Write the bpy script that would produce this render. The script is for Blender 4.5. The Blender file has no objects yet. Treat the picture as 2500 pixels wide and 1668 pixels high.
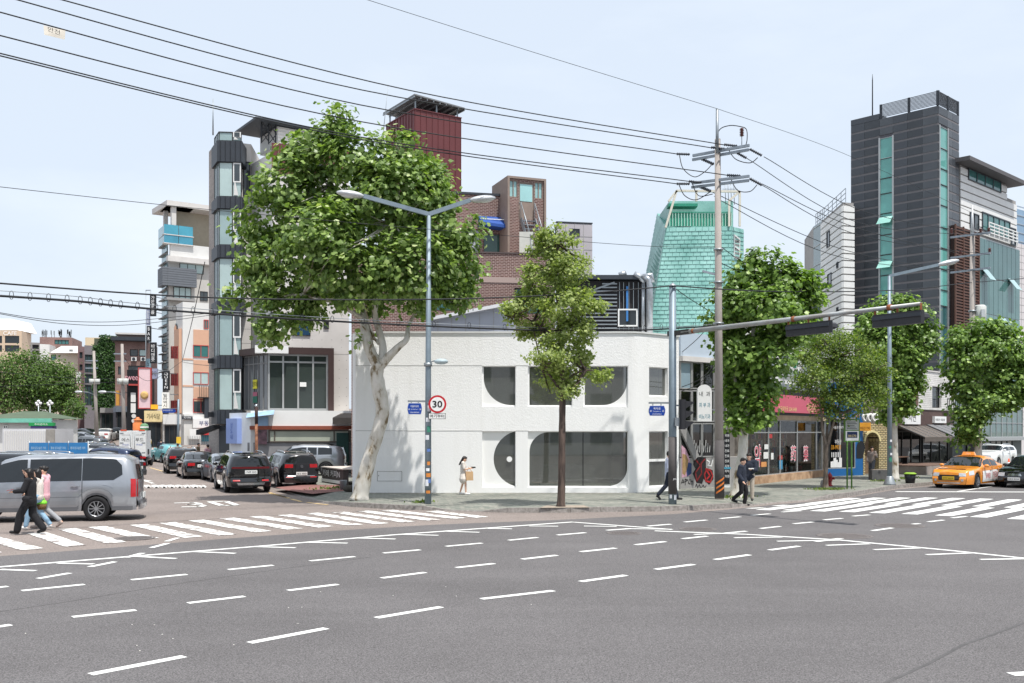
import bpy, bmesh, math, random
import numpy as np
from mathutils import Vector, Matrix
random.seed(7); np.random.seed(7)
scene = bpy.context.scene
COL = scene.collection
# ---------------- camera ----------------
FPX, HX, HY, CZ = 2431.0, 1250.0, 1052.0, 2.6      # focal length / horizon in photo pixels, eye height in metres
cam = bpy.data.cameras.new('camera'); camo = bpy.data.objects.new('camera', cam); COL.objects.link(camo)
camo.location = (0, 0, CZ); camo.rotation_euler = (math.pi/2, 0, 0)
cam.sensor_width = 36.0; cam.lens = FPX/2500*36.0; cam.shift_y = (HY-834)/2500
cam.clip_start = 0.1; cam.clip_end = 5000
scene.camera = camo
# ---------------- sky, sun, exposure ----------------
SUN = Vector((0.2, -0.3, 0.93)).normalized()
EL = math.asin(SUN.z)
world = bpy.data.worlds.new('World'); scene.world = world; world.use_nodes = True
wn = world.node_tree; wn.nodes.clear()
def wnode(t, **k):
    n = wn.nodes.new(t)
    for a, b in k.items(): setattr(n, a, b)
    return n
sky = wnode('ShaderNodeTexSky', sky_type='NISHITA', sun_disc=False)
sky.sun_elevation = EL; sky.sun_rotation = math.atan2(SUN.x, SUN.y)
sky.air_density = 1.1; sky.dust_density = 3.5; sky.ozone_density = 1.5; sky.altitude = 0
tc = wnode('ShaderNodeTexCoord'); mp = wnode('ShaderNodeMapping'); mp.inputs['Scale'].default_value = (1.2, 1.2, 3.5)
cn = wnode('ShaderNodeTexNoise'); cn.inputs['Scale'].default_value = 1.6; cn.inputs['Detail'].default_value = 6; cn.inputs['Roughness'].default_value = 0.55
cr = wnode('ShaderNodeValToRGB'); cr.color_ramp.elements[0].position = 0.46; cr.color_ramp.elements[1].position = 0.78
cr.color_ramp.elements[0].color = (0, 0, 0, 1); cr.color_ramp.elements[1].color = (.5, .5, .5, 1)
hz = wnode('ShaderNodeMix', data_type='RGBA'); hz.inputs['Factor'].default_value = 0.75; hz.inputs['B'].default_value = (7.5, 8.35, 9.45, 1)
cl = wnode('ShaderNodeMix', data_type='RGBA'); cl.inputs['B'].default_value = (8.7, 9.2, 9.9, 1)
bg = wnode('ShaderNodeBackground'); bg.inputs['Strength'].default_value = 0.094
wo = wnode('ShaderNodeOutputWorld')
L = wn.links.new
L(sky.outputs['Color'], hz.inputs['A']); L(tc.outputs['Generated'], mp.inputs['Vector']); L(mp.outputs['Vector'], cn.inputs['Vector'])
L(cn.outputs['Fac'], cr.inputs['Fac']); L(cr.outputs['Color'], cl.inputs['Factor']); L(hz.outputs['Result'], cl.inputs['A'])
L(cl.outputs['Result'], bg.inputs['Color']); L(bg.outputs['Background'], wo.inputs['Surface'])
sl = bpy.data.lights.new('sun', 'SUN'); sl.energy = 3.9; sl.angle = math.radians(0.6); sl.color = (1.0, 0.965, 0.91)
so = bpy.data.objects.new('sun', sl); COL.objects.link(so); so.location = (20, -20, 60)
so.rotation_euler = SUN.to_track_quat('Z', 'Y').to_euler()
scene.view_settings.view_transform = 'Standard'; scene.view_settings.look = 'None'
scene.view_settings.gamma = 1.0; scene.view_settings.exposure = 0.4
scene.view_settings.use_curve_mapping = False

# ---------------- helpers ----------------
def at(px, py, d): return Vector(((px-HX)*d/FPX, d, CZ-(py-HY)*d/FPX))
def G(px, py, z=0.0):
    d = (CZ-z)*FPX/(py-HY); return Vector(((px-HX)*d/FPX, d, z))
def ppm(d): return FPX/d
def lin(c):
    return tuple(((v/255)/12.92 if v/255 <= .04045 else (((v/255)+.055)/1.055)**2.4) for v in c)
MATS = {}
def mat(name, rgb, rough=0.7, var=0.12, scale=3.0, bump=0.0, bscale=None, metal=0.0, spec=0.4, coat=0.0, detail=5, tint=None):
    """procedural principled material: base colour (sRGB 0-255) with noise variation and fine relief"""
    if name in MATS: return MATS[name]
    m = bpy.data.materials.new(name); m.use_nodes = True; nt = m.node_tree; N = nt.nodes; K = nt.links.new
    b = N['Principled BSDF']; c = lin(rgb)
    b.inputs['Roughness'].default_value = rough; b.inputs['Metallic'].default_value = metal
    b.inputs['Specular IOR Level'].default_value = spec; b.inputs['Coat Weight'].default_value = coat
    t = N.new('ShaderNodeTexCoord'); src = t.outputs['Object']
    if var > 0:
        no = N.new('ShaderNodeTexNoise'); no.inputs['Scale'].default_value = scale; no.inputs['Detail'].default_value = detail; no.inputs['Roughness'].default_value = .6
        K(src, no.inputs['Vector']); r = N.new('ShaderNodeValToRGB'); K(no.outputs['Fac'], r.inputs['Fac'])
        e = r.color_ramp.elements; e[0].position = .28; e[1].position = .72
        t2 = lin(tint) if tint else None
        e[0].color = (*[v*(1-var) for v in (t2 or c)], 1); e[1].color = (*[min(1, v*(1+var*.7)) for v in c], 1)
        K(r.outputs['Color'], b.inputs['Base Color'])
    else: b.inputs['Base Color'].default_value = (*c, 1)
    if bump > 0:
        n2 = N.new('ShaderNodeTexNoise'); n2.inputs['Scale'].default_value = bscale or scale*6; n2.inputs['Detail'].default_value = 4
        K(src, n2.inputs['Vector']); bp = N.new('ShaderNodeBump'); bp.inputs['Strength'].default_value = bump; bp.inputs['Distance'].default_value = .02
        K(n2.outputs['Fac'], bp.inputs['Height']); K(bp.outputs['Normal'], b.inputs['Normal'])
    MATS[name] = m; return m
def glass(name, rgb, rough=0.04, spec=0.6, var=.15):
    """opaque reflecting window glass"""
    return mat(name, rgb, rough, var, 0.6, spec=spec)
def clear_glass(name, tint=(225, 235, 230), mixv=0.12, ior=1.5, film=None):
    if name in MATS: return MATS[name]
    m = bpy.data.materials.new(name); m.use_nodes = True; nt = m.node_tree; N = nt.nodes; K = nt.links.new
    N.remove(N['Principled BSDF']); out = N['Material Output']
    tr = N.new('ShaderNodeBsdfTransparent'); tr.inputs['Color'].default_value = (*lin(tint), 1)
    if film:
        df = N.new('ShaderNodeBsdfDiffuse'); df.inputs['Color'].default_value = (*lin(film), 1); fm = N.new('ShaderNodeMixShader'); fm.inputs['Fac'].default_value = .42; K(tr.outputs[0], fm.inputs[1]); K(df.outputs[0], fm.inputs[2]); tr = fm
    gl = N.new('ShaderNodeBsdfGlossy'); gl.inputs['Roughness'].default_value = .02
    fr = N.new('ShaderNodeFresnel'); fr.inputs['IOR'].default_value = ior
    ad = N.new('ShaderNodeMath'); ad.operation = 'MAXIMUM'; ad.inputs[1].default_value = mixv; K(fr.outputs['Fac'], ad.inputs[0])
    mx = N.new('ShaderNodeMixShader'); K(ad.outputs[0], mx.inputs['Fac']); K(tr.outputs[0], mx.inputs[1]); K(gl.outputs[0], mx.inputs[2]); K(mx.outputs[0], out.inputs['Surface'])
    MATS[name] = m; return m
def brickmat(name, c1, c2, mortar, bw=.22, bh=.075, ms=.012, rough=.85, bump=.5):
    if name in MATS: return MATS[name]
    m = bpy.data.materials.new(name); m.use_nodes = True; nt = m.node_tree; N = nt.nodes; K = nt.links.new
    b = N['Principled BSDF']; b.inputs['Roughness'].default_value = rough
    t = N.new('ShaderNodeUVMap'); br = N.new('ShaderNodeTexBrick')
    br.inputs['Scale'].default_value = 1.0; br.inputs['Brick Width'].default_value = bw; br.inputs['Row Height'].default_value = bh
    br.inputs['Mortar Size'].default_value = ms; br.inputs['Mortar Smooth'].default_value = .2; br.inputs['Bias'].default_value = 0
    br.inputs['Color1'].default_value = (*lin(c1), 1); br.inputs['Color2'].default_value = (*lin(c2), 1); br.inputs['Mortar'].default_value = (*lin(mortar), 1)
    K(t.outputs['UV'], br.inputs['Vector'])
    no = N.new('ShaderNodeTexNoise'); no.inputs['Scale'].default_value = .5; no.inputs['Detail'].default_value = 6; K(t.outputs['UV'], no.inputs['Vector'])
    r = N.new('ShaderNodeValToRGB'); r.color_ramp.elements[0].position = .3; r.color_ramp.elements[1].position = .7
    r.color_ramp.elements[0].color = (.78, .76, .74, 1); r.color_ramp.elements[1].color = (1.08, 1.05, 1.03, 1); K(no.outputs['Fac'], r.inputs['Fac'])
    mx = N.new('ShaderNodeMix'); mx.data_type = 'RGBA'; mx.blend_type = 'MULTIPLY'; mx.inputs['Factor'].default_value = 1
    K(br.outputs['Color'], mx.inputs['A']); K(r.outputs['Color'], mx.inputs['B']); K(mx.outputs['Result'], b.inputs['Base Color'])
    bp = N.new('ShaderNodeBump'); bp.inputs['Strength'].default_value = bump; bp.inputs['Distance'].default_value = .01; bp.invert = True
    K(br.outputs['Fac'], bp.inputs['Height']); K(bp.outputs['Normal'], b.inputs['Normal'])
    MATS[name] = m; return m

ORG = {}
def org(o): return ORG.get(o.name, Vector((0, 0, 0))) if o else Vector((0, 0, 0))
def tag(o, label=None, cat=None, group=None, kind=None):
    if label: o['label'] = label
    if cat: o['category'] = cat
    if group: o['group'] = group
    if kind: o['kind'] = kind
    return o
def thing(name, label, cat, loc=(0, 0, 0), rz=0.0, group=None):
    o = bpy.data.objects.new(name, None); COL.objects.link(o); o.location = loc; o.rotation_euler = (0, 0, rz)
    o.empty_display_size = .2; ORG[o.name] = Vector(loc) if rz == 0 else Vector((0, 0, 0))
    return tag(o, label, cat, group)
class MB:
    """collects faces, then links them as ONE mesh object"""
    def __init__(s): s.v = []; s.f = []; s.uv = {}; s.sm = set()
    def quad(s, a, b, c, d, uv=None):
        i = len(s.v); s.v += [tuple(a), tuple(b), tuple(c), tuple(d)]; s.f.append((i, i+1, i+2, i+3))
        if uv: s.uv[len(s.f)-1] = uv
    def poly(s, pts):
        i = len(s.v); s.v += [tuple(p) for p in pts]; s.f.append(tuple(range(i, i+len(pts))))
    def hexa(s, p):                  # 8 corners: bottom ring 0-3, top ring 4-7
        i = len(s.v); s.v += [tuple(q) for q in p]
        for f in ((0, 3, 2, 1), (4, 5, 6, 7), (0, 1, 5, 4), (1, 2, 6, 5), (2, 3, 7, 6), (3, 0, 4, 7)): s.f.append(tuple(i+k for k in f))
    def box(s, x0, x1, y0, y1, z0, z1):
        s.hexa([(x0, y0, z0), (x1, y0, z0), (x1, y1, z0), (x0, y1, z0), (x0, y0, z1), (x1, y0, z1), (x1, y1, z1), (x0, y1, z1)])
    def bar(s, a, b, w, h=None, up=Vector((0, 0, 1))):   # rectangular bar from a to b
        a = Vector(a); b = Vector(b); h = h or w; d = (b-a).normalized()
        if abs(d.dot(up)) > .98: up = Vector((0, 1, 0))
        x = d.cross(up).normalized()*w/2; y = x.cross(d).normalized()*h/2
        s.hexa([a-x-y, a+x-y, a+x+y, a-x+y, b-x-y, b+x-y, b+x+y, b-x+y])
    def tube(s, pts, r, n=8, cap=True, smooth=True):
        pts = [Vector(p) for p in pts]; rs = r if isinstance(r, (list, tuple)) else [r]*len(pts)
        base = len(s.v); prev = None
        for k, p in enumerate(pts):
            d = (pts[min(k+1, len(pts)-1)]-pts[max(k-1, 0)]).normalized()
            if prev is None:
                u = d.cross(Vector((0, 0, 1)) if abs(d.z) < .9 else Vector((0, 1, 0))).normalized()
            else: u = (prev-d*prev.dot(d)).normalized()
            prev = u; w = d.cross(u)
            for j in range(n):
                a = 2*math.pi*j/n; s.v.append(tuple(p+(u*math.cos(a)+w*math.sin(a))*rs[k]))
        for k in range(len(pts)-1):
            for j in range(n):
                s.f.append((base+k*n+j, base+k*n+(j+1) % n, base+(k+1)*n+(j+1) % n, base+(k+1)*n+j))
                if smooth: s.sm.add(len(s.f)-1)
        if cap:
            s.f.append(tuple(base+j for j in range(n))[::-1]); e = base+(len(pts)-1)*n; s.f.append(tuple(e+j for j in range(n)))
    def lathe(s, prof, c=(0, 0, 0), n=16, ax=(0, 0, 1)):  # prof: (r, h) along axis
        ax = Vector(ax).normalized(); u = ax.orthogonal().normalized(); w = ax.cross(u); c = Vector(c); base = len(s.v)
        for (r, h) in prof:
            for j in range(n):
                a = 2*math.pi*j/n; s.v.append(tuple(c+ax*h+(u*math.cos(a)+w*math.sin(a))*r))
        for k in range(len(prof)-1):
            for j in range(n):
                s.f.append((base+k*n+j, base+k*n+(j+1) % n, base+(k+1)*n+(j+1) % n, base+(k+1)*n+j)); s.sm.add(len(s.f)-1)
        s.f.append(tuple(base+j for j in range(n))[::-1]); e = base+(len(prof)-1)*n; s.f.append(tuple(e+j for j in range(n)))
    def prism(s, pts, d):            # polygon pts (3D), extruded by vector d
        d = Vector(d); i = len(s.v); n = len(pts); s.v += [tuple(p) for p in pts]+[tuple(Vector(p)+d) for p in pts]
        s.f.append(tuple(i+k for k in range(n))[::-1]); s.f.append(tuple(i+n+k for k in range(n)))
        for k in range(n): s.f.append((i+k, i+(k+1) % n, i+n+(k+1) % n, i+n+k))
    def ell(s, c, r, n=10, m=7, rot=None):
        c = Vector(c); base = len(s.v)
        for i in range(m+1):
            th = math.pi*i/m
            for j in range(n):
                a = 2*math.pi*j/n; p = Vector((r[0]*math.sin(th)*math.cos(a), r[1]*math.sin(th)*math.sin(a), r[2]*math.cos(th)))
                if rot is not None: p = rot @ p
                s.v.append(tuple(c+p))
        for i in range(m):
            for j in range(n):
                s.f.append((base+i*n+j, base+i*n+(j+1) % n, base+(i+1)*n+(j+1) % n, base+(i+1)*n+j)); s.sm.add(len(s.f)-1)
    def mesh(s, name, o=Vector((0, 0, 0))):
        me = bpy.data.meshes.new(name); me.from_pydata([(a-o.x, b-o.y, c-o.z) for a, b, c in s.v], [], s.f)
        if s.uv:
            ul = me.uv_layers.new(name='UVMap')
            for p in me.polygons:
                if p.index in s.uv:
                    for k, li in enumerate(p.loop_indices): ul.data[li].uv = s.uv[p.index][k]
        for i in s.sm: me.polygons[i].use_smooth = True
        return me
    def build(s, name, m, parent=None, local=False, bevel=0.0, fixn=False):
        me = s.mesh(name, Vector((0, 0, 0)) if local else org(parent))
        if fixn or bevel:
            bm = bmesh.new(); bm.from_mesh(me); bmesh.ops.remove_doubles(bm, verts=bm.verts, dist=1e-5); bmesh.ops.recalc_face_normals(bm, faces=bm.faces)
            bm.to_mesh(me); bm.free()
        me.materials.append(m)
        o = bpy.data.objects.new(name, me); COL.objects.link(o)
        if parent: o.parent = parent; ORG[o.name] = org(parent)
        if bevel:
            b = o.modifiers.new('bevel', 'BEVEL'); b.width = bevel; b.segments = 2; b.limit_method = 'ANGLE'
        return o
def struct(name, mb, m, parent=None):
    o = mb.build(name, m, parent)
    if not parent: o['kind'] = 'structure'
    return o
def inst(me, name, m, parent, loc, rot=(0, 0, 0), sc=(1, 1, 1)):
    """a piece that shares mesh data"""
    if not me.materials: me.materials.append(m)
    o = bpy.data.objects.new(name, me); COL.objects.link(o); o.parent = parent
    o.location = Vector(loc)-org(parent); o.rotation_euler = rot; o.scale = sc; return o
def copy_tree(o, parent=None):
    c = o.copy(); COL.objects.link(c); c.parent = parent
    for ch in o.children: copy_tree(ch, c)
    return c
_fontcache = {}
def lettering(text, P, right, up, h, m, parent, name='lettering', out=.006, w=None, ext=.004, align='CENTER', local=False, bold=0.0):
    """flat print: text as a thin mesh, centred on P; h is the letter height in metres, w an optional total width"""
    cu = bpy.data.curves.new('t', 'FONT'); cu.body = text; cu.align_x = align; cu.align_y = 'CENTER'; cu.extrude = 0.0; cu.offset = bold; cu.resolution_u = 3
    to = bpy.data.objects.new('t', cu)
    me = bpy.data.meshes.new_from_object(to)
    bpy.data.objects.remove(to); bpy.data.curves.remove(cu)
    right = Vector(right).normalized(); up = Vector(up).normalized(); nrm = right.cross(up); P = Vector(P)
    if len(me.vertices) == 0: return None
    co = np.empty(len(me.vertices)*3); me.vertices.foreach_get('co', co); co = co.reshape(-1, 3)
    x0, y0 = co.min(0)[:2]; x1, y1 = co.max(0)[:2]
    sy = h/max(y1-y0, 1e-4); sx = (w/max(x1-x0, 1e-4)) if w else sy
    cx = (x0+x1)/2; cy = (y0+y1)/2; o = Vector((0, 0, 0)) if local else org(parent)
    for v in me.vertices:
        v.co = P-o+right*((v.co.x-cx)*sx)+up*((v.co.y-cy)*sy)+nrm*out
    me.materials.clear(); me.materials.append(m)
    ob = bpy.data.objects.new(name, me); COL.objects.link(ob); ob.parent = parent
    if parent: ORG[ob.name] = org(parent)
    return ob
UP = Vector((0, 0, 1))
class Face:
    """a vertical wall plane between two ground points, left to right as the camera sees them"""
    def __init__(s, p0, p1):
        s.p0 = Vector((p0[0], p0[1])); s.p1 = Vector((p1[0], p1[1])); s.len = (s.p1-s.p0).length
        s.t = (s.p1-s.p0).normalized(); s.n = Vector((s.t.y, -s.t.x))
        s.t3 = Vector((s.t.x, s.t.y, 0)); s.n3 = Vector((s.n.x, s.n.y, 0))
    def uz(s, px, py):
        a = (px-HX)/FPX; den = s.t.x-a*s.t.y
        u = (a*s.p0.y-s.p0.x)/den; k = s.p0.y+u*s.t.y
        return u, CZ-(py-HY)*k/FPX
    def P(s, u, z, o=0.0): return Vector((s.p0.x+s.t.x*u+s.n.x*o, s.p0.y+s.t.y*u+s.n.y*o, z))
    def R(s, x0, y0, x1, y1):
        u0 = s.uz(x0, y0)[0]; u1 = s.uz(x1, y0)[0]; xm = (x0+x1)/2
        return u0, u1, s.uz(xm, y1)[1], s.uz(xm, y0)[1]
    def box(s, mb, u0, u1, z0, z1, o0, o1):
        P = s.P; mb.hexa([P(u0, z0, o1), P(u1, z0, o1), P(u1, z0, o0), P(u0, z0, o0), P(u0, z1, o1), P(u1, z1, o1), P(u1, z1, o0), P(u0, z1, o0)])
    def wall(s, mb, u0, u1, z0, z1, holes=(), depth=.15, o=0.0):
        us = sorted({u0, u1, *[min(max(h[k], u0), u1) for h in holes for k in (0, 1)]}); zs = sorted({z0, z1, *[min(max(h[k], z0), z1) for h in holes for k in (2, 3)]})
        for a, b in zip(us, us[1:]):
            run = None
            for c, d in zip(zs, zs[1:]):
                um, zm = (a+b)/2, (c+d)/2
                if any(h[0] < um < h[1] and h[2] < zm < h[3] for h in holes): continue
                mb.quad(s.P(a, c, o), s.P(b, c, o), s.P(b, d, o), s.P(a, d, o), uv=[(a, c), (b, c), (b, d), (a, d)])
        for (a, b, c, d) in holes:
            q = lambda p1, p2: mb.quad(s.P(*p1, o), s.P(*p2, o), s.P(*p2, o-depth), s.P(*p1, o-depth), uv=[(0, 0), (.1, 0), (.1, .1), (0, .1)])
            q((a, c), (b, c)); q((b, c), (b, d)); q((b, d), (a, d)); q((a, d), (a, c))
    def window(s, parent, r, gm, fm, nx=1, nz=1, fw=.05, inset=.1, sill=None, zsplit=None, pane=True, usplit=None, proud=.03):
        """window part: frame mesh with the pane as its child"""
        u0, u1, z0, z1 = r; mb = MB(); i = -inset
        s.box(mb, u0, u1, z0, z0+fw, i-.04, i+proud); s.box(mb, u0, u1, z1-fw, z1, i-.04, i+proud)
        s.box(mb, u0, u0+fw, z0+fw, z1-fw, i-.04, i+proud); s.box(mb, u1-fw, u1, z0+fw, z1-fw, i-.04, i+proud)
        for k in range(1, nx):
            u = u0+(u1-u0)*k/nx; s.box(mb, u-fw/2, u+fw/2, z0+fw, z1-fw, i-.04, i+proud-.004)
        for u in (usplit or []):
            s.box(mb, u-fw/2, u+fw/2, z0+fw, z1-fw, i-.04, i+proud-.004)
        zz = [z0+(z1-z0)*k/nz for k in range(1, nz)]+list(zsplit or [])
        for z in zz: s.box(mb, u0+fw, u1-fw, z-fw/2, z+fw/2, i-.04, i+proud-.008)
        w = mb.build('window', fm, parent)
        if pane:
            mb = MB(); mb.quad(s.P(u0+.003, z0+.003, i-.02), s.P(u1-.003, z0+.003, i-.02), s.P(u1-.003, z1-.003, i-.02), s.P(u0+.003, z1-.003, i-.02)); mb.build('pane', gm, w)
        if sill:
            mb = MB(); s.box(mb, u0-.06, u1+.06, z0-.08, z0-.002, -inset-.04, .06); mb.build('sill', sill, w)
        return w
def building(name, label, corners, z0, z1, m, wins=None, back=8.0, backdir=None, roofm=None, parapet=0.0, cat='building', group=None, depth=.14, coping=None, rect=False):
    """corners: visible ground corners left to right; wins[i]: list of holes (u0,u1,z0,z1) cut in face i"""
    cs = [Vector((c[0], c[1])) for c in corners]
    bd = Vector(backdir).normalized() if backdir else Vector((cs[len(cs)//2].x*.5, cs[len(cs)//2].y)).normalized()
    root = thing(name, label, cat, (cs[0].x, cs[0].y, z0), group=group)
    faces = [Face(a, b) for a, b in zip(cs, cs[1:])]
    ms = m if isinstance(m, (list, tuple)) else [m]*len(faces)
    for i, f in enumerate(faces):
        mb = MB(); f.wall(mb, 0, f.len, z0, z1, (wins or {}).get(i, []), depth); mb.build('wall', ms[i], root)
    pb = [cs[-1]+cs[0]-cs[1]] if rect else [cs[-1]+bd*back, cs[0]+bd*back]
    mb = MB()
    for a, b in (((cs[-1], pb[0]), (pb[0], cs[0])) if rect else ((cs[-1], pb[0]), (pb[0], pb[1]), (pb[1], cs[0]))):
        f = Face(a, b); f.wall(mb, 0, f.len, z0, z1)
    mb.build('wall', ms[-1], root)
    mb = MB(); mb.poly([(p.x, p.y, z1-parapet) for p in cs+pb]); mb.build('roof', roofm or ms[0], root)
    # dark lining behind the window openings so that nothing shines through
    if coping:
        mb = MB()
        for f in faces: f.box(mb, -.02, f.len+.02, z1, z1+.08, -.25, .05)
        mb.build('coping', coping, root)
    return root, faces
def N(name, m, parent, kind, *a, **k):
    """one primitive linked as a part"""
    mb = MB(); getattr(mb, kind)(*a, **k); return mb.build(name, m, parent)
def Q(name, m, parent, kind, *a, **k):
    mb = MB(); getattr(mb, kind)(*a, **k); return mb.build(name, m, parent, local=True)
def X(F, name, m, parent, *a):
    """a box laid on a wall plane"""
    mb = MB(); F.box(mb, *a); return mb.build(name, m, parent)
# ======================= GROUND =======================
def gz(x, y):
    f = min(1, max(0, (-x-2)/8)); r = min(max(0, y-80), 190)*.045
    return f*r
def asphalt(name, c, c2, patch=.5):
    m = bpy.data.materials.new(name); m.use_nodes = True; nt = m.node_tree; N = nt.nodes; K = nt.links.new
    b = N['Principled BSDF']; b.inputs['Roughness'].default_value = .85; b.inputs['Specular IOR Level'].default_value = .25
    t = N.new('ShaderNodeTexCoord')
    def noise(s, d, r=.6, vec=None):
        n = N.new('ShaderNodeTexNoise'); n.inputs['Scale'].default_value = s; n.inputs['Detail'].default_value = d; n.inputs['Roughness'].default_value = r
        K(vec or t.outputs['Object'], n.inputs['Vector']); return n.outputs['Fac']
    def ramp(f, p0, p1, c0, c1):
        r = N.new('ShaderNodeValToRGB'); r.color_ramp.elements[0].position = p0; r.color_ramp.elements[1].position = p1
        r.color_ramp.elements[0].color = (*c0, 1); r.color_ramp.elements[1].color = (*c1, 1); K(f, r.inputs['Fac']); return r.outputs['Color']
    def mul(a, c_):
        x = N.new('ShaderNodeMix'); x.data_type = 'RGBA'; x.blend_type = 'MULTIPLY'; x.inputs['Factor'].default_value = 1; K(a, x.inputs['A']); K(c_, x.inputs['B']); return x.outputs['Result']
    base = ramp(noise(.35, 5), .3, .7, lin(c2), lin(c))
    sp = ramp(noise(55, 2, .5), .3, .72, (.42, .42, .42), (1.55, 1.55, 1.56))
    # tyre-polished bands and oil along the lanes, stretched noise
    mp = N.new('ShaderNodeMapping'); mp.inputs['Rotation'].default_value = (0, 0, math.radians(-40)); mp.inputs['Scale'].default_value = (.12, 1.1, 1); K(t.outputs['Object'], mp.inputs['Vector'])
    st = ramp(noise(.9, 4, .6, mp.outputs['Vector']), .35, .65, (.955, .955, .955), (1.03, 1.03, 1.03))
    pt = ramp(noise(.13, 7, .62), .42, .58, (.93, .93, .93), (1.04, 1.04, 1.04)); base = mul(base, pt)
    sp2 = ramp(noise(16, 3, .6), .3, .7, (.9, .9, .9), (1.09, 1.09, 1.09))
    vo = N.new('ShaderNodeTexVoronoi'); vo.inputs['Scale'].default_value = 42; K(t.outputs['Object'], vo.inputs['Vector'])
    vs = ramp(vo.outputs['Distance'], .0, .34, (1.35, 1.35, 1.35), (.86, .86, .86))
    K(mul(mul(mul(mul(base, sp), st), vs), sp2), b.inputs['Base Color'])
    bp = N.new('ShaderNodeBump'); bp.inputs['Strength'].default_value = .55; bp.inputs['Distance'].default_value = .012
    K(noise(110, 3), bp.inputs['Height']); K(bp.outputs['Normal'], b.inputs['Normal']); return m
A_NEW = asphalt('asphalt_new', (113, 110, 110), (105, 102, 102))
A_OLD = asphalt('asphalt_old', (148, 137, 131), (137, 127, 121))
PAINT = mat('road_paint', (232, 232, 228), .6, .12, 14, detail=6)
def worn(name, thr):
    m = bpy.data.materials.new(name); m.use_nodes = True; nt = m.node_tree; N = nt.nodes; K = nt.links.new; b = N['Principled BSDF']; b.inputs['Roughness'].default_value = .7
    t = N.new('ShaderNodeTexCoord'); n = N.new('ShaderNodeTexNoise'); n.inputs['Scale'].default_value = 3.2; n.inputs['Detail'].default_value = 9; n.inputs['Roughness'].default_value = .72; K(t.outputs['Object'], n.inputs['Vector'])
    r = N.new('ShaderNodeValToRGB'); e = r.color_ramp.elements; e[0].position = thr; e[1].position = thr+.03; e[0].color = (*lin((140, 131, 127)), 1); e[1].color = (*lin((230, 229, 224)), 1)
    K(n.outputs['Fac'], r.inputs['Fac']); K(r.outputs['Color'], b.inputs['Base Color']); MATS[name] = m; return m
PAINT_WORN = worn('road_paint_worn', .462)
YELLOW = worn('kerb_line_yellow', .40); MATS['y'] = YELLOW
YELLOW.node_tree.nodes['Color Ramp'].color_ramp.elements[1].color = (*lin((222, 190, 130)), 1)
# one sheet to the horizon, rising gently up the side street on the left
mb = MB(); xs = [-1500, -400, -200, -120, -80, -60, -45, -30, -20, -14, -10, -6, -2, 10, 60, 200, 1500]; ys = [-300, -60, 0, 30, 60, 80, 84, 90, 100, 115, 130, 150, 180, 220, 270, 400, 900, 3000]
for i in range(len(xs)-1):
    for j in range(len(ys)-1):
        q = [(xs[i], ys[j]), (xs[i+1], ys[j]), (xs[i+1], ys[j+1]), (xs[i], ys[j+1])]; mb.quad(*[(x, y, gz(x, y)-.004) for x, y in q])
GROUND = struct('ground', mb, A_OLD)
mb = MB(); pts = [(-75, -35, .004)]+[tuple(G(x, y, .004)) for x, y in ((-300, 1382), (0, 1358), (319, 1334), (532, 1317), (798, 1297), (1064, 1281), (1250, 1274), (1420, 1267), (1650, 1255), (1780, 1244), (1902, 1231), (1990, 1224), (2080, 1214), (2190, 1195), (2265, 1188))]+[(80, 109.5, .004), (150, 109, .004), (150, -35, .004)]
mb.poly(pts[::-1]); ROAD = struct('road', mb, A_NEW)
bm = bmesh.new(); bm.from_mesh(ROAD.data); bmesh.ops.triangulate(bm, faces=bm.faces); bmesh.ops.recalc_face_normals(bm, faces=bm.faces)
for f in bm.faces:
    if f.normal.z < 0: f.normal_flip()
bm.to_mesh(ROAD.data); bm.free()
# ---- painted markings: each a piece of the road ----
ZP = .009
def strip(p, q, w, name='lane_dash', m=PAINT, z=ZP, parent=ROAD):
    a = Vector((p.x, p.y, z)); b = Vector((q.x, q.y, z)); d = (b-a).normalized(); n = Vector((-d.y, d.x, 0))*w/2
    mb = MB(); k = Vector((0, 0, .003)); mb.hexa([a-n-k, b-n-k, b+n-k, a+n-k, a-n, b-n, b+n, a+n]); return mb.build(name, m, parent)
def c4(x, y): return G(x*.5319, 1180+y*.5319)
def c5(x, y): return G(1250+x*.5319, 1180+y*.5319)
def c6(x, y): return G(1800+x*.2979, 1180+y*.2979)
D4 = [(415, 880, 845, 797), (1145, 735, 1497, 668), (1727, 620, 2025, 570), (2210, 533, 2540, 495), (-60, 668, 50, 652), (332, 616, 623, 584), (863, 552, 1122, 521), (1322, 494, 1550, 466), (1752, 437, 1952, 411), (2095, 389, 2268, 370),
      (100, 495, 387, 466), (603, 445, 858, 420), (1048, 398, 1253, 378), (1423, 358, 1627, 338), (1760, 322, 1928, 307), (2047, 291, 2212, 276), (2335, 263, 2467, 250), (-40, 484, 35, 475), (175, 439, 320, 414), (412, 385, 527, 362), (580, 342, 655, 322), (695, 297, 770, 277), (765, 268, 815, 252)]
D5 = [(315, 453, 522, 424), (660, 397, 833, 374), (933, 352, 1090, 330), (1182, 308, 1317, 290), (1395, 269, 1515, 254), (1655, 219, 1745, 206), (1825, 190, 1870, 186), (1912, 178, 1980, 170), (2020, 160, 2085, 153),
      (47, 350, 205, 332), (315, 316, 475, 299), (567, 284, 703, 269), (783, 256, 895, 244), (983, 230, 1075, 221), (1140, 209, 1230, 199), (1293, 187, 1380, 179), (1432, 169, 1515, 162), (1565, 152, 1640, 146),
      (208, 239, 337, 228), (435, 217, 550, 209), (623, 198, 728, 189), (793, 179, 893, 170), (955, 163, 1047, 155), (1100, 148, 1183, 141), (1240, 133, 1325, 127), (2290, 880, 2420, 872)]
for a in D4: strip(c4(a[0], a[1]), c4(a[2], a[3]), .13)
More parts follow.
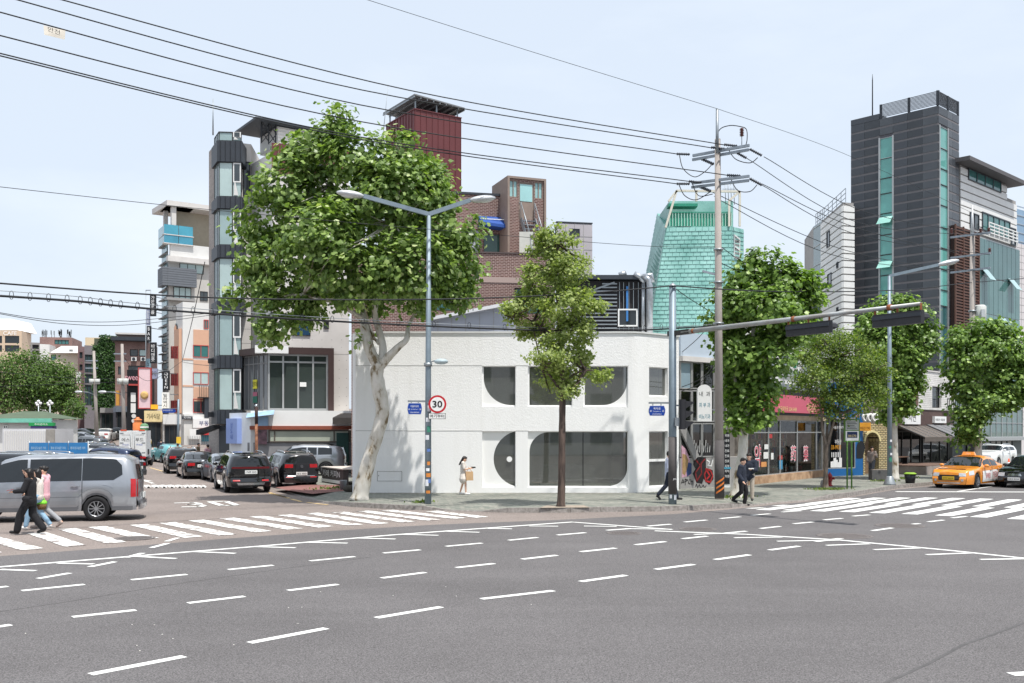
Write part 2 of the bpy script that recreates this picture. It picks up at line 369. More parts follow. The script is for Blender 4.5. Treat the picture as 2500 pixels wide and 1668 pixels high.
for a in D5: strip(c5(a[0], a[1]), c5(a[2], a[3]), .14)
def poly_line(pts, w, name):
    for a, b in zip(pts, pts[1:]): strip(a, b, w, name, z=ZP+.0015)
poly_line([c4(-200, 402), c4(600, 338), c4(1200, 290), c4(1800, 239), c4(2350, 199), c5(280, 179)], .14, 'guide_line')
poly_line([c5(285, 180), c5(735, 214)], .13, 'guide_line'); poly_line([c5(655, 220), c5(1075, 236), c5(1500, 262), c5(2000, 309), c5(2500, 362)], .14, 'guide_line')
T4 = [(0, 398, 163, 404), (265, 369, 430, 373), (630, 338, 807, 348), (893, 316, 1080, 324), (1165, 293, 1355, 298), (1420, 273, 1595, 277), (1635, 253, 1815, 258), (1840, 236, 2012, 241), (2050, 222, 2200, 227), (2240, 209, 2350, 211)]
T5 = [(80, 198, 212, 199), (330, 198, 480, 200), (520, 210, 733, 213), (835, 237, 1010, 230), (1020, 252, 1240, 249), (1217, 268, 1500, 263), (1443, 287, 1640, 280), (1662, 307, 1870, 299), (1902, 330, 2110, 322), (2150, 352, 2350, 349)]
for a in T4: strip(c4(a[0], a[1]), c4(a[2], a[3]), .12, 'tick_mark', z=ZP+.003)
for a in T5: strip(c5(a[0], a[1]), c5(a[2], a[3]), .12, 'tick_mark', z=ZP+.003)
strip(c6(1300, 70), c6(3300, 76), .35, 'stop_line'); strip(c6(1810, 68), c6(2090, 25), .13, 'lane_dash')
CW = [(-110, 250, 200, 300), (125, 232, 395, 285), (265, 212, 580, 270), (405, 203, 730, 252), (595, 193, 930, 245), (730, 184, 1087, 235), (865, 173, 1245, 220), (1005, 163, 1390, 208), (1145, 155, 1530, 199), (1275, 148, 1665, 190), (1400, 140, 1785, 184), (1520, 135, 1910, 176), (1635, 130, 2020, 168), (1745, 126, 2140, 160), (1955, 131, 2240, 155), (-330, 268, 10, 318)]
wv = (c4(1275, 148)-c4(595, 193)).normalized()*.47
def zebra(A, B, w, m, parent=None):
    mb = MB(); z = Vector((0, 0, ZP)); k = Vector((0, 0, ZP-.004)); q = [A, A+w, B, B-w]
    mb.hexa([p+k for p in q]+[p+z for p in q]); mb.build('crosswalk_stripe', m, parent or GROUND, fixn=True)
for a in CW: zebra(c4(a[0], a[1]), c4(a[2], a[3]), wv, PAINT_WORN)
Z6 = [(150, 218, 680, 172), (370, 222, 890, 172), (595, 228, 1115, 175), (835, 234, 1350, 178), (1080, 243, 1590, 184), (1345, 252, 1845, 192), (1620, 265, 2110, 203), (1905, 277, 2400, 209), (2210, 293, 2690, 218), (2530, 310, 3000, 230), (2870, 330, 3330, 243),
      (555, 167, 1015, 125), (765, 168, 1220, 123), (975, 168, 1425, 122), (1205, 168, 1645, 122), (1430, 175, 1870, 125), (1670, 182, 2100, 131), (1925, 190, 2335, 137), (2185, 200, 2600, 143), (2460, 210, 2870, 150), (2740, 222, 3150, 158)]
w6 = (c6(1905, 277)-c6(595, 228)).normalized()*.47
for a in Z6: zebra(c6(a[0], a[1]), c6(a[2], a[3]), w6, PAINT, ROAD)
zebra(c6(280, 187), c6(430, 181), w6*.5, PAINT, ROAD); zebra(c6(65, 207), c6(240, 203), w6*.5, PAINT, ROAD)
# speed figure and worn lettering on the side street
def flat_shape(polys, name, m=PAINT_WORN):
    mb = MB()
    for q in polys: mb.poly([(p.x, p.y, .006) for p in q])
    mb.build(name, m, GROUND)
def c7(x, y): return G(300+x*.1702, 1160+y*.1702)
def ribbon(pts, w):
    out = []
    for a, b in zip(pts, pts[1:]):
        d = (b-a).normalized(); n = Vector((-d.y, d.x, 0))*w/2; e = d*w*.3; out.append([a-n-e, b-n+e, b+n+e, a+n-e])
    return out
flat_shape(ribbon([c7(765, 402), c7(1000, 396), c7(1090, 405), c7(1095, 420), c7(940, 424), c7(1100, 428), c7(1170, 440), c7(1100, 457), c7(870, 458)], .22), 'speed_figure', PAINT)
flat_shape(ribbon([c7(1245, 382), c7(1480, 381), c7(1630, 430), c7(1560, 438), c7(1420, 438), c7(1245, 384)], .22), 'speed_figure', PAINT)
flat_shape([[c7(255, 98), c7(265, 62), c7(440, 88), c7(355, 88), c7(460, 120), c7(415, 124), c7(290, 84)]], 'road_arrow')
for k in range(9):
    x = 185+k*112
    flat_shape(ribbon([c7(x, 146), c7(x+75, 186), c7(x+95, 162), c7(x+45, 143)], .17), 'road_character')
for (a, b, c_, d) in ((2110, 262, 2360, 325),): strip(c7(a, b), c7(c_, d), .12, 'kerb_line', YELLOW, .006, GROUND)
strip(G(658, 1203), G(706, 1217), .13, 'kerb_line', YELLOW, .006, GROUND); strip(G(712, 1219), G(735, 1225), .13, 'kerb_line', YELLOW, .006, GROUND); strip(G(750, 1227), G(800, 1233), .1, 'kerb_line', YELLOW, .006, GROUND)
strip(G(366, 1142), G(398, 1151), .12, 'kerb_line', YELLOW, .006, GROUND); strip(G(398, 1151), G(418, 1152), .1, 'kerb_line', YELLOW, .006, GROUND); strip(G(370, 1131), G(418, 1128), .5, 'kerb_line', YELLOW, .006, GROUND)
# ---- sidewalk with kerb stones ----
def paving(name, c1, c2, mort, rot):
    m = brickmat(name, c1, c2, mort, .22, .11, .006, .9, .35); N = m.node_tree.nodes; K = m.node_tree.links.new
    t = N.new('ShaderNodeTexCoord'); mp = N.new('ShaderNodeMapping'); mp.inputs['Rotation'].default_value = (0, 0, math.radians(rot)); K(t.outputs['Object'], mp.inputs['Vector'])
    for n in list(N):
        if n.type in ('TEX_BRICK', 'TEX_NOISE'): K(mp.outputs['Vector'], n.inputs['Vector'])
    return m
PAVE = paving('sidewalk_blocks', (146, 146, 138), (112, 119, 112), (94, 96, 91), 38)
RED = paving('red_blocks', (150, 104, 98), (132, 92, 88), (110, 92, 86), 20)
GRAN = mat('granite_kerb', (148, 143, 139), .8, .22, 9, .3, 60, tint=(120, 114, 108))
KP = [(700, 1202), (738, 1214), (775, 1224), (800, 1230), (860, 1237.7), (952, 1243.4), (1055, 1246), (1113, 1248), (1193, 1250.5), (1250, 1252), (1398, 1251.5), (1516, 1249.5), (1640, 1248), (1730, 1244), (1785, 1240), (1827, 1236), (1902, 1227.5), (1988, 1221.6), (2079, 1212), (2187, 1193), (2263, 1186)]
kp = [G(*p) for p in KP]+[Vector((33, 61, 0)), Vector((62, 91, 0))]
cum = [0]
for a, b in zip(kp, kp[1:]): cum.append(cum[-1]+(b-a).length)
def kpos(s):
    for i in range(len(cum)-1):
        if s <= cum[i+1] or i == len(cum)-2:
            f = (s-cum[i])/(cum[i+1]-cum[i]); return kp[i].lerp(kp[i+1], f)
sA, sB, sC, sD = cum[6], cum[9], cum[15], cum[17]     # dropped kerbs
def kh(s):
    def dip(a, b, r=.9):
        if s < a-r or s > b+r: return 1
        if a <= s <= b: return .15
        return .15+.85*((a-s)/r if s < a else (s-b)/r)
    h = .15*min(dip(sA+.4, sB-1.0), dip(sC+.3, sD+.2))
    if s < cum[4]: h = .15*max(.15, min(1, (s-cum[2])/(cum[4]-cum[2])))
    return max(h, .02)
SW = MB(); N_ = int(cum[-1]/.5); ss = [cum[-1]*i/N_ for i in range(N_+1)]
def nrm(s):
    d = kpos(min(s+.4, cum[-1]))-kpos(max(s-.4, 0)); d.normalize(); return Vector((-d.y, d.x, 0))
prev = None
inner = []
for s in ss:
    p = kpos(s); n = nrm(s); h = kh(s); a = p+n*.16; b = p+n*1.3
    a = Vector((a.x, a.y, h-.004)); b = Vector((b.x, b.y, .15))
    if prev: SW.quad(prev[0], a, b, prev[1])
    prev = (a, b); inner.append(b)
SW.poly([tuple(v) for v in inner]+[(62, 140, .15), (-10, 140, .15), (-13, 78, .15), (-11.8, 52, .15)])
SIDE = struct('sidewalk', SW, PAVE)
bm = bmesh.new(); bm.from_mesh(SIDE.data); bmesh.ops.triangulate(bm, faces=[f for f in bm.faces if len(f.verts) > 4])
for f in bm.faces:
    f.normal_update()
    if f.normal.z < 0: f.normal_flip()
bm.to_mesh(SIDE.data); bm.free()
s = 0.0
while s < cum[-1]-1:
    e = min(s+1.0, cum[-1]); p, q = kpos(s+.006), kpos(e-.006); n0, n1 = nrm(s), nrm(e); h0, h1 = kh(s), kh(e)
    mb = MB(); jz = random.uniform(-.003, .003)
    V = lambda p, z: (p.x, p.y, z)
    mb.hexa([V(p, -.01), V(q, -.01), V(q+n1*.17, -.01), V(p+n0*.17, -.01), V(p+n0*.02, h0+.004+jz), V(q+n1*.02, h1+.004+jz), V(q+n1*.17, h1+.004+jz), V(p+n0*.17, h0+.004+jz)])
    mb.build('kerb_stone', GRAN, SIDE); s = e
mb = MB(); ap = [G(672, 1190, .158), G(745, 1184, .158), G(846, 1184, .158), G(846, 1198, .158), G(762, 1206, .158), G(700, 1197, .158)]
mb.poly([tuple(p) for p in ap][::-1]); AP = struct('parking_apron', mb, RED)
for f in AP.data.polygons:
    if f.normal.z < 0: AP.data.flip_normals(); break
# brick-red strip of tactile/dirt at the dropped kerb and soil pit at the ginkgo
SOIL = mat('dry_soil', (156, 144, 130), .95, .3, 8, .5, 40)
mb = MB(); mb.poly([tuple(G(x, y, .157)) for x, y in ((1318, 1240), (1440, 1239), (1425, 1233.5), (1335, 1234))]); tag(mb.build('soil_pit', SOIL, SIDE))
# manhole covers
IRON = mat('cast_iron', (112, 106, 104), .7, .3, 20, .5, 60)
def manhole(p, r, label):
    t = thing('manhole_cover', label, 'manhole', (p.x, p.y, .009), group='manhole covers in the roadway')
    N('rim', IRON, t, 'lathe', [(r, 0), (r, .006), (r*.86, .0065), (r*.86, .002), (r*.84, .002)], p+Vector((0, 0, .005)), 40)
    mb = MB(); mb.lathe([(r*.83, 0), (r*.83, .008)], p+Vector((0, 0, .004)), 40)
    for k in range(-5, 6):
        w = math.sqrt(max(0, .78**2-(k*.145)**2))*r
        if w > .05: mb.box(p.x-w, p.x+w, p.y+k*.145*r-.02*r, p.y+k*.145*r+.02*r, .012, .017); mb.box(p.x+k*.145*r-.02*r, p.x+k*.145*r+.02*r, p.y-w, p.y+w, .012, .0166)
    mb.build('lid', IRON, t)
manhole(c6(878, 433), .68, 'large round iron manhole cover nearest the camera beside a lane dash'); manhole(c6(1330, 349), .66, 'round iron manhole cover just below the right zebra crossing')
manhole(c5(852, 211), .5, 'smaller round iron manhole cover near the tip of the white guide lines'); manhole(c5(515, 230), .45, 'dark round manhole cover set in a patched ring left of centre guide line'); manhole(c4(620, 253), .48, 'round manhole cover at the foot of the left zebra crossing')
TAR = mat('sealed_joint_tar', (84, 82, 82), .8, .25, 6)
for q in ([(1700, 930), (1900, 830), (2080, 745), (2230, 690), (2420, 615)], [(-60, 600), (300, 545), (760, 470), (1250, 400), (1700, 340)]):
    P_ = [(c5 if q[0][0] == 1700 else c4)(*p)+Vector((random.uniform(-.04, .04), random.uniform(-.05, .05), 0)) for p in q]
    for a, b in zip(P_, P_[1:]): strip(a, b, .045 if q[0][0] == 1700 else .02, 'sealed_joint', TAR, .007)
# dry leaf litter and flakes on the road
LIT = mat('paper_scrap', (225, 222, 215), .8, .1)
mb = MB()
for x, y in ((118, 693), (630, 748), (642, 773), (745, 697), (795, 716), (1075, 745), (1366, 647), (1325, 574), (1385, 572), (1473, 501), (1805, 518), (2045, 478), (2095, 521), (707, 653), (607, 652), (2440, 560)):
    p = c4(x, y); a = random.random()*6.28; r = .02
    mb.poly([(p.x+r*math.cos(a+k*1.57)*(1 if k % 2 else .5), p.y+r*math.sin(a+k*1.57)*(1 if k % 2 else .5), .008+.006*(k % 2)) for k in range(4)])
tag(mb.build('litter', LIT), 'pale flakes of litter scattered over the grey asphalt', 'litter', kind='stuff')
# ======================= WHITE CORNER BUILDING =======================
def stucco():
    m = bpy.data.materials.new('white_trowelled_stucco'); m.use_nodes = True; nt = m.node_tree; N = nt.nodes; K = nt.links.new; b = N['Principled BSDF']; b.inputs['Roughness'].default_value = .85; b.inputs['Specular IOR Level'].default_value = .2
    t = N.new('ShaderNodeTexCoord')
    n0 = N.new('ShaderNodeTexNoise'); n0.inputs['Scale'].default_value = .8; n0.inputs['Detail'].default_value = 5; K(t.outputs['Object'], n0.inputs['Vector'])
    r = N.new('ShaderNodeValToRGB'); r.color_ramp.elements[0].color = (.83, .83, .82, 1); r.color_ramp.elements[1].color = (.89, .89, .88, 1); K(n0.outputs['Fac'], r.inputs['Fac']); mp = N.new('ShaderNodeMapping'); mp.inputs['Scale'].default_value = (2.2, 2.2, .16); K(t.outputs['Object'], mp.inputs['Vector']); n3 = N.new('ShaderNodeTexNoise'); n3.inputs['Scale'].default_value = 1.6; n3.inputs['Detail'].default_value = 7; K(mp.outputs['Vector'], n3.inputs['Vector'])
    r3 = N.new('ShaderNodeValToRGB'); r3.color_ramp.elements[0].position = .3; r3.color_ramp.elements[1].position = .5; r3.color_ramp.elements[0].color = (.965, .963, .955, 1); K(n3.outputs['Fac'], r3.inputs['Fac']); mm = N.new('ShaderNodeMix'); mm.data_type = 'RGBA'; mm.blend_type = 'MULTIPLY'; mm.inputs['Factor'].default_value = 1; K(r.outputs['Color'], mm.inputs['A']); K(r3.outputs['Color'], mm.inputs['B']); K(mm.outputs['Result'], b.inputs['Base Color'])
    n1 = N.new('ShaderNodeTexNoise'); n1.inputs['Scale'].default_value = 15; n1.inputs['Detail'].default_value = 5; n1.inputs['Roughness'].default_value = .62; n1.inputs['Distortion'].default_value = .8; K(t.outputs['Object'], n1.inputs['Vector'])
    # heavier texture above, trowelled smoother towards the street
    sx = N.new('ShaderNodeSeparateXYZ'); K(t.outputs['Object'], sx.inputs[0])
    mr = N.new('ShaderNodeMapRange'); mr.inputs['From Min'].default_value = .5; mr.inputs['From Max'].default_value = 6; mr.inputs['To Min'].default_value = .12; mr.inputs['To Max'].default_value = .46; K(sx.outputs['Z'], mr.inputs['Value'])
    bp = N.new('ShaderNodeBump'); bp.inputs['Distance'].default_value = .05; K(mr.outputs['Result'], bp.inputs['Strength']); K(n1.outputs['Fac'], bp.inputs['Height']); K(bp.outputs['Normal'], b.inputs['Normal'])
    return m
STUC = stucco(); WPAINT = mat('white_gloss_panel', (238, 238, 236), .45, .02, 2); JOINT = mat('shadow_joint', (190, 190, 188), .9, .05)
DARKIN = mat('shop_interior', (205, 206, 198), .9, .15, 1.2); DGLASS = clear_glass('dark_window_glass', (236, 240, 232), .2, 1.5, (116, 119, 112))
wb = thing('white_corner_building', 'white rough-stucco two-storey corner building with rounded dark windows', 'building', (-6.19, 39.4, .15))
YF = 39.4; F0 = Face((-6.19, YF), (4.62, YF)); PA = Vector((5.22, YF+.23)); PB = Vector((6.87, 41.0)); F1 = Face(PA, PB)
zt = 6.47
def up(x0, y0, x1, y1): return F0.R(x0, y0, x1, y1)
H = {'w1': up(1177, 893.5, 1259, 993), 'w2': up(1289, 893.5, 1397.4, 993), 'w3': up(1424.4, 893.5, 1533.5, 993), 'door': up(1177.4, 1053, 1259, 1190.6), 'w5': up(1289, 1053, 1533.5, 1190.6)}
H1 = {'w4': F1.R(1584.7, 897, 1630.5, 968.5), 'w6': F1.R(1584.7, 1053, 1630.5, 1189)}
mb = MB(); F0.wall(mb, 0, F0.len, 0.0, zt, list(H.values()), .16)
# rounded turn between the front and the angled end
arc = [Vector((4.62, YF))*(1-f)**2+Vector((4.95, YF))*2*f*(1-f)+PA*f*f for f in [k/10 for k in range(11)]]
for a, b in zip(arc, arc[1:]):
    f = Face(a, b); f.wall(mb, 0, f.len, 0.0, zt)
F1.wall(mb, 0, F1.len, 0.0, zt, list(H1.values()), .16); mb.build('wall', STUC, wb)
mb = MB(); FL = Face((-6.55, 46.5), (-6.35, 39.62)); FL.wall(mb, 0, FL.len, 0, zt); FLb = Face((-6.35, 39.62), (-6.19, YF)); FLb.wall(mb, 0, FLb.len, 0, zt)
FR = Face((PB.x, PB.y), (6.4, 47)); FR.wall(mb, 0, FR.len, 0, zt); FB = Face((6.4, 47), (-6.55, 46.5)); FB.wall(mb, 0, FB.len, 0, zt); mb.build('wall', STUC, wb)
mb = MB(); mb.poly([(-6.35, 39.62, zt-.25), (-6.19, YF, zt-.25), (4.62, YF, zt-.25), (PA.x, PA.y, zt-.25), (PB.x, PB.y, zt-.25), (6.4, 47, zt-.25), (-6.55, 46.5, zt-.25)]); mb.build('roof', mat('roof_felt', (170, 170, 168)), wb)
COPM = mat('white_coping', (215, 216, 214), .5, .05)
mb = MB(); F0.box(mb, -.02, F0.len, zt, zt+.06, -.3, .05)
for a, b in zip(arc, arc[1:]): f = Face(a, b); f.box(mb, 0, f.len, zt, zt+.06, -.3, .05)
F1.box(mb, 0, F1.len+.02, zt, zt+.06, -.3, .05); mb.build('coping', COPM, wb)
mb = MB()
hl = sorted(H.values())
def joint(z, spans):
    for a, b in spans:
        X(F0, 'joint_bead', JOINT, wb, a, b, z-.012, z+.012, -.02, .008)
u = lambda k, i: H[k][i]
joint(H['w1'][3]+.02, [(0, u('w1', 0)), (u('w1', 1), u('w2', 0)), (u('w2', 1), u('w3', 0)), (u('w3', 1), F0.len)]); joint(H['w5'][3]+.02, [(0, u('door', 0)), (u('door', 1), u('w5', 0)), (u('w5', 1), F0.len)])
# hatch outline
mb = MB(); r = F0.R(921, 1150.5, 981.5, 1175)
for q in ((r[0], r[1], r[2], r[2]+.015), (r[0], r[1], r[3]-.015, r[3]), (r[0], r[0]+.015, r[2], r[3]), (r[1]-.015, r[1], r[2], r[3])): F0.box(mb, *q, -.01, .012)
F0.box(mb, r[0]+.04, r[0]+.07, (r[2]+r[3])/2, (r[2]+r[3])/2+.04, -.01, .015); mb.build('meter_hatch', mat('hatch_edge', (150, 150, 148)), wb)
def shaped(F, r, parent_name, cut, inset=.10, fw=.06, bars=()):
    """white panel with a curved opening: cut(r) gives the glass outline (u,z) counter-clockwise; the panel keeps its real thickness"""
    u0, u1, z0, z1 = r; out = cut(u0+fw, u1-fw*.35, z0+fw, z1-fw*.6)
    outer = [(u0, z0), (u1, z0), (u1, z1), (u0, z1)]
    bm = bmesh.new(); vs = [bm.verts.new((p[0], p[1], 0)) for p in outer]; vi = [bm.verts.new((p[0], p[1], 0)) for p in out]
    es = [bm.edges.new((vs[i], vs[(i+1) % 4])) for i in range(4)]+[bm.edges.new((vi[i], vi[(i+1) % len(vi)])) for i in range(len(vi))]
    res = bmesh.ops.triangle_fill(bm, use_beauty=True, use_dissolve=False, edges=es)
    mb = MB(); o = org(wb)
    for f in bm.faces: mb.poly([F.P(v.co.x, v.co.y, -inset) for v in (f.verts if f.normal.z >= 0 else reversed(f.verts))])
    bm.free()
    for a, b in zip(out, out[1:]+out[:1]): mb.quad(F.P(*a, -inset), F.P(*b, -inset), F.P(*b, -inset-.06), F.P(*a, -inset-.06))
    for q in bars: F.box(mb, *q, -inset-.06, -inset+.004)
    w = mb.build(parent_name, WPAINT, wb)
    mb = MB(); mb.quad(F.P(u0+.01, z0+.01, -inset-.05), F.P(u1-.01, z0+.01, -inset-.05), F.P(u1-.01, z1-.01, -inset-.05), F.P(u0+.01, z1-.01, -inset-.05)); mb.build('pane', DGLASS, w)
    return w
def arcpts(cx, cz, rx, rz, a0, a1, n=14): return [(cx+rx*math.cos(math.radians(a0+(a1-a0)*k/n)), cz+rz*math.sin(math.radians(a0+(a1-a0)*k/n))) for k in range(n+1)]
def cutter(bl=0, br=0, tr=0, tl=0):
    def c(a, b, z0, z1):
        o = []
        o += arcpts(a+bl, z0+bl, bl, bl, 180, 270) if bl else [(a, z0)]
        o += arcpts(b-br, z0+br, br, br, 270, 360) if br else [(b, z0)]
        o += arcpts(b-tr, z1-tr, tr, tr, 0, 90) if tr else [(b, z1)]
        o += arcpts(a+tl, z1-tl, tl, tl, 90, 180) if tl else [(a, z1)]
        return o
    return c
shaped(F0, H['w1'], 'window', cutter(bl=1.1)); shaped(F0, H['w2'], 'window', cutter()); shaped(F0, H['w3'], 'window', cutter(br=.98))
w5 = shaped(F0, H['w5'], 'window', cutter(tl=.78, br=.72))
mb = MB(); um = F0.uz(1424, 1100)[0]; F0.box(mb, um-.015, um+.015, H['w5'][2]+.05, H['w5'][3]-.04, -.155, -.13); mb.build('mullion', mat('black_gap', (30, 30, 30)), w5)
def doorcut(a, b, z0, z1):
    R_ = 1.12; cz = (z0+z1)/2+.01; cx = b-.855+R_; an = math.degrees(math.acos((b-cx)/R_))
    o = arcpts(cx, cz, R_, R_, an, 360-an, 30)
    return o
dr = shaped(F0, H['door'], 'door', doorcut, inset=.12)
mb = MB(); hc = F0.uz(1243.6, 1121.5); mb.lathe([(.11, 0), (.11, .03)], F0.P(hc[0], hc[1], -.12), 24, ax=(0, -1, 0)); mb.build('handle', WPAINT, dr)
shaped(F1, H1['w4'], 'window', cutter()); zb = F1.uz(1607, 1124)[1]; shaped(F1, H1['w6'], 'window', cutter(), bars=[(H1['w6'][0], H1['w6'][1], zb-.05, zb+.05)])
# rooms behind the glass
mb = MB(); RP = [(-6.0, 39.62), (4.5, 39.62), (5.0, 39.85), (6.45, 41.05), (6.1, 46.3), (-6.0, 46.3)]
for z0, z1 in ((.2, 2.75), (2.9, 5.9)): mb.prism([(x, y, z0) for x, y in RP], (0, 0, z1-z0))
rm = mb.build('room_lining', DARKIN, wb)
for nm_, q in (('room_column', (.55, .85, 41.2, 41.5, .25, 2.7)), ('room_column', (-1.05, -.8, 41.0, 41.25, 3.0, 5.7)), ('counter', (1.2, 3.6, 43.0, 43.6, .25, 1.15)), ('counter', (1.6, 3.0, 42.0, 42.5, 3.0, 3.8)), ('radiator', (5.35, 5.75, 41.2, 41.35, .6, 1.7))):
    N(nm_, mat('inner_plaster', (200, 200, 196)), wb, 'box', *q)
# room boxes are open towards the street: drop the front faces
bm = bmesh.new(); bm.from_mesh(rm.data); bmesh.ops.delete(bm, geom=[f for f in bm.faces if abs(f.normal.z) < .5 and f.calc_center_median().y < 1.3 and f.calc_center_median().x > .5], context='FACES'); bm.to_mesh(rm.data); bm.free()
# ======================= BUILDINGS, LEFT AND CENTRE =======================
TEALG = glass('teal_glass', (62, 112, 110)); GREYG = glass('grey_glass', (62, 70, 74)); PALEG = glass('curtained_glass', (176, 196, 194)); BLUEG = glass('blue_glass', (70, 150, 172)); DARKG = glass('dark_glass', (38, 44, 48))
BLK = mat('black_metal', (34, 36, 40), .45, .1, metal=.2); CHAR = mat('charcoal_panel', (54, 59, 66), .5, .12, 2); ALU = mat('aluminium_frame', (176, 178, 178), .4, .06, metal=.5); WFR = mat('white_frame', (226, 226, 224), .5, .04); DFR = mat('dark_frame', (48, 46, 46), .5, .08)
CONC = mat('fair_concrete', (206, 202, 198), .8, .1, .8, .15, 30); CONC2 = mat('grey_concrete', (150, 148, 146), .85, .14, .7, .2, 25); OFFW = mat('off_white_render', (214, 213, 210), .8, .08, .6); STEEL = mat('galvanised_steel', (150, 156, 160), .45, .15, 4, metal=.6)
GREYBRICK = brickmat('grey_brick', (178, 172, 167), (160, 154, 150), (134, 129, 126), .38, .09, .01); BRICK = brickmat('brown_brick', (108, 76, 70), (88, 60, 56), (170, 152, 146), .23, .085, .014); REDBRICK = brickmat('red_brick', (142, 106, 100), (126, 92, 87), (164, 148, 142), .25, .09, .012)
REDM = mat('oxblood_sheet', (104, 55, 57), .5, .08, 1, metal=.1); SIGNW = mat('sign_white', (228, 228, 226), .5, .03); BLACKT = mat('black_print', (24, 24, 26), .6, 0); WHITET = mat('white_print', (240, 240, 240), .6, 0)
LBLUE = mat('pale_blue_sheet', (178, 190, 202), .6, .06, .6)
def box_at(F, name, m, parent, x0, y0, x1, y1, o0, o1):
    mb = MB(); r = F.R(x0, y0, x1, y1); F.box(mb, *r, o0, o1); return mb.build(name, m, parent)
def win(F, root, r, gm, fm, **k): return F.window(root, r, gm, fm, **k)
# ---- grey bay tower ----
d = 62.0; A = at(534, 0, d).xy; P0 = at(510, 0, d+2.6).xy; B = at(613, 0, d+.9).xy
tw, (fl, ff) = building('bay_window_tower', 'slim grey tower with stacked glass bays and charcoal bands', [P0, A, B], 0, 20.7, [GREYBRICK, CONC], back=9, backdir=(-.1, 1))
fb = Face(at(534, 0, d-1).xy, at(590, 0, d-.85).xy); fs = Face(at(523, 0, d+.4).xy, at(534, 0, d-1).xy)
bays = [(345, 396), (481, 510), (599, 630), (735, 764), (869, 899), (1002, 1035)]
for i, (y0, y1) in enumerate(bays):
    z0 = fb.uz(560, y1)[1]; z1 = fb.uz(560, y0)[1]; mb = MB(); fb.box(mb, -.05, fb.len+.05, z0, z1, -1.6, .12); mb.hexa([fs.P(-.3, z0, .12), fs.P(fs.len+.1, z0, .12), fs.P(fs.len, z0, -.5), fs.P(-.3, z0, -.5), fs.P(-.3, z1, .12), fs.P(fs.len+.1, z1, .12), fs.P(fs.len, z1, -.5), fs.P(-.3, z1, -.5)])
    bnd = mb.build('bay_band', CHAR, tw)
    mb = MB()
    for k in range(5): fb.box(mb, .1+k*.3, .125+k*.3, z0+.02, z1-.02, .12, .15)
    mb.build('seam', BLK, bnd)
    zt_ = fb.uz(560, (bays[i-1][1] if i else 322))[1]
    r = (0, fb.len, z1, zt_)
    w = fb.window(tw, r, PALEG if i % 2 else glass('curtain_glass_grey', (150, 172, 172)), DFR, fw=.05, inset=0, usplit=[fb.len*.6], proud=.02)
    X(fb, 'casement', WFR, w, fb.len*.63, fb.len*.97, z1+(zt_-z1)*.42, z1+(zt_-z1)*.98, .01, .045)
    X(fb, 'pane', GREYG, w, fb.len*.68, fb.len*.92, z1+(zt_-z1)*.46, z1+(zt_-z1)*.94, .02, .052)
    mb = MB(); uu = fb.len*.66
    mb.poly([fb.P(uu, z1+.1, .055), fb.P(uu+.28, z1+.1, .055), fb.P(uu+.1, z1+(zt_-z1)*.42, .055), fb.P(uu+.04, z1+(zt_-z1)*.42, .055)]); mb.build('curtain', OFFW, w)
    fs.window(tw, (0, fs.len, z1, zt_), glass('bay_side_glass', (150, 168, 170)), DFR, nx=3, fw=.03, inset=0, proud=.01)
N('entrance_block', CHAR, tw, 'box', fb.P(0, 0, 0).x, fb.P(fb.len, 0, 0).x, fb.p0.y+.05, A.y+.5, 0, 2.9)
for k in range(22):
    z = .9+k*.9
    if z < 19.6: X(ff, 'panel_joint', CONC2, tw, fb.len*.75, ff.len, z, z+.025, -.01, .004)
z = ff.uz(600, 395)[1]; win(ff, tw, (.75*ff.len, ff.len-.05, ff.uz(600, 480)[1], z), GREYG, DFR, fw=.05, inset=-.03)
mb = MB(); p = at(520, 330, 63); mb.tube([p, p+Vector((0, 0, 2.3))], [.05, .02], 6); mb.build('lightning_rod', STEEL, tw)
for k, y in enumerate((880, 1012)):
    q = fs.P(.35, fs.uz(530, y)[1], .22); N('flood_lamp', BLK, tw, 'box', q.x-.2, q.x+.3, q.y-.1, q.y+.2, q.z-.15, q.z+.15)
mb = MB(); q = fb.uz(525, 1050); mb.prism([fb.P(-.9, q[1]-.3, .1), fb.P(.1, q[1]+.1, .1), fb.P(.1, q[1]+.3, .1), fb.P(-.9, q[1], .1)], (0, -1.4, 0)); mb.build('folded_awning', BLK, tw)
# ---- concrete building with the framed corner window ----
d = 60.0; C0 = at(614, 0, 62.8).xy; C1 = at(664, 0, d).xy; C2 = at(852, 0, d+1.2).xy
holes = {}
cb, (g0, g1) = building('concrete_building', 'pale concrete building with brown framed corner window and oxblood top', [C0, C1, C2], 0, 19.4, [OFFW, CONC], back=9, backdir=(-.17, 1))
z_ = lambda y: g1.uz(700, y)[1]
cl_ = X(g1, 'sheet_cladding', REDM, cb, -.02, g1.len+.02, z_(425), z_(352), .0, .06)
for k in range(9): X(g1, 'standing_seam', REDM, cl_, .3+k*.55, .33+k*.55, z_(425), z_(352), .06, .1)
for y in (862, 1003, 640, 520): X(g1, 'panel_joint', CONC2, cb, 0, g1.len, z_(y)-.02, z_(y), -.01, .006)
th = MB()
for i in range(10):
    for j in range(7):
        u, z = 2.9+i*.22*2 if i < 4 else 3.0, 0
for (x, y) in [(x, y) for x in range(690, 850, 24) for y in (830, 848)]+[(x, y) for x in (828, 846) for y in range(880, 1000, 22)]:
    u, z = g1.uz(x, y); g1.box(th, u-.02, u+.02, z-.02, z+.02, -.01, .004)
tag(th.build('tie_hole', CONC2, cb), kind='stuff')
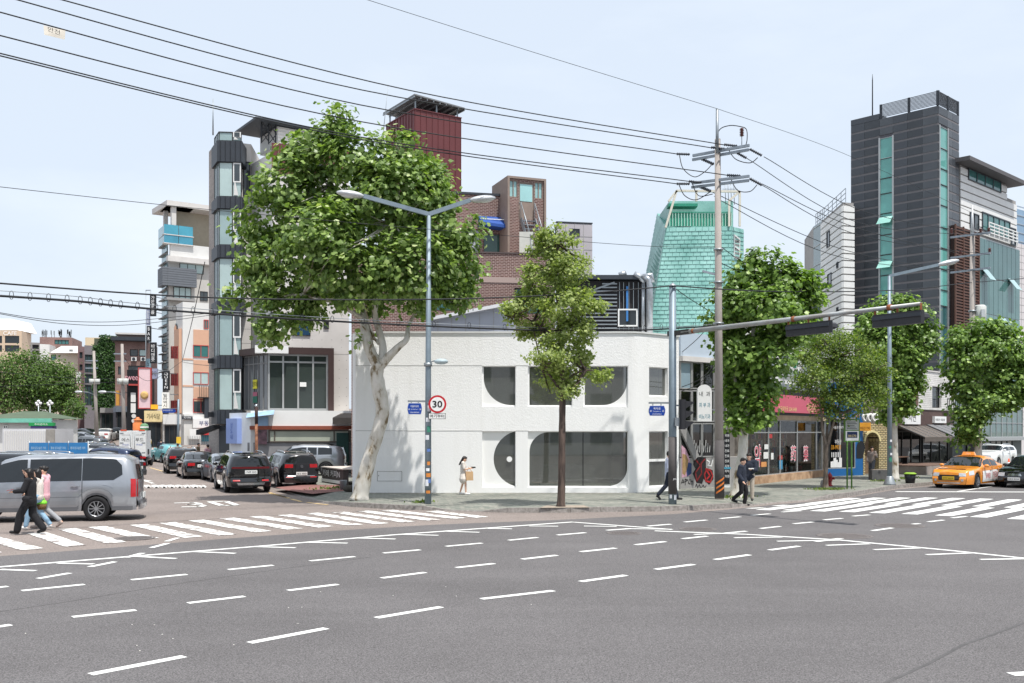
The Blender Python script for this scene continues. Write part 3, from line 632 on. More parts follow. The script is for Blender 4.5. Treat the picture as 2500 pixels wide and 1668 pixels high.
# framed window box, a thick dark-brown frame standing proud
BRN = mat('brown_frame', (66, 50, 48), .5, .08); bx0 = g1.uz(668, 0)[0]-.9; R_ = g1.R(672, 868, 798, 1002)
mb = MB(); u0, u1, z0, z1 = R_; u0 = -.55
for q in ((u1, u1+.34, z0-.15, z1+.4), (u0, u1, z1, z1+.4)): g1.box(mb, *q, -.05, 1.0)
mb.build('window_surround', BRN, cb)
X(g1, 'window_base', ALU, cb, u0+.02, u1-.01, z0-.12, z0, .0, .9)
w = g1.window(cb, (u0+.3, u1, z0, z1), glass('office_glass', (58, 66, 64)), ALU, nx=4, zsplit=[z0+(z1-z0)*.86], fw=.1, inset=-.75, proud=.06)
gs = Face(g1.P(u0-1.3, 0, -2.2).xy, g1.P(u0+.3, 0, .75).xy); gs.window(cb, (0, gs.len, z0, z1), glass('bill_covered_glass', (96, 98, 100)), mat('grey_frame', (120, 120, 120)), nx=6, zsplit=[z0+(z1-z0)*.84], fw=.07, inset=0)
X(gs, 'window_surround', BRN, cb, -.1, gs.len, z1, z1+.4, -.2, .3); X(gs, 'window_surround', BRN, cb, -.25, .02, z0, z1, -.2, .3)
for k, (u, z, w_, h_, m_) in enumerate(((gs.len*.5, z0+1.3, .5, .55, mat('yellow_poster', (208, 200, 60))), (gs.len*.5, z0+.85, .5, .25, mat('pink_poster', (160, 90, 110))), (gs.len*.5, z0+.45, .5, .4, mat('green_poster', (40, 100, 84))))):
    ps = X(gs, 'poster', m_, cb, u, u+w_, z, z+h_, .05, .07)
    if k == 0: lettering('임대', gs.P(u+.25, z+.28, .08), gs.t3, UP, .3, BLACKT, ps)
X(g1, 'notice', SIGNW, cb, 1.6, 1.98, z0+(z1-z0)*.42, z0+(z1-z0)*.5, .8, .83)
mb = MB(); r = g1.R(622, 848, 702, 866); g1.box(mb, r[0], r[1], r[2], r[3], .5, 1.25); sg = mb.build('roof_sign', SIGNW, cb); lettering('SWEET JEJU', g1.P((r[0]+r[1])/2-.2, (r[2]+r[3])/2, 1.25), g1.t3, UP, .1, mat('grey_print', (120, 120, 120)), sg, out=.01)
for (x0, y0, x1, y1, gm) in ((790, 786, 803, 803, GREYG), (712, 780, 758, 820, glass('navy_glass', (40, 70, 100))), (652, 720, 662, 745, GREYG)):
    win(g1, cb, g1.R(x0, y0, x1, y1), gm, DFR, fw=.04, inset=-.04)
# rooftop canopy of steel trusses
z0 = z_(352); mb = MB()
rt = Face(at(640, 0, 61.5).xy, at(800, 0, 64).xy); zr0, zr1 = rt.uz(690, 355)[1], rt.uz(690, 305)[1]
rt.box(mb, 1.0, 4.4, zr0, zr1-.15, -3, 0); rs = mb.build('rooftop_room', OFFW, cb)
for k in range(6): X(rt, 'siding_lap', CONC, rs, 1.0, 4.4, zr0+k*.2, zr0+k*.2+.03, 0, .03)
X(rt, 'canopy_roof', CHAR, cb, -.6, 5.4, zr1-.1, zr1+.05, -3.2, .5)
for k in range(3):
    for q in ((0, 0), (0, 1)):
        N('truss_post', BLK, cb, 'bar', rt.P(k*.45-.05, zr0-.1, .05), rt.P(k*.45-.05, zr1, .05), .07); break
for a, b in ((0, .45), (.45, 0), (.45, .9), (.9, .45)):
    for zz in (0, .6): N('truss_brace', BLK, cb, 'bar', rt.P(a, zr0+zz, .05), rt.P(b, zr0+zz+.6, .05), .045)
# ---- white street-level shop in front ----
d = 57.5; SA = at(560, 0, 59.5).xy; SB = at(612, 0, d).xy; SC = at(866, 0, d+.6).xy
sh = thing('white_shop', 'low white shop with pale lintel and long window under the concrete building', 'shop', (SB.x, SB.y, .15)); s1 = Face(SB, SC); s0 = Face(SA, SB)
zz = lambda y: s1.uz(700, y)[1]
X(s1, 'lintel', mat('white_render', (236, 236, 234), .8, .03), sh, 0, s1.len, zz(1040), zz(1003), -3, 0)
X(s1, 'rail', mat('rust_rail', (150, 84, 66), .8, .15, 5), sh, -.05, s1.len, zz(1049), zz(1040), -.3, .08)
ws = s1.window(sh, (1.0, s1.len-.2, zz(1080), zz(1050)), glass('frosted_glass', (176, 182, 166), .35), mat('bronze_frame', (96, 88, 80)), usplit=[1.35, 2.5*1.9, 2.95*1.9], fw=.07, inset=.05)
X(s1, 'wall', mat('grey_plinth', (138, 138, 140), .85, .15, 2), sh, -.2, s1.len, .15, zz(1081), -3, -.1)
dr_ = X(s1, 'door', mat('green_door', (34, 72, 66), .5, .1), sh, s1.len-1.05, s1.len-.35, .15, zz(1057), -.1, .03)
X(s1, 'handle', STEEL, dr_, s1.len-.9, s1.len-.84, 1.2, 1.35, .03, .09)
X(s0, 'side_wall', mat('white_render2', (228, 230, 230), .8, .04), sh, 0, s0.len, .15, s0.uz(590, 1008)[1], -.6, 0)
mb = MB(); r = s0.R(570, 1022, 588, 1083); s0.box(mb, r[0]-.35, r[1]+.1, r[2], r[3], .0, .3); bs = mb.build('blue_sign', mat('lilac_sign', (140, 160, 210), .5, .05), sh)
lettering('상\n도\n네', s0.P((r[0]+r[1])/2-.1, (r[2]+r[3])/2, .3), s0.t3, UP, 1.0, mat('blue_print', (60, 90, 170)), bs, out=.01)
mb = MB(); a = at(610, 1000, 57); mb.hexa([at(600, 1020, 57), at(668, 1012, 56.5), at(668, 1012, 58.5), at(600, 1020, 58.5), at(604, 1010, 57.6), at(670, 1001, 57.3), at(670, 1001, 58.5), at(604, 1010, 58.5)]); mb.build('awning', mat('blue_awning', (150, 180, 205), .7, .2, 2), sh)
for k, (x0, x1, m_) in enumerate(((630, 652, mat('photo_poster', (120, 90, 100), .6, .8, 3, tint=(60, 80, 60))), (625, 655, mat('sky_poster', (150, 180, 210), .6, .1)))):
    y0, y1 = ((1040, 1085), (1018, 1040))[k]; mb = MB(); r = s1.R(x0, y0, x1, y1); s1.box(mb, *r, .02, .06+k*.02); mb.build('poster', m_, sh)
mb = MB(); mb.hexa([at(812, 1035, 56), at(866, 1035, 56), at(866, 1035, 58.6), at(812, 1035, 58.6), at(812, 1020, 56), at(866, 1020, 56), at(866, 1006, 58.6), at(838, 1006, 58.6)]); mb.build('canopy', mat('tan_canopy', (110, 102, 94), .7, .15), sh)
ld = mat('dark_slot', (44, 42, 42)); X(s1, 'downpipe_slot', ld, sh, s1.len-.05, s1.len+.2, 0.15, 9.2, -.6, .0)
# low planter wall with pale lettering beside the parking bay
pw = thing('planter_wall', 'low dark planter wall with pale lettering beside the white building', 'wall', (-9.6, 47.5, .15))
fpw = Face(at(786, 0, 47.5).xy, at(838, 0, 44.6).xy); X(fpw, 'wall', mat('dark_wall', (78, 72, 70), .8, .1), pw, 0, fpw.len, .15, .85, -.25, 0)
X(fpw, 'slab', mat('pale_slab', (200, 190, 180), .8, .1), pw, -.05, fpw.len+.1, .85, .9, -1.9, .05); lettering('카페 커피N', fpw.P(fpw.len*.45, .62, 0), fpw.t3, UP, .32, WHITET, pw, w=fpw.len*.8); X(fpw, 'pale_band', SIGNW, pw, 0, fpw.len*.92, .2, .34, 0, .03)
# ---- oxblood rooftop tower with a steel canopy ----
d = 66.0; c = at(1012.5, 0, d).xy; l = Vector((-1603, 2431)).normalized(); r = Vector((3727, 2431)).normalized()
Pl = c+l*4.2; Pr = c+r*3.55; zt = at(0, 267, d).z; zb = 10.0
rd, (r0, r1) = building('oxblood_tower', 'oxblood standing-seam metal tower with steel canopy on top', [Pl, c, Pr], zb, zt, REDM, rect=True)
for f, n in ((r0, 10), (r1, 8)):
    for k in range(n+1): mb = MB(); u = min(max(f.len*k/n, .02), f.len-.02); f.box(mb, u-.015, u+.015, zb, zt, -.01, .04); mb.build('standing_seam', REDM, rd)
    X(f, 'coping', REDM, rd, -.03, f.len+.03, zt, zt+.06, -.1, .06)
cc = (Pl+Pr)*.5; mb = MB(); ex = (Pr-c)*.54; ey = (Pl-c)*.56
cp = [cc-ex-ey, cc+ex-ey, cc+ex+ey, cc-ex+ey]; zc = at(0, 257, 67).z
mb.prism([(p.x, p.y, zc+(.25 if i in (0, 3) else 0)) for i, p in enumerate(cp)], (0, 0, .09)); cn_ = mb.build('canopy_roof', mat('grey_sheet', (120, 122, 124), .5, .1), rd)
for k in range(9):
    f_ = k/8; a = cp[0].lerp(cp[1], f_); b = cp[3].lerp(cp[2], f_); N('rafter', STEEL, cn_, 'bar', (a.x, a.y, zc+.22*(1-f_)-.06), (b.x, b.y, zc+.22*(1-f_)-.06), .05, .1)
for a_ in (.1, .9):
    for b_ in (.08, .5, .92):
        p = cp[0].lerp(cp[1], b_).lerp(cp[3].lerp(cp[2], b_), a_); N('canopy_post', STEEL, rd, 'bar', (p.x, p.y, zt-1.2), (p.x, p.y, zc+.2*(1-b_)), .1)
p = at(932, 360, 65); N('antenna_mast', STEEL, rd, 'tube', [p, at(948, 205, 65)], [.03, .012], 5); mb = MB(); q = at(940, 330, 65); mb.box(q.x-.1, q.x+.1, q.y-.1, q.y+.1, q.z-.3, q.z+.3); mb.build('antenna_box', WFR, rd)
# ---- brown brick building behind the white one ----
d = 52.0; B0 = at(858, 0, d).xy; B1 = at(1335, 0, d+1.5).xy; fbk = Face(B0, B1); zt = fbk.uz(1240, 620)[1]
wl = [fbk.R(1256, 703, 1340, 768), fbk.R(1022, 700, 1118, 760)]; wl[0] = (wl[0][0], min(wl[0][1], fbk.len-.1), wl[0][2], wl[0][3])
bk, (fbk,) = building('brick_building', 'brown brick building with green windows behind the white corner building', [B0, B1], .15, zt, BRICK, {0: wl}, back=8, backdir=(.1, 1), coping=mat('dark_coping', (84, 72, 70)))
for r in wl: fbk.window(bk, r, glass('brick_window_glass', (50, 92, 90)), BRN, usplit=[r[0]+(r[1]-r[0])*.45], fw=.07, inset=.1)
mb = MB(); z = fbk.uz(1200, 690)[1]; fbk.box(mb, 0, fbk.len, z, z+.3, -.02, .03); mb.build('soldier_course', BRICK, bk)
fu = Face(at(1090, 0, 55).xy, at(1242, 0, 55.8).xy); z0u, z1u = zt-.2, fu.uz(1200, 478)[1]; wu = [fu.R(1180, 572, 1264, 618), fu.R(1140, 560, 1172, 618)]; wu[0] = (wu[0][0], fu.len-.02, wu[0][2], wu[0][3])
mb = MB(); fu.wall(mb, 0, fu.len, z0u, z1u, wu, .12); mb.build('upper_wall', BRICK, bk)
X(fu, 'roof', CHAR, bk, 0, fu.len, z1u, z1u+.12, -4, .06)
fu.window(bk, wu[0], glass('green_room_glass', (48, 84, 78)), BRN, usplit=[(wu[0][0]+wu[0][1]*2)/3], fw=.05, inset=.08); fu.window(bk, wu[1], mat('grey_door', (170, 176, 186)), BRN, fw=.04, inset=.08)
mb = MB(); r = fu.R(1168, 530, 1262, 556); AWB = mat('blue_awning_cloth', (40, 78, 150), .7, .08); mb.hexa([fu.P(r[0], r[2]-.05, .9), fu.P(r[1], r[2]-.25, .9), fu.P(r[1], r[2]-.25, .02), fu.P(r[0], r[2]-.05, .02), fu.P(r[0], r[2]+.12, .9), fu.P(r[1], r[2]-.1, .9), fu.P(r[1], r[3], .02), fu.P(r[0], r[3], .02)]); aw = mb.build('awning', AWB, bk)
X(fu, 'stripe', WHITET, aw, r[0], r[1], r[2]+.3, r[2]+.34, .62, .66)
# rooftop door box
fd = Face(at(1238, 0, 54.6).xy, at(1332, 0, 55.4).xy); zd1 = fd.uz(1285, 434)[1]; zd0 = z0u; TAN = mat('tan_frame', (138, 122, 112), .6, .1); drr = fd.R(1266, 446, 1304, 536); wa, wc = fd.R(1243, 440, 1264, 482), fd.R(1305, 445, 1325, 486)
mb = MB(); fd.wall(mb, .1, fd.len-.1, zd0, zd1-.1, [drr, wa, wc], .1); mb.build('upper_wall', BRICK, bk)
mb = MB(); fd.box(mb, 0, .12, zd0, zd1, -2.5, .1); fd.box(mb, fd.len-.12, fd.len, zd0, zd1, -2.5, .1); fd.box(mb, .12, fd.len-.12, zd1-.12, zd1, -2.5, .1); mb.build('door_surround', TAN, bk)
for r in (wa, wc): fd.window(bk, r, glass('sky_glass', (150, 190, 190)), TAN, nx=2, fw=.05, inset=.05)
do = X(fd, 'door', TAN, bk, drr[0], drr[1], drr[2], drr[3], -.1, -.05); X(fd, 'pane', glass('door_glass', (160, 205, 205)), do, drr[0]+.1, drr[1]-.1, drr[2]+1.0, drr[3]-.1, -.05, -.03); N('handle', STEEL, do, 'lathe', [(.03, 0), (.03, .05)], fd.P(drr[0]+.08, drr[2]+.9, -.05), 8, ax=(0, -1, 0))
# steel stair down to the terrace
sa0, sa1 = fd.P(drr[0]+.1, drr[2], .1), fd.P(drr[1], drr[2], .1); sb0 = Vector((at(1298, 618, 53.9).x, 53.9, zt)); sb1 = sb0+Vector((.75, 0, 0))
for a, b in ((sa0, sb0), (sa1, sb1)):
    sr = N('stair_stringer', STEEL, bk, 'bar', a, b, .05, .2); mb = MB(); hh = Vector((0, 0, .9)); mb.tube([a+hh, b+hh], .03, 6); mb.build('handrail', STEEL, sr)
    for k in range(4):
        p = a.lerp(b, k/3); N('baluster', STEEL, sr, 'tube', [p, p+hh], .022, 5)
for k in range(9): p, q = sa0.lerp(sb0, (k+.5)/9), sa1.lerp(sb1, (k+.5)/9); N('stair_tread', STEEL, bk, 'bar', p, q, .2, .03)
mb = MB(); r = fu.R(1266, 566, 1300, 622); q = at(1268, 620, 54); mb.box(q.x, q.x+.75, q.y, q.y+.5, zt, at(0, 566, 54).z); mb.build('tank_box', mat('cream_box', (196, 196, 188), .7, .08), bk)
# grey tiled block
d = 68; gb, (fg,) = building('grey_tile_block', 'small grey tiled rooftop block right of the brick building', [at(1359, 0, d).xy, at(1446, 0, d+.5).xy], 8, at(0, 545, d).z, mat('grey_tile', (178, 172, 176), .6, .06, 1), back=4)
for k in range(1, 4): X(fg, 'tile_joint', CONC2, gb, fg.len*k/4-.015, fg.len*k/4+.015, 8, fg.uz(1400, 545)[1], -.01, .01)
for k in range(8): mb = MB(); z = fg.uz(1400, 545)[1]-.9*k-.9; fg.box(mb, 0, fg.len, z-.015, z+.015, -.01, .012); mb.build('tile_joint', CONC2, gb)
X(fg, 'coping', CHAR, gb, -.02, fg.len+.02, fg.uz(1400, 545)[1], fg.uz(1400, 545)[1]+.08, -.3, .03); win(fg, gb, fg.R(1390, 559, 1415, 577), DARKG, CHAR, fw=.04, inset=-.04)
# pale grey sloped shed
d = 48.6; gsd = thing('grey_shed', 'pale grey shed with a sloping roof edge above the white building', 'shed', (at(1050, 0, d).x, d, 5))
q = [at(1052, 783, d), at(1256, 742, d), at(1260, 830, d), at(1048, 830, d)]; N('wall', mat('grey_sheet2', (158, 162, 174), .6, .06, .5), gsd, 'prism', [(p.x, p.y, p.z) for p in q], (0, 2.5, 0))
for k in range(6): mb = MB(); f_ = (k+.5)/6; p = q[0].lerp(q[1], f_); mb.box(p.x-.012, p.x+.012, d-.015, d+.01, q[2].z, p.z-.1); mb.build('sheet_joint', CONC2, gsd)
N('roof_edge', mat('pale_trim', (206, 206, 210), .5, .05), gsd, 'bar', q[0]+Vector((-.2, -.15, .03)), q[1]+Vector((.05, -.15, .03)), .4, .16)
# black slatted shed with ducts
d = 49.5; bsd = thing('black_slatted_shed', 'black shed with grey slats, mesh window and silver ducts on roof level', 'shed', (at(1400, 0, d).x, d, 5))
fq = Face(at(1402, 0, d).xy, at(1578, 0, d).xy); Z = lambda y: fq.uz(1450, y)[1]
X(fq, 'wall', mat('black_shed_wall', (42, 40, 42), .8, .15, 2), bsd, 0, fq.len, Z(840), Z(686), -2.6, 0); X(fq, 'roof', CHAR, bsd, -.1, fq.len+.1, Z(684), Z(674), -2.8, .35)
for k in range(14):
    y = 695+k*9; x0 = 1470 if k < 2 else max(1405, 1466-(k-1)*22); u0 = fq.uz(x0, y)[0]; u1 = fq.uz(1506, y)[0]; X(fq, 'slat', STEEL, bsd, u0, u1, Z(y), Z(y-3), .02, .08)
N('brace', STEEL, bsd, 'bar', fq.P(.2, Z(722), .06), fq.P(fq.uz(1500, 690)[0], Z(690), .06), .08, .08)
for x in (1512, 1522, 1535, 1546, 1558, 1566): mb = MB(); u = fq.uz(x, 0)[0]; fq.box(mb, u-.015, u+.015, Z(815), Z(690), .05, .09); mb.build('mesh_bar', STEEL, bsd)
r = fq.R(1508, 755, 1556, 798); fq.window(bsd, r, DARKG, WFR, fw=.07, inset=-.12)
mb = MB(); u = fq.uz(1528, 0)[0]; fq.box(mb, u, u+.1, Z(785), Z(700), .12, .14); mb.build('blue_hose', mat('blue_hose', (60, 120, 180)), bsd)
DUCT = mat('spiral_duct', (178, 182, 186), .35, .15, 8, metal=.8)
for pts, rr in (([at(1586, 850, 49), at(1586, 700, 49), at(1584, 684, 49), at(1574, 676, 49)], .16), ([at(1570, 830, 49.2), at(1570, 690, 49.2)], .08), ([at(1574, 690, 49.2), at(1562, 676, 49.2), at(1548, 668, 49.2)], .13), ([at(1568, 676, 49), at(1590, 672, 49), at(1592, 690, 49)], .14), ([at(1512, 672, 49.3), at(1528, 666, 49.3)], .13)): N('duct', DUCT, bsd, 'tube', pts, rr, 12)
# ---- teal tiled building: battered faces hung with large shingles ----
d = 58.0; TEAL = mat('teal_tile', (150, 194, 187), .45, .16, .7, tint=(114, 172, 163)); TEALB = mat('teal_backing', (110, 162, 153), .7, .15, 1); TGRN = mat('green_trim', (46, 142, 116), .6, .08)
te = thing('teal_tiled_building', 'tapering teal tiled building with roof terrace and green railing', 'building', (at(1580, 0, d).x, d, 0))
tl, tr_, br_, bl_ = at(1627, 556, d), at(1786, 553, d), at(1786, 1060, d), at(1544, 1060, d); bt, bb = at(1605, 521, 65), at(1505, 1060, 65); ct, cbm = at(1815, 560, 61), at(1815, 1060, 61)
mb = MB(); mb.quad(bl_, br_, tr_, tl); mb.quad(bb, bl_, tl, bt); mb.quad(br_, cbm, ct, tr_); mb.quad(cbm, bb, bt, ct); mb.quad(tl, tr_, ct, bt); mb.build('wall', TEALB, te)
def shingles(c0, c1, c2, c3, nr, nc, off, name='tile', stuff=False, limit=999):
    """rows of lapped tiles on the quad bl, br, tr, tl; every tile is a thin wedge"""
    n = (c1-c0).cross(c3-c0).normalized()
    if n.y > 0: n = -n
    big = MB(); cnt = 0
    for j in reversed(range(nr)):
        a0, a1 = c0.lerp(c3, j/nr), c1.lerp(c2, j/nr); b0, b1 = c0.lerp(c3, (j+.97)/nr), c1.lerp(c2, (j+.97)/nr); m_ = nc
        sh_ = (j % 2)*.5; ed = sorted({0.0, 1.0, *[min(1, max(0, (i+sh_)/m_)) for i in range(m_+1)]})
        for s_, e_ in zip(ed, ed[1:]):
            if e_-s_ < .01: continue
            g_ = .0035; p = [a0.lerp(a1, s_+g_), a0.lerp(a1, e_-g_), b0.lerp(b1, e_-g_), b0.lerp(b1, s_+g_)]; h1, h2 = .035+random.uniform(0, .012), .012
            q8 = [p[0], p[1], p[1]+n*h1, p[0]+n*h1, p[3], p[2], p[2]+n*h2, p[3]+n*h2]
            if stuff or cnt >= limit: big.hexa(q8)
            else: mb = MB(); mb.hexa(q8); mb.build(name, TEAL, te); cnt += 1
    if big.f: tag(big.build(name, TEAL, te), kind='stuff')
shingles(bl_, br_, tr_, tl, 50, 10, 0, limit=300)
shingles(bb, bl_, tl, bt, 50, 9, 0, stuff=True); 
q0, q1, q2, q3 = br_, cbm, ct, tr_; shingles(q0, q1, q2, q3, 50, 4, 0, stuff=True)
ft = Face(at(1627, 0, d).xy, at(1786, 0, d).xy); Zt = lambda y: ft.uz(1700, y)[1]
pent = [at(1640, 556, d+1.3), at(1790, 556, d+1.3), at(1790, 491, d+1.3), at(1634, 491, d+1.3)]; N('penthouse', TEAL, te, 'prism', pent, (0, 4, 0))
X(ft, 'door_canopy', TGRN, te, .2, 1.9, Zt(500), Zt(493), -1.2, -.4); X(ft, 'terrace_door', OFFW, te, 1.0, 1.6, Zt(556), Zt(512), -1.28, -1.2)
for k in range(22): mb = MB(); u = .2+k*(ft.len-.2)/21; ft.box(mb, u-.02, u+.02, Zt(552), Zt(518), -.08, -.04); mb.build('baluster', mat('pale_green_rail', (170, 205, 190)), te)
X(ft, 'rail', TGRN, te, .15, ft.len, Zt(519), Zt(517), -.1, -.02); X(ft, 'rail_screen', mat('green_screen', (70, 160, 135), .4, .1), te, .2, ft.len, Zt(551), Zt(520), -.14, -.12)
CRM = mat('cream_steel', (206, 202, 188), .6, .08)
for a, b in (((1625, 556), (1652, 466)), ((1652, 466), (1806, 468)), ((1806, 468), (1806, 553)), ((1780, 490), (1780, 553)), ((1780, 490), (1806, 468)), ((1632, 492), (1652, 466)), ((1700, 466), (1700, 492))):
    N('frame_bar', CRM, te, 'bar', at(*a, d-.05), at(*b, d-.05), .12)
fc = Face(at(1786, 0, d).xy, at(1815, 0, 61).xy); win(fc, te, fc.R(1790, 578, 1804, 634), DARKG, WFR, fw=.08, inset=-.05, nz=2)
mb = MB()
for k in range(4): p = at(1772+k*7, 500, d+.5); mb.tube([p, at(1770+k*7, 448-5*(k % 2), d+.5)], .02, 4); mb.tube([at(1764+k*7, 462, d+.5), at(1780+k*7, 462, d+.5)], .015, 4)
tag(mb.build('aerials', STEEL, te), kind='stuff')
# low pale building between teal and the plane tree
lb, (f1,) = building('pale_backdrop_building', 'pale grey building seen above the plane tree beside the teal tower', [at(1805, 0, 80).xy, at(1940, 0, 84).xy], 0, at(0, 668, 80).z, OFFW, back=6, coping=CHAR)
# ---- grey building with balconies up the side street ----
d = 120.0; c = at(412, 0, d).xy; l = Vector((-1428, 2431)).normalized(); r = Vector((3405, 2431)).normalized(); Pl = c+l*3.6; 
gm0 = gz(c.x, c.y); Pr = c+r*6.4
gt, (k0, k1) = building('balcony_building', 'tall pale office block with teal balcony, grey louvres and open roof frame', [Pl, c, Pr], gm0-1, at(0, 622, d).z, [CONC2, mat('grey_beige_panel', (190, 186, 180), .8, .08, .6)], rect=True)
zt = lambda y: k1.uz(450, y)[1]
mb = MB(); k1.box(mb, -.3, k1.len, zt(508), zt(495), -6, .3); k0.box(mb, -.3, k0.len, zt(508), zt(497), -3, .28); mb.build('roof_beam', CONC, gt)
for f, u in ((k1, .35), (k0, .2), (k1, 6.0)): X(f, 'roof_column', CONC, gt, u, u+.55, zt(622), zt(508), -.5, 0)
X(k1, 'penthouse_wall', mat('beige_tile', (160, 150, 132), .7, .08), gt, 1.2, k1.len, zt(624), zt(512), -1.6, -1.4)
for i, (y0, y1) in enumerate(((555, 578), (580, 599))):
    for k in range(2): mb = MB(); u = -.7+k*1.75; k1.box(mb, u, u+1.68, zt(y1), zt(y0), .45, .55); mb.build('balcony_panel', BLUEG if i == 0 else glass('blue_glass2', (66, 140, 164)), gt)
    X(k0, 'balcony_panel', glass('blue_glass_side', (140, 180, 190)), gt, .2, k0.len+.55, zt(y1), zt(y0), .45, .55)
    X(k1, 'balcony_slab', CONC, gt, -.75, 2.85, zt(y1+2), zt(y1), -.2, .6)
for k in range(16):
    y = 600+k*21; z = k0.uz(380, y)[1]; ol = X(k0, 'glass_ledge', CONC2, gt, -.3, k0.len*.8, z, z+.12, 0, .45); X(k0, 'pane', glass('side_glass', (128, 160, 168)), ol, -.1, k0.len*.8, z-.72, z-.02, 0, .1)
X(k1, 'upper_block', OFFW, gt, .1, k1.len, zt(644), zt(598), -.1, .3)
X(k1, 'ledge', CONC, gt, -.3, k1.len, zt(643), zt(630), .0, .7)
win(k1, gt, k1.R(438, 645, 497, 668), PALEG, DFR, nx=3, fw=.06, inset=-.05)
for k in range(8):
    y = 658+k*5.6; mb = MB(); k1.box(mb, -.4, 3.1, zt(y+5), zt(y), .3, .9); k0.box(mb, k0.len-2.0, k0.len+.9, zt(y+5), zt(y), .3, .9); mb.build('louvre', mat('slate_louvre', (104, 108, 114), .6, .08), gt)
win(k1, gt, k1.R(423, 702, 466, 730), PALEG, DFR, nx=3, fw=.06, inset=-.1); win(k1, gt, k1.R(488, 712, 507, 735), GREYG, DFR, nx=2, fw=.06, inset=-.05); X(k1, 'ledge', CONC2, gt, -.5, 2.9, zt(737), zt(731), .1, .9)
for k in range(22): z = zt(1040)+k*.55; X(k0, 'siding_board', CONC2, gt, k0.len*.82, k0.len+.3, z, z+.42, .02, .1)
# ---- white and terracotta building ----
d = 105.0; c = at(446, 0, d).xy; Pl = c+Vector((-1428, 2431)).normalized()*3.2; Pr = at(516, 0, d+1.6).xy; g_ = gz(c.x, c.y)
TERRA = mat('terracotta_tile', (206, 164, 138), .7, .06, 1); wt, (m0, m1) = building('terracotta_building', 'white apartment building with terracotta bands, red sills and arched window', [Pl, c, Pr], g_-1, at(0, 737, d).z, OFFW, back=9, backdir=(-.2, 1))
Zm = lambda y: m1.uz(480, y)[1]
for y0, y1 in ((805, 843), (879, 909), (945, 980)): 
    X(m1, 'terracotta_band', TERRA, wt, 1.1, m1.len, Zm(y1), Zm(y0), 0, .06)
for y0, y1 in ((808, 1010),): X(m0, 'terracotta_bay', TERRA, wt, .4, m0.len-.4, m0.uz(430, y1)[1], m0.uz(430, y0)[1], 0, .3)
RED_S = mat('red_sill', (176, 70, 66), .6, .08)
for y0, y1, gm, x0 in ((843, 873, TEALG, 471), (909, 939, PALEG, 471), (974, 1008, GREYG, 471), (781, 803, TEALG, 497)):
    w = m1.window(wt, m1.R(x0, y0, 509, y1), gm, RED_S, fw=.07, inset=-.06, nx=2); 
for y0 in (846, 912, 978):
    for k in range(4): r = m0.R(425+k*4.6, y0, 428+k*4.6, y0+30); m0.window(wt, r, GREYG, RED_S, fw=.05, inset=-.33)
for y in (880, 945): X(m1, 'belt', TERRA, wt, 0, 1.1, Zm(y), Zm(y-4), 0, .04)
mb = MB(); cxy = m0.uz(431, 815); mb.prism([m0.P(cxy[0]+.75*math.cos(a*math.pi/8), cxy[1]+1.1*math.sin(a*math.pi/8), .02) for a in range(9)], m0.n3*.1); aw_ = mb.build('arched_window', DARKG, wt)
for k in range(-1, 2): X(m0, 'mullion', TERRA, aw_, cxy[0]+k*.36-.06, cxy[0]+k*.36+.06, cxy[1]+.02, cxy[1]+.95-abs(k)*.2, .12, .18)
bl2 = X(m1, 'balcony', BLK, wt, 1.5, m1.len+.1, Zm(972), Zm(970), .1, .9)
for k in range(9): X(m1, 'baluster', BLK, bl2, 1.5+k*.19, 1.54+k*.19, Zm(970), Zm(942), .85, .9)
X(m1, 'dark_bay', CHAR, wt, 2.1, m1.len, Zm(1020), Zm(972), 0, .8)
X(m1, 'shop_front', OFFW, wt, .0, m1.len, g_-.2, Zm(1012), .0, .5)
mb = MB(); r = m1.R(466, 1022, 512, 1045); m1.box(mb, r[0], m1.len+.4, r[2], r[3], .5, .9); sg = mb.build('shop_sign', SIGNW, wt); lettering('부동산 P', m1.P((r[0]+m1.len+.5)/2+.3, (r[2]+r[3])/2, .9), m1.t3, UP, .52, mat('navy_print', (30, 40, 110)), sg, out=.015)
mb = MB(); r = m1.R(441, 1017, 466, 1024); m1.box(mb, *r, .5, .7); sg = mb.build('shop_sign', CHAR, wt); lettering('AJ coffee', m1.P((r[0]+r[1])/2, (r[2]+r[3])/2, .7), m1.t3, UP, .2, WHITET, sg, out=.012)
mb = MB(); r = m1.R(457, 1047, 484, 1072); m1.box(mb, *r, .9, .93); mb.build('white_banner', SIGNW, wt)
for k in range(14): X(m1, 'fence_bar', STEEL, wt, .2+k*.18, .23+k*.18, g_, g_+.95, 1.0, 1.03)
mb = MB(); r = m1.R(487, 1052, 512, 1062); m1.box(mb, *r, .5, 1.4); mb.build('red_awning', mat('red_cloth', (190, 50, 52)), wt); mb = MB(); r = m1.R(489, 1063, 512, 1078); m1.box(mb, *r, .5, .6); mb.build('teal_poster', mat('teal_poster', (60, 150, 170), .6, .3, 4), wt)
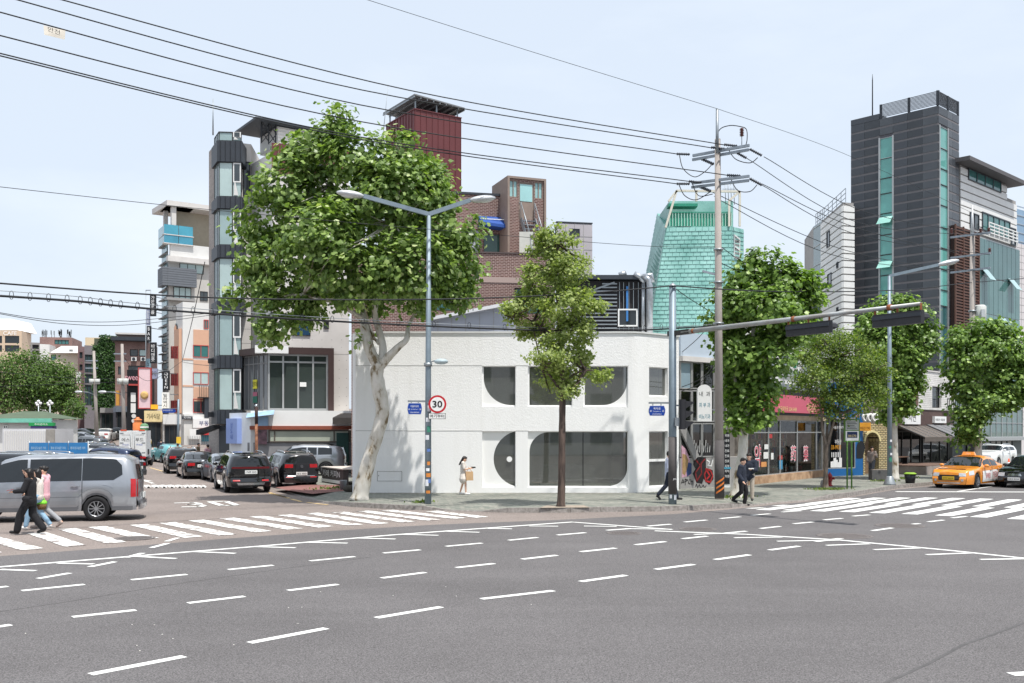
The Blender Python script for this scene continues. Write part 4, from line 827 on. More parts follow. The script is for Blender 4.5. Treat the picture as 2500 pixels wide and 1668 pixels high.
# ---- vertical signs between the two ----
def vsign(px0, py0, px1, py1, d, m, text, tm, label, group='vertical shop signs', th=.25, horizontal=False, two=False):
    a = at(px0, py1, d); b = at(px1, py0, d); t = thing('shop_sign', label, 'sign', (a.x, d, a.z), group=group)
    N('board', m, t, 'box', a.x, b.x, d, d+th, a.z, b.z)
    w, h = b.x-a.x, b.z-a.z
    if text:
        n = text if horizontal else '\n'.join(text)
        lettering(n, ((a.x+b.x)/2, d, (a.z+b.z)/2), (1, 0, 0), UP, h*(.5 if horizontal else .82), tm, t, out=.01, w=w*(.8 if horizontal else .62))
    N('bracket', STEEL, t, 'bar', ((a.x+b.x)/2, d+th, b.z-.1*h), ((a.x+b.x)/2+.6, d+th+2.5, b.z-.1*h), .08)
    return t
PINK = mat('pink_sign', (228, 198, 202), .6, .08, 3); GRYB = mat('grey_blue_sign', (150, 156, 180), .6, .08)
vsign(366, 718, 380, 772, 112, BLK, '가온결법률', WHITET, 'black vertical sign with white characters high on the balcony building')
vsign(357, 755, 367, 794, 114, GRYB, '한우리', WHITET, 'narrow grey-blue sign below the steel mast')
vsign(358, 796, 368, 834, 112, BLK, 'BAR', WHITET, 'black vertical sign reading BAR')
vsign(366, 836, 381, 887, 110, BLK, '바디앤풋', WHITET, 'black vertical sign with four large white syllables')
vsign(365, 900, 384, 925, 109, GRYB, '정육식당', BLACKT, 'pale sign with two rows of dark characters below the black signs', horizontal=True)
vsign(357, 876, 367, 955, 113, mat('aqua_sign', (140, 168, 180)), '노래연습장', BLACKT, 'tall aqua sign with a red foot beside the pink board')
vsign(398, 906, 413, 953, 104, BLK, 'QUEEN', WHITET, 'black poster sign with a white figure on the slatted wall')
vsign(395, 958, 412, 998, 103, SIGNW, '빌라멕시', BLACKT, 'white vertical sign with black characters above the blue direction sign')
vsign(368, 988, 384, 999, 102, mat('amber_sign', (232, 170, 40)), '', BLACKT, 'amber sign with two black footprints')
pk = vsign(339, 900, 367, 996, 106, PINK, '', BLACKT, 'large pink billboard with red edge and a cartoonless gold badge'); pk['label'] = 'large pale pink billboard with a red edge and gold badge'
rr = at(339, 996, 106); ru = at(367, 900, 106)
for q in ((rr.x-.08, rr.x, rr.z, ru.z), (ru.x, ru.x+.08, rr.z, ru.z), (rr.x-.08, ru.x+.08, ru.z, ru.z+.1), (rr.x-.08, ru.x+.08, rr.z-.1, rr.z)): N('edge', RED_S, pk, 'box', q[0], q[1], 105.95, 106.3, q[2], q[3])
N('gold_badge', mat('gold_badge', (206, 170, 110)), pk, 'lathe', [(.42, 0), (.42, .1), (.2, .16)], ((rr.x+ru.x)/2, 105.98, rr.z+1.35), 14, ax=(0, -1, 0))
# tall steel mast frame in front of the signs
t = thing('sign_mast', 'thin steel frame carrying the stacked signs beside the balcony building', 'mast', (at(356, 0, 113).x, 113, gz(-41, 113))); 
for x in (356, 368):
    N('post', STEEL, t, 'tube', [Vector((at(x, 0, 113.4).x, 113.4, gz(-41, 113))), at(x, 709, 113.4)], .05, 6)
N('crossbar', STEEL, t, 'bar', at(356, 709, 113.4), at(368, 709, 113.4), .1)
# ======================= BUILDINGS, RIGHT =======================
# ---- grey stair-window building next to the white one ----
E0 = Vector((7.08, 41.9)); E1 = Vector((10.5, 44.8)); fe = Face(E0, E1); ze = lambda y, x=1700: fe.uz(x, y)[1]
gs_ = thing('graffiti_building', 'grey building with stair windows and graffiti on its base', 'building', (E0.x, E0.y, .15))
X(fe, 'base_wall', CONC2, gs_, 0, fe.len, .15, ze(1118), -4, 0)
X(fe, 'upper_cladding', LBLUE, gs_, 0, fe.len, ze(872), ze(815), -4, .02)
X(fe, 'cornice', CONC, gs_, 0, fe.len, ze(884), ze(872), -4, .12)
X(fe, 'stairwell', mat('stairwell_grey', (120, 116, 112), .9, .2), gs_, 0, fe.len, ze(1118), ze(884), -4, -.5)
STG = clear_glass('stair_glass', (150, 160, 160), .12)
for k, (x0, x1) in enumerate(((1662, 1690), (1691, 1715), (1716, 1745), (1746, 1775))):
    for j, (y0, y1) in enumerate(((884, 950), (953, 1030), (1033, 1116))):
        r = fe.R(x0, y0, x1, y1); fe.window(gs_, r, glass('pale_pane', (140, 160, 170)) if (k == 0 and j == 0) else STG, mat('grey_mullion', (150, 150, 148)), fw=.05, inset=.05)
N('stair_flight', CONC, gs_, 'bar', fe.P(.1, ze(1060), -.3), fe.P(2.0, .4, -.3), .3, .18); N('stair_edge', CONC2, gs_, 'bar', fe.P(-.1, ze(1030), .03), fe.P(1.0, ze(1118), .03), .1, .35)
# graffiti as flat paint
def blob(f, pts, m, o, name='graffiti'):
    mb = MB(); mb.poly([f.P(*f.uz(x, y), o) for x, y in pts]); return mb.build(name, m, gs_)
def z4(x, y): return (1640+x*.2678, 840+y*.2678)
RG = mat('red_spray', (120, 32, 34), .7, .3, 6); BG = mat('black_spray', (30, 26, 28), .7, .2); PG = mat('pink_spray', (190, 150, 165), .8, .3, 5); TG = mat('tan_spray', (160, 130, 90), .8, .3, 6); UG = mat('blue_spray', (50, 66, 110), .8, .3, 6)
blob(fe, [z4(*p) for p in ((88, 920), (130, 960), (165, 1060), (160, 1130), (175, 1200), (90, 1220))], PG, .006)
blob(fe, [z4(*p) for p in ((95, 1000), (130, 1010), (150, 1060), (140, 1130), (118, 1200), (95, 1180))], TG, .010)
blob(fe, [z4(*p) for p in ((150, 1080), (180, 1090), (178, 1180), (140, 1210), (132, 1160))], UG, .012)
for q in (((200, 1035), (310, 1035), (312, 1130), (372, 1150), (380, 1230), (340, 1285), (290, 1230), (275, 1275), (225, 1265), (190, 1180), (215, 1140), (195, 1100)),): blob(fe, [z4(*p) for p in q], BG, .006)
def spray(path, w, m, o):
    mb = MB(); P = [fe.P(*fe.uz(*z4(*p)), o) for p in path]
    for a, b in zip(P, P[1:]):
        d_ = (b-a).normalized(); n_ = fe.n3.cross(d_)*w/2; e_ = d_*w*.3; mb.quad(a-n_-e_, b-n_+e_, b+n_+e_, a+n_-e_)
    mb.build('graffiti', m, gs_)
spray([(205, 1040), (260, 1110), (215, 1170), (225, 1250), (270, 1180), (265, 1090), (300, 1050)], .07, RG, .012); spray([(310, 1140), (350, 1150), (372, 1200), (350, 1260), (310, 1250), (296, 1190), (315, 1150), (345, 1200), (320, 1230)], .08, mat('red_spray2', (168, 44, 44), .7, .2), .014)
for pth in ([(85, 1270), (100, 1235), (112, 1260), (90, 1262)], [(120, 1230), (122, 1285)], [(120, 1232), (145, 1240), (122, 1255)], [(160, 1235), (150, 1265), (165, 1275)], [(172, 1235), (176, 1280)], [(172, 1255), (190, 1250), (192, 1280)], [(215, 1300), (225, 1275), (235, 1310), (250, 1280), (262, 1310)], [(270, 1310), (285, 1285), (300, 1312), (312, 1290)]): spray(pth, .035, BG, .011)
spray([(320, 1060), (345, 1075), (330, 1110), (360, 1110), (372, 1060)], .06, SIGNW, .01)
WSP = mat('scratch_spray', (170, 170, 168), .8, .3, 20)
for k in range(9): x = 205+k*18; spray([(x, 985), (x+4, 880+(k % 3)*25)], .05, WSP, -.03)
# arched clinic sign hanging at the pole
sg = thing('clinic_sign', 'white arched vertical clinic sign with blue syllables beside the utility pole', 'sign', tuple(at(1703, 1029, 41.5)))
q = [at(1703, 1029, 41.5), at(1738, 1029, 41.5)]+[at(1720.5+17.5*math.cos(a), 958-19*math.sin(a), 41.5) for a in [k*math.pi/10 for k in range(11)]]
N('board', SIGNW, sg, 'prism', [tuple(p) for p in q], (0, .22, 0)); TQ = mat('turquoise_print', (40, 130, 150)); 
for (t_, y, m_, h_) in (('내  과', 962, BLACKT, .2), ('피 부 과', 989, TQ, .2), ('비뇨기과', 1017, TQ, .2)): lettering(t_, at(1720.5, y, 41.5), (1, 0, 0), UP, h_, m_, sg, w=.46, out=.006)
N('bracket', STEEL, sg, 'bar', at(1738, 1000, 41.6), fe.P(fe.uz(1765, 1000)[0], at(0, 1000, 41.6).z, 0), .05)
# ---- pharmacy ----
Q0 = Vector((10.5, 44.8)); Q1 = Vector((16.7, 53.3)); fp = Face(Q0, Q1); zp = lambda y, x=1930: fp.uz(x, y)[1]
ph = thing('pharmacy', 'pharmacy with pink fascia sign and wide glass front', 'shop', (Q0.x, Q0.y, .15))
up0 = zp(948); X(fp, 'upper_wall', OFFW, ph, 0, fp.len, up0, zp(840), -7, -.2)
for x0, x1 in ((1850, 1900), (1910, 1960), (1966, 2000)): fp.window(ph, fp.R(x0, 868, x1, 918), glass('upper_shop_glass', (120, 132, 136)), ALU, nx=2, fw=.06, inset=.15)
X(fp, 'eave', STEEL, ph, 0, fp.len, up0-.1, up0+.16, -.6, .25)
X(fp, 'fascia', BLK, ph, 0, fp.len, zp(1015), up0-.1, -7, .05)
mb = MB(); r = fp.R(1845, 966, 1990, 1008); fp.box(mb, r[0]-.4, r[1]+.5, r[2], r[3], .05, .3); fs_ = mb.build('fascia_sign', mat('pink_fascia', (200, 92, 112), .5, .05, 1), ph)
CREAMT = mat('gold_print', (236, 214, 150)); lettering('최국희약국 324-5448', fp.P(fp.uz(1908, 1000)[0], zp(1000), .3), fp.t3, UP, .24, CREAMT, fs_, w=2.4, out=.01); lettering('처방조제', fp.P(fp.uz(1966, 995)[0], zp(995), .3), fp.t3, UP, .5, CREAMT, fs_, w=1.2, out=.01)
X(fp, 'plinth', mat('stained_sandstone', (190, 160, 130), .9, .2, 2, tint=(150, 110, 80)), ph, 0, fp.len, .15, .5, -.5, .08)
X(fp, 'lintel', mat('stained_sandstone2', (180, 160, 136), .9, .2, 2), ph, 0, fp.len, zp(1026), zp(1015), -.6, .12)
SG = clear_glass('shop_glass', (205, 215, 212), .1)
us = [fp.uz(x, 1100)[0] for x in (1826, 1878, 1906, 1948, 1995, 2009)]; us = [max(.02, min(fp.len-.02, u)) for u in us]
for a, b in zip(us, us[1:]): fp.window(ph, (a, b, .5, zp(1026)), SG, ALU, fw=.05, inset=.05, zsplit=[zp(1056)])
mb = MB(); P_ = fp.P; mb.quad(P_(0, .2, -2.2), P_(fp.len, .2, -2.2), P_(fp.len, 4, -2.2), P_(0, 4, -2.2)); mb.quad(P_(0, .2, -2.2), P_(0, .2, 0), P_(0, 4, 0), P_(0, 4, -2.2)); mb.quad(P_(fp.len, .2, -2.2), P_(fp.len, .2, 0), P_(fp.len, 4, 0), P_(fp.len, 4, -2.2)); mb.quad(P_(0, .4, -2.2), P_(fp.len, .4, -2.2), P_(fp.len, .4, 0), P_(0, .4, 0)); mb.build('interior', mat('pharmacy_interior', (160, 152, 142), .9, .45, 2.5, tint=(84, 82, 80)), ph)
PKT = mat('pink_letter', (216, 110, 124)); 
for t_, x, y, h_, w_ in (('약', 1851, 1113, 1.0, .75), ('药', 1938, 1107, .75, .7), ('藥', 1968, 1107, .75, .7)):
    u, z = fp.uz(x, y); ob = lettering(t_, fp.P(u, z, -.02), fp.t3, UP, h_+.06, WHITET, ph, w=w_+.05, out=.0, bold=.03); lettering(t_, fp.P(u, z, -.02), fp.t3, UP, h_, PKT, ph, w=w_, out=.012)
for (x0, y0, x1, y1, m_) in ((1868, 1085, 1878, 1097, SIGNW), (1866, 1104, 1878, 1120, SIGNW), (1884, 1106, 1890, 1122, SIGNW), (1860, 1128, 1873, 1140, mat('orange_poster', (215, 150, 90))), (1904, 1112, 1912, 1122, RED_S), (1904, 1124, 1912, 1146, mat('blue_poster', (70, 140, 180))), (1880, 1060, 1887, 1070, mat('red_poster', (180, 60, 60)))):
    X(fp, 'poster', m_, ph, *fp.R(x0, y0, x1, y1), -.045, -.03)
# potted plants and shelves behind the glass
LEAFD = mat('indoor_leaf', (60, 92, 52), .6, .4, 8)
for k in range(7):
    u = fp.uz(1918+k*11, 1140)[0]; t = thing('potted_plant', '%s potted plant from the left behind the pharmacy glass' % ('first', 'second', 'third', 'fourth', 'fifth', 'sixth', 'last')[k], 'plant', tuple(fp.P(u, .5, -.7)), group='potted plants in the pharmacy window')
    N('pot', OFFW if k % 3 else RED_S, t, 'lathe', [(.1, 0), (.14, .24), (.15, .26)], fp.P(u, .5, -.7), 10)
    mb = MB()
    for j in range(16):
        a = random.random()*6.28; e = random.uniform(.3, 1.3); l_ = random.uniform(.3, .6); b = fp.P(u, .76, -.7); tip = b+Vector((math.cos(a)*math.cos(e)*l_, math.sin(a)*math.cos(e)*l_, math.sin(e)*l_)); s_ = Vector((-math.sin(a), math.cos(a), 0))*.05; mid = b.lerp(tip, .55)
        mb.quad(b, mid-s_, tip, mid+s_)
    mb.build('foliage', LEAFD, t)
for k in range(4):
    sf = X(fp, 'shelf_unit', mat('shelf_cream', (170, 160, 146), .8, .2, 3), ph, us[1]+.2+k*1.7, us[1]+1.6+k*1.7, .4, 2.6, -2.1, -1.7)
    for j in range(5):
        for i in range(6):
            X(fp, 'carton', [SIGNW, RED_S, TGRN, AWB, TERRA][(i*7+j*3+k) % 5], sf, us[1]+.28+k*1.7+i*.21, us[1]+.44+k*1.7+i*.21, .6+j*.4, .8+j*.4+.06*(i % 3), -1.7, -1.62)
# round projecting sign, red disc with white syllable
t = thing('round_pharmacy_sign', 'round red projecting sign with a white syllable', 'sign', tuple(at(1848, 1022, 43.3))); c_ = at(1848, 1022, 43.3); ax = Vector((.1, -1, 0)).normalized()
N('drum', SIGNW, t, 'lathe', [(.27, -.09), (.27, .09)], c_, 28, ax=ax); N('face', mat('sign_red', (178, 36, 42), .5, .03), t, 'lathe', [(.24, .092), (.24, .1)], c_, 28, ax=ax); lettering('약', c_+ax*.1, (1, .1, 0), UP, .32, WHITET, t, out=.006, bold=.02); N('bracket', STEEL, t, 'bar', c_+Vector((.2, .1, 0)), fp.P(1.0, c_.z, .1), .06)
# green cross sign above
t = thing('green_cross_sign', 'small white sign box with a green cross above the pharmacy', 'sign', tuple(at(1938, 905, 48.5))); a, b = at(1930, 905, 48.5), at(1952, 870, 48.5); N('box', SIGNW, t, 'box', a.x, b.x, 48.5, 48.8, a.z, b.z)
mc = (a+b)/2; mb = MB(); mb.box(mc.x-.16, mc.x+.16, 48.47, 48.5, mc.z-.06, mc.z+.06); mb.box(mc.x-.06, mc.x+.06, 48.468, 48.5, mc.z-.22, mc.z+.22); mb.build('cross', mat('cross_green', (30, 120, 90)), t)
# ---- blue estate agency ----
S0 = Vector((16.75, 53.35)); S1 = Vector((19.35, 54.9)); fr_ = Face(S0, S1); zr = lambda y, x=2060: fr_.uz(x, y)[1]; CYAN = mat('agency_blue', (24, 98, 160), .5, .06)
ag = thing('estate_agency', 'blue-framed estate agency with white print on the glass', 'shop', (S0.x, S0.y, .15)); 
X(fr_, 'fascia', CYAN, ag, 0, fr_.len, zr(1020), zr(935), -5, 0); X(fr_, 'plinth', CYAN, ag, 0, fr_.len, .15, .55, -5, 0)
ud = fr_.uz(2088, 1100)[0]; X(fr_, 'door_bay', CYAN, ag, ud, fr_.len, .55, zr(1020), -5, .0)
ua = fr_.uz(2101, 1100)[0]; zc_ = zr(1095); N('arched_opening', BLK, ag, 'prism', [fr_.P(ua-.35, zr(1120), .006), fr_.P(min(ua+.35, fr_.len-.04), zr(1120), .006)]+[fr_.P(ua+.35*math.cos(k*math.pi/8)*.98, zc_+.4*math.sin(k*math.pi/8), .006) for k in range(9)], fr_.n3*.01)
for a, b in ((0, ud*.5), (ud*.5, ud)): fr_.window(ag, (a, b, .55, zr(1020)), clear_glass('agency_glass', (150, 180, 176), .12), ALU, fw=.05, inset=.03)
mb = MB(); P_ = fr_.P; mb.quad(P_(0, .3, -1.6), P_(ud, .3, -1.6), P_(ud, 4, -1.6), P_(0, 4, -1.6)); mb.quad(P_(0, .55, -1.6), P_(ud, .55, -1.6), P_(ud, .55, 0), P_(0, .55, 0)); mb.build('interior', mat('agency_interior', (118, 132, 130), .9, .4, 2), ag)
AMB = mat('amber_print', (240, 170, 50))
lettering('부동산', fr_.P(fr_.uz(2046, 1079)[0], zr(1079), .0), fr_.t3, UP, .27, WHITET, ag, w=.5); lettering('33-9933', fr_.P(fr_.uz(2041, 1092)[0], zr(1092), .0), fr_.t3, UP, .22, AMB, ag, w=.75); lettering('/ 서울과 행복한 동행', fr_.P(fr_.uz(2050, 1044)[0], zr(1044), .0), fr_.t3, UP, .16, WHITET, ag, w=1.2)
for k in range(8): mb = MB(); u = fr_.uz(2028, 1160)[0]+k*.11; h = .25+.35*random.random(); fr_.box(mb, u, u+.1, .62, .62+h, -.004, .003); mb.build('skyline_decal', WHITET, ag)
for k in range(6): mb = MB(); u = fr_.uz(2030, 1110)[0]+k*.13; fr_.box(mb, u, u+.05, zr(1116), zr(1104), -.004, .003); mb.build('bar_decal', WHITET, ag)
for k, (x, y) in enumerate(((2037, 993), (2054, 1015), (2092, 1014))): lettering('부동산', fr_.P(fr_.uz(x, y)[0], zr(y), 0), fr_.t3, UP, .3, AMB, ag, w=.5)
t = thing('amber_sign', 'square amber projecting sign beside the three ring ornament', 'sign', tuple(at(2097, 1052, 53.5))); a, b = at(2097, 1052, 53.5), at(2126, 1032, 53.5); N('board', mat('amber_board', (232, 165, 60), .5, .05), t, 'box', a.x, b.x, 53.5, 53.62, a.z, b.z); lettering('부동산 카페', ((a.x+b.x)/2, 53.5, a.z+.14), (1, 0, 0), UP, .17, mat('brown_print', (110, 60, 30)), t, w=.5); N('bracket', STEEL, t, 'bar', (a.x+.2, 53.6, b.z-.05), (a.x+.2, 55.2, b.z-.05), .04)
# ---- yellow brick arch ----
T0 = Vector((19.4, 55.0)); T1 = Vector((21.4, 55.9)); ft_ = Face(T0, T1); YBR = brickmat('cream_brick', (222, 208, 164), (204, 186, 138), (70, 60, 50), .25, .1, .018, .8, .8)
ar = thing('arch_shop', 'cream brick shopfront with a round arch and three rings above', 'shop', (T0.x, T0.y, .15)); za = lambda y, x=2130: ft_.uz(x, y)[1]
u0, u1 = ft_.uz(2112, 1100)[0], ft_.uz(2146, 1100)[0]; zs = za(1078); top = za(1035); ra = (u1-u0)/2; cu = (u0+u1)/2
mb = MB(); arcp = [(cu+ra*math.cos(math.pi-k*math.pi/12), zs+ra*math.sin(k*math.pi/12)) for k in range(13)]
ft_.wall(mb, 0, u0, .15, top); ft_.wall(mb, u1, ft_.len, .15, top)
for (a, b) in zip(arcp, arcp[1:]): mb.quad(ft_.P(*a), ft_.P(*b), ft_.P(b[0], top), ft_.P(a[0], top), uv=[a, b, (b[0], top), (a[0], top)]); mb.quad(ft_.P(*a), ft_.P(*b), ft_.P(*b, -.8), ft_.P(*a, -.8), uv=[(0, a[0]), (0, b[0]), (.8, b[0]), (.8, a[0])])
for u in (u0, u1): mb.quad(ft_.P(u, .15), ft_.P(u, zs), ft_.P(u, zs, -.8), ft_.P(u, .15, -.8), uv=[(0, 0), (0, 3), (.8, 3), (.8, 0)])
mb.build('brick_wall', YBR, ar)
for k, (a, b) in enumerate(zip(arcp, arcp[1:])):
    mb = MB(); o = lambda p, s: ft_.P(cu+(p[0]-cu)*s, zs+(p[1]-zs)*s, .05); i_ = lambda p, s: ft_.P(cu+(p[0]-cu)*s, zs+(p[1]-zs)*s, -.02); mb.hexa([i_(a, 1.0), i_(b, 1.0), o(b, 1.0), o(a, 1.0), i_(a, 1.22), i_(b, 1.22), o(b, 1.22), o(a, 1.22)]); mb.build('arch_stone', mat('cream_stone', (226, 212, 160), .8, .1, 6), ar)
X(ft_, 'back_wall', mat('warm_back', (140, 116, 92), .9, .4, 3), ar, 0, ft_.len, .15, 3.2, -1.5, -1.4)
X(ft_, 'upper_wall', mat('rubble', (120, 112, 104), .9, .5, 6, .6, 14), ar, 0, ft_.len, top, top+1.4, -1.6, -.7)
for k in range(3):
    c_ = at(2113+k*11.5, 1020, 54.6); N('ring_ornament', SIGNW, ar, 'lathe', [(.13, -.06), (.24, -.06), (.24, .06), (.13, .06), (.13, -.06)], c_, 24, ax=ft_.n3)
# ---- white brick building with two shop signs ----
V0 = Vector((21.0, 57.4)); V1 = Vector((30.0, 67.5)); fv = Face(V0, V1); zv = lambda y, x=2250: fv.uz(x, y)[1]; WBR = brickmat('white_brick', (226, 226, 224), (214, 214, 212), (176, 176, 174), .3, .12, .014)
hv = [fv.R(2276, 944, 2298, 996)]
vb = thing('white_brick_building', 'white painted brick building with two small shops below', 'building', (V0.x, V0.y, .15))
mb = MB(); fv.wall(mb, 0, fv.len, zv(1000), zv(903), hv, .2); mb.build('wall', WBR, vb); X(fv, 'coping', CONC, vb, 0, fv.len, zv(905), zv(902), -6, .05); fv.window(vb, hv[0], DARKG, DFR, fw=.06, inset=.15)
X(fv, 'brown_shutter', mat('brown_shutter', (110, 84, 74), .7, .2, 3), vb, *fv.R(2196, 950, 2240, 990), .0, .06)
for (x0, x1) in ((2301, 2330),):
    r = fv.R(x0, 974, x1, 996); gr = X(fv, 'balcony_rail', BLK, vb, r[0], r[1], r[3]-.05, r[3], .3, .36)
    for k in range(7): mb = MB(); u = r[0]+(r[1]-r[0])*k/6; fv.box(mb, u-.02, u+.02, r[2], r[3], .31, .35); mb.build('baluster', BLK, gr)
X(fv, 'ground_floor', mat('dark_shop', (70, 60, 56), .8, .3, 2), vb, 0, fv.len, .15, zv(1000), -6, -1.6)
for (x0, x1, a0, a1) in ((2186, 2255, 1050, 1125), (2260, 2322, 1045, 1125)):
    r = fv.R(x0, a0+2, x1, a1+8); fv.window(vb, (r[0], r[1], .5, r[3]), clear_glass('cafe_glass', (160, 165, 162), .12), DFR, nx=3, fw=.08, inset=.2)
X(fv, 'signboard_wall', mat('brown_board', (84, 66, 62), .8, .2, 3), vb, 0, fv.len, zv(1048), zv(1000), -1.6, -.05)
for (x0, y0, x1, y1, t_, w_, m_) in ((2204, 1004, 2243, 1036, '시연', .62, SIGNW), (2278, 1017, 2306, 1033, '내일은 내일을', .7, SIGNW)):
    r = fv.R(x0, y0, x1, y1); sb = X(fv, 'shop_sign', m_, vb, *r, -.05, .12); lettering(t_, fv.P((r[0]+r[1])/2-.1, (r[2]+r[3])/2, .12), fv.t3, UP, (r[3]-r[2])*(.6 if len(t_) < 3 else .35), BLACKT, sb, w=(r[1]-r[0])*(.45 if len(t_) < 3 else .8), out=.008)
for (x0, x1, y, m_) in ((2192, 2268, 1040, mat('brown_awning', (96, 88, 82), .8, .15, 2)), (2262, 2345, 1038, mat('grey_awning', (112, 112, 114), .8, .15, 2))):
    ua, ub = fv.uz(x0, y)[0], min(fv.uz(x1, y)[0], fv.len+.3); z = fv.uz((x0+x1)/2, y)[1]; mb = MB(); mb.hexa([fv.P(ua, z-.75, 1.6), fv.P(ub, z-.75, 1.6), fv.P(ub, z-.1, 0), fv.P(ua, z-.1, 0), fv.P(ua, z-.68, 1.6), fv.P(ub, z-.68, 1.6), fv.P(ub, z+.02, 0), fv.P(ua, z+.02, 0)]); aw = mb.build('awning', m_, vb)
    n = 5
    for k in range(n+1): mb = MB(); u = ua+(ub-ua)*k/n; mb.bar(fv.P(u, z-.67, 1.6), fv.P(u, z+.03, .0), .03, .03); mb.build('awning_rib', STEEL, aw)
    X(fv, 'valance', m_, aw, ua, ub, z-.95, z-.74, 1.58, 1.6)
t = thing('timber_deck', 'low concrete-fronted deck in front of the white brick shops', 'deck', tuple(fv.P(0, .15, 3))); X(fv, 'base', mat('stained_concrete', (150, 140, 134), .9, .25, 3), t, -.3, 5.2, .15, .62, .0, 2.9)
for k in range(9): X(fv, 'deck_board', mat('deck_wood', (110, 88, 76), .8, .2, 3), t, -.35, 5.25, .62, .66, .05+k*.32, .34+k*.32)
t = thing('cafe_bench', 'low wooden bench on the deck in front of the café glass', 'bench', tuple(fv.P(1.2, .66, .8))); X(fv, 'seat', mat('bench_wood', (96, 70, 54)), t, .7, 2.4, 1.05, 1.1, .6, 1.0)
for u in (.8, 2.25): X(fv, 'leg', BLK, t, u, u+.07, .66, 1.05, .65, .95)
for (x0, y0, x1, y1) in ((2235, 850, 2255, 905),): 
    mb = MB(); r = fv.R(x0, y0, x1, y1)
    for k in range(6): mb.bar(fv.P(r[0]+.25*k, r[2], -.3), fv.P(r[0]+.25*k, r[3], -.3), .05)
    for k in range(5): mb.bar(fv.P(r[0], r[2]+k*.4, -.3), fv.P(r[0]+1.25, r[2]+k*.4, -.3), .05)
    tag(mb.build('roof_grille', WFR, vb), kind='stuff')
# ---- glass-fronted building further along ----
W0 = Vector((30.2, 68.0)); W1 = Vector((40.0, 78.0)); fw_ = Face(W0, W1); zw = lambda y, x=2430: fw_.uz(x, y)[1]
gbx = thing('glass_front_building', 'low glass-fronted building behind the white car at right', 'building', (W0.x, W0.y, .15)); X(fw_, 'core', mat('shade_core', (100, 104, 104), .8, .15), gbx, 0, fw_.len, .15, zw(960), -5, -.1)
for k in range(6): fw_.window(gbx, (fw_.len*k/6, fw_.len*(k+1)/6, zw(1068), zw(962)), glass('showroom_glass', (96, 116, 112)), ALU, nx=2, nz=3, fw=.05, inset=0)
for k in range(4): fw_.window(gbx, (fw_.len*(k+1)/6, fw_.len*(k+2)/6, .2, zw(1076)), glass('showroom_glass2', (70, 84, 84)), DFR, nx=2, fw=.06, inset=0)
X(fw_, 'canopy_edge', ALU, gbx, 0, fw_.len, zw(1076), zw(1068), -.1, .3)
# ---- dark panelled tower ----
d = 72.0; c = at(2290, 0, d).xy; l = Vector((-2328, 2431)).normalized(); r = Vector((2575, 2431)).normalized()
def along(c, dr, px):
    a = (px-HX)/FPX; s_ = (a*c.y-c.x)/(dr.x-a*dr.y); return c+dr*s_
Pl = along(c, l, 2078); Pr = along(c, r, 2340); zt = at(0, 258, d).z
DPAN = [mat('tower_panel', (70, 74, 80), .35, .12, .8), mat('tower_panel_b', (79, 83, 88), .35, .12, .8), mat('tower_panel_c', (63, 67, 72), .4, .12, .8)]; BAND = mat('tower_band', (112, 109, 111), .6, .1, 1)
dt, (n0, n1) = building('dark_panel_tower', 'tall dark panelled tower with light bands and green glass strips', [Pl, c, Pr], 0, zt, mat('tower_core', (88, 86, 92), .7, .08), rect=True)
row = 22.3*d/FPX; band = row*.24; nrow = int((zt-3)/row)
gw0 = (n0.uz(2148, 0)[0], n0.uz(2181, 0)[0]); zg0 = n0.uz(2165, 336)[1]; gw1 = (n1.uz(2292, 0)[0], n1.uz(2312, 0)[0]); zg1 = n1.uz(2302, 312)[1]
def cols(f, n, g):
    e = [f.len*k/n for k in range(n+1)]; return e
pm = {}
for f, n, g, zg in ((n0, 6, gw0, zg0), (n1, 3, gw1, zg1)):
    ed = sorted(set([0, f.len]+[f.len*k/n for k in range(1, n) if not (g[0]-.3 < f.len*k/n < g[1]+.3)]+[g[0], g[1]]))
    for j in range(nrow):
        z1 = zt-j*row-(.02 if j == 0 else band*.5); z0 = zt-(j+1)*row+band*.5
        for i, (a, b) in enumerate(zip(ed, ed[1:])):
            if abs(a-g[0]) < 1e-6 and z1 < zg+.4: continue
            X(f, 'panel', DPAN[(i*5+j*3) % 3], dt, a+.008, b-.008, z0, z1, 0, .05)
        if j > 0:
            for a, b in ([(0, f.len)] if zt-j*row > zg+.2 else [(0, g[0]), (g[1], f.len)]):
                if b-a > .05: mb = MB(); z = zt-j*row; f.box(mb, a, b, z-band*.48, z+band*.48, 0, .03); mb.build('band', BAND, dt)
    k = 0; z = zg
    while z > 4:
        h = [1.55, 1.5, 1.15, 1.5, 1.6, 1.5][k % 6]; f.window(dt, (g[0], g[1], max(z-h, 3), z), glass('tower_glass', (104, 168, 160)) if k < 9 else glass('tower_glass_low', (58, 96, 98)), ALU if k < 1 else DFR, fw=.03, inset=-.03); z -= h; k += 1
    for u in g: X(f, 'glass_trim', ALU, dt, u-.06, u+.06, 3, zg+.06, .02, .1)
for y in (530, 638): z = n0.uz(2165, y)[1]; mb = MB(); a, b = gw0; mb.hexa([n0.P(a, z-.55, .6), n0.P(b, z-.55, .6), n0.P(b, z-.55, .56), n0.P(a, z-.55, .56), n0.P(a, z, .1), n0.P(b, z, .1), n0.P(b, z, .06), n0.P(a, z, .06)]); mb.build('open_sash', glass('sash_glass', (150, 200, 190)), dt)
zl0 = zt+.02; zl1 = at(0, 221, d).z; ul = n0.uz(2150, 0)[0]
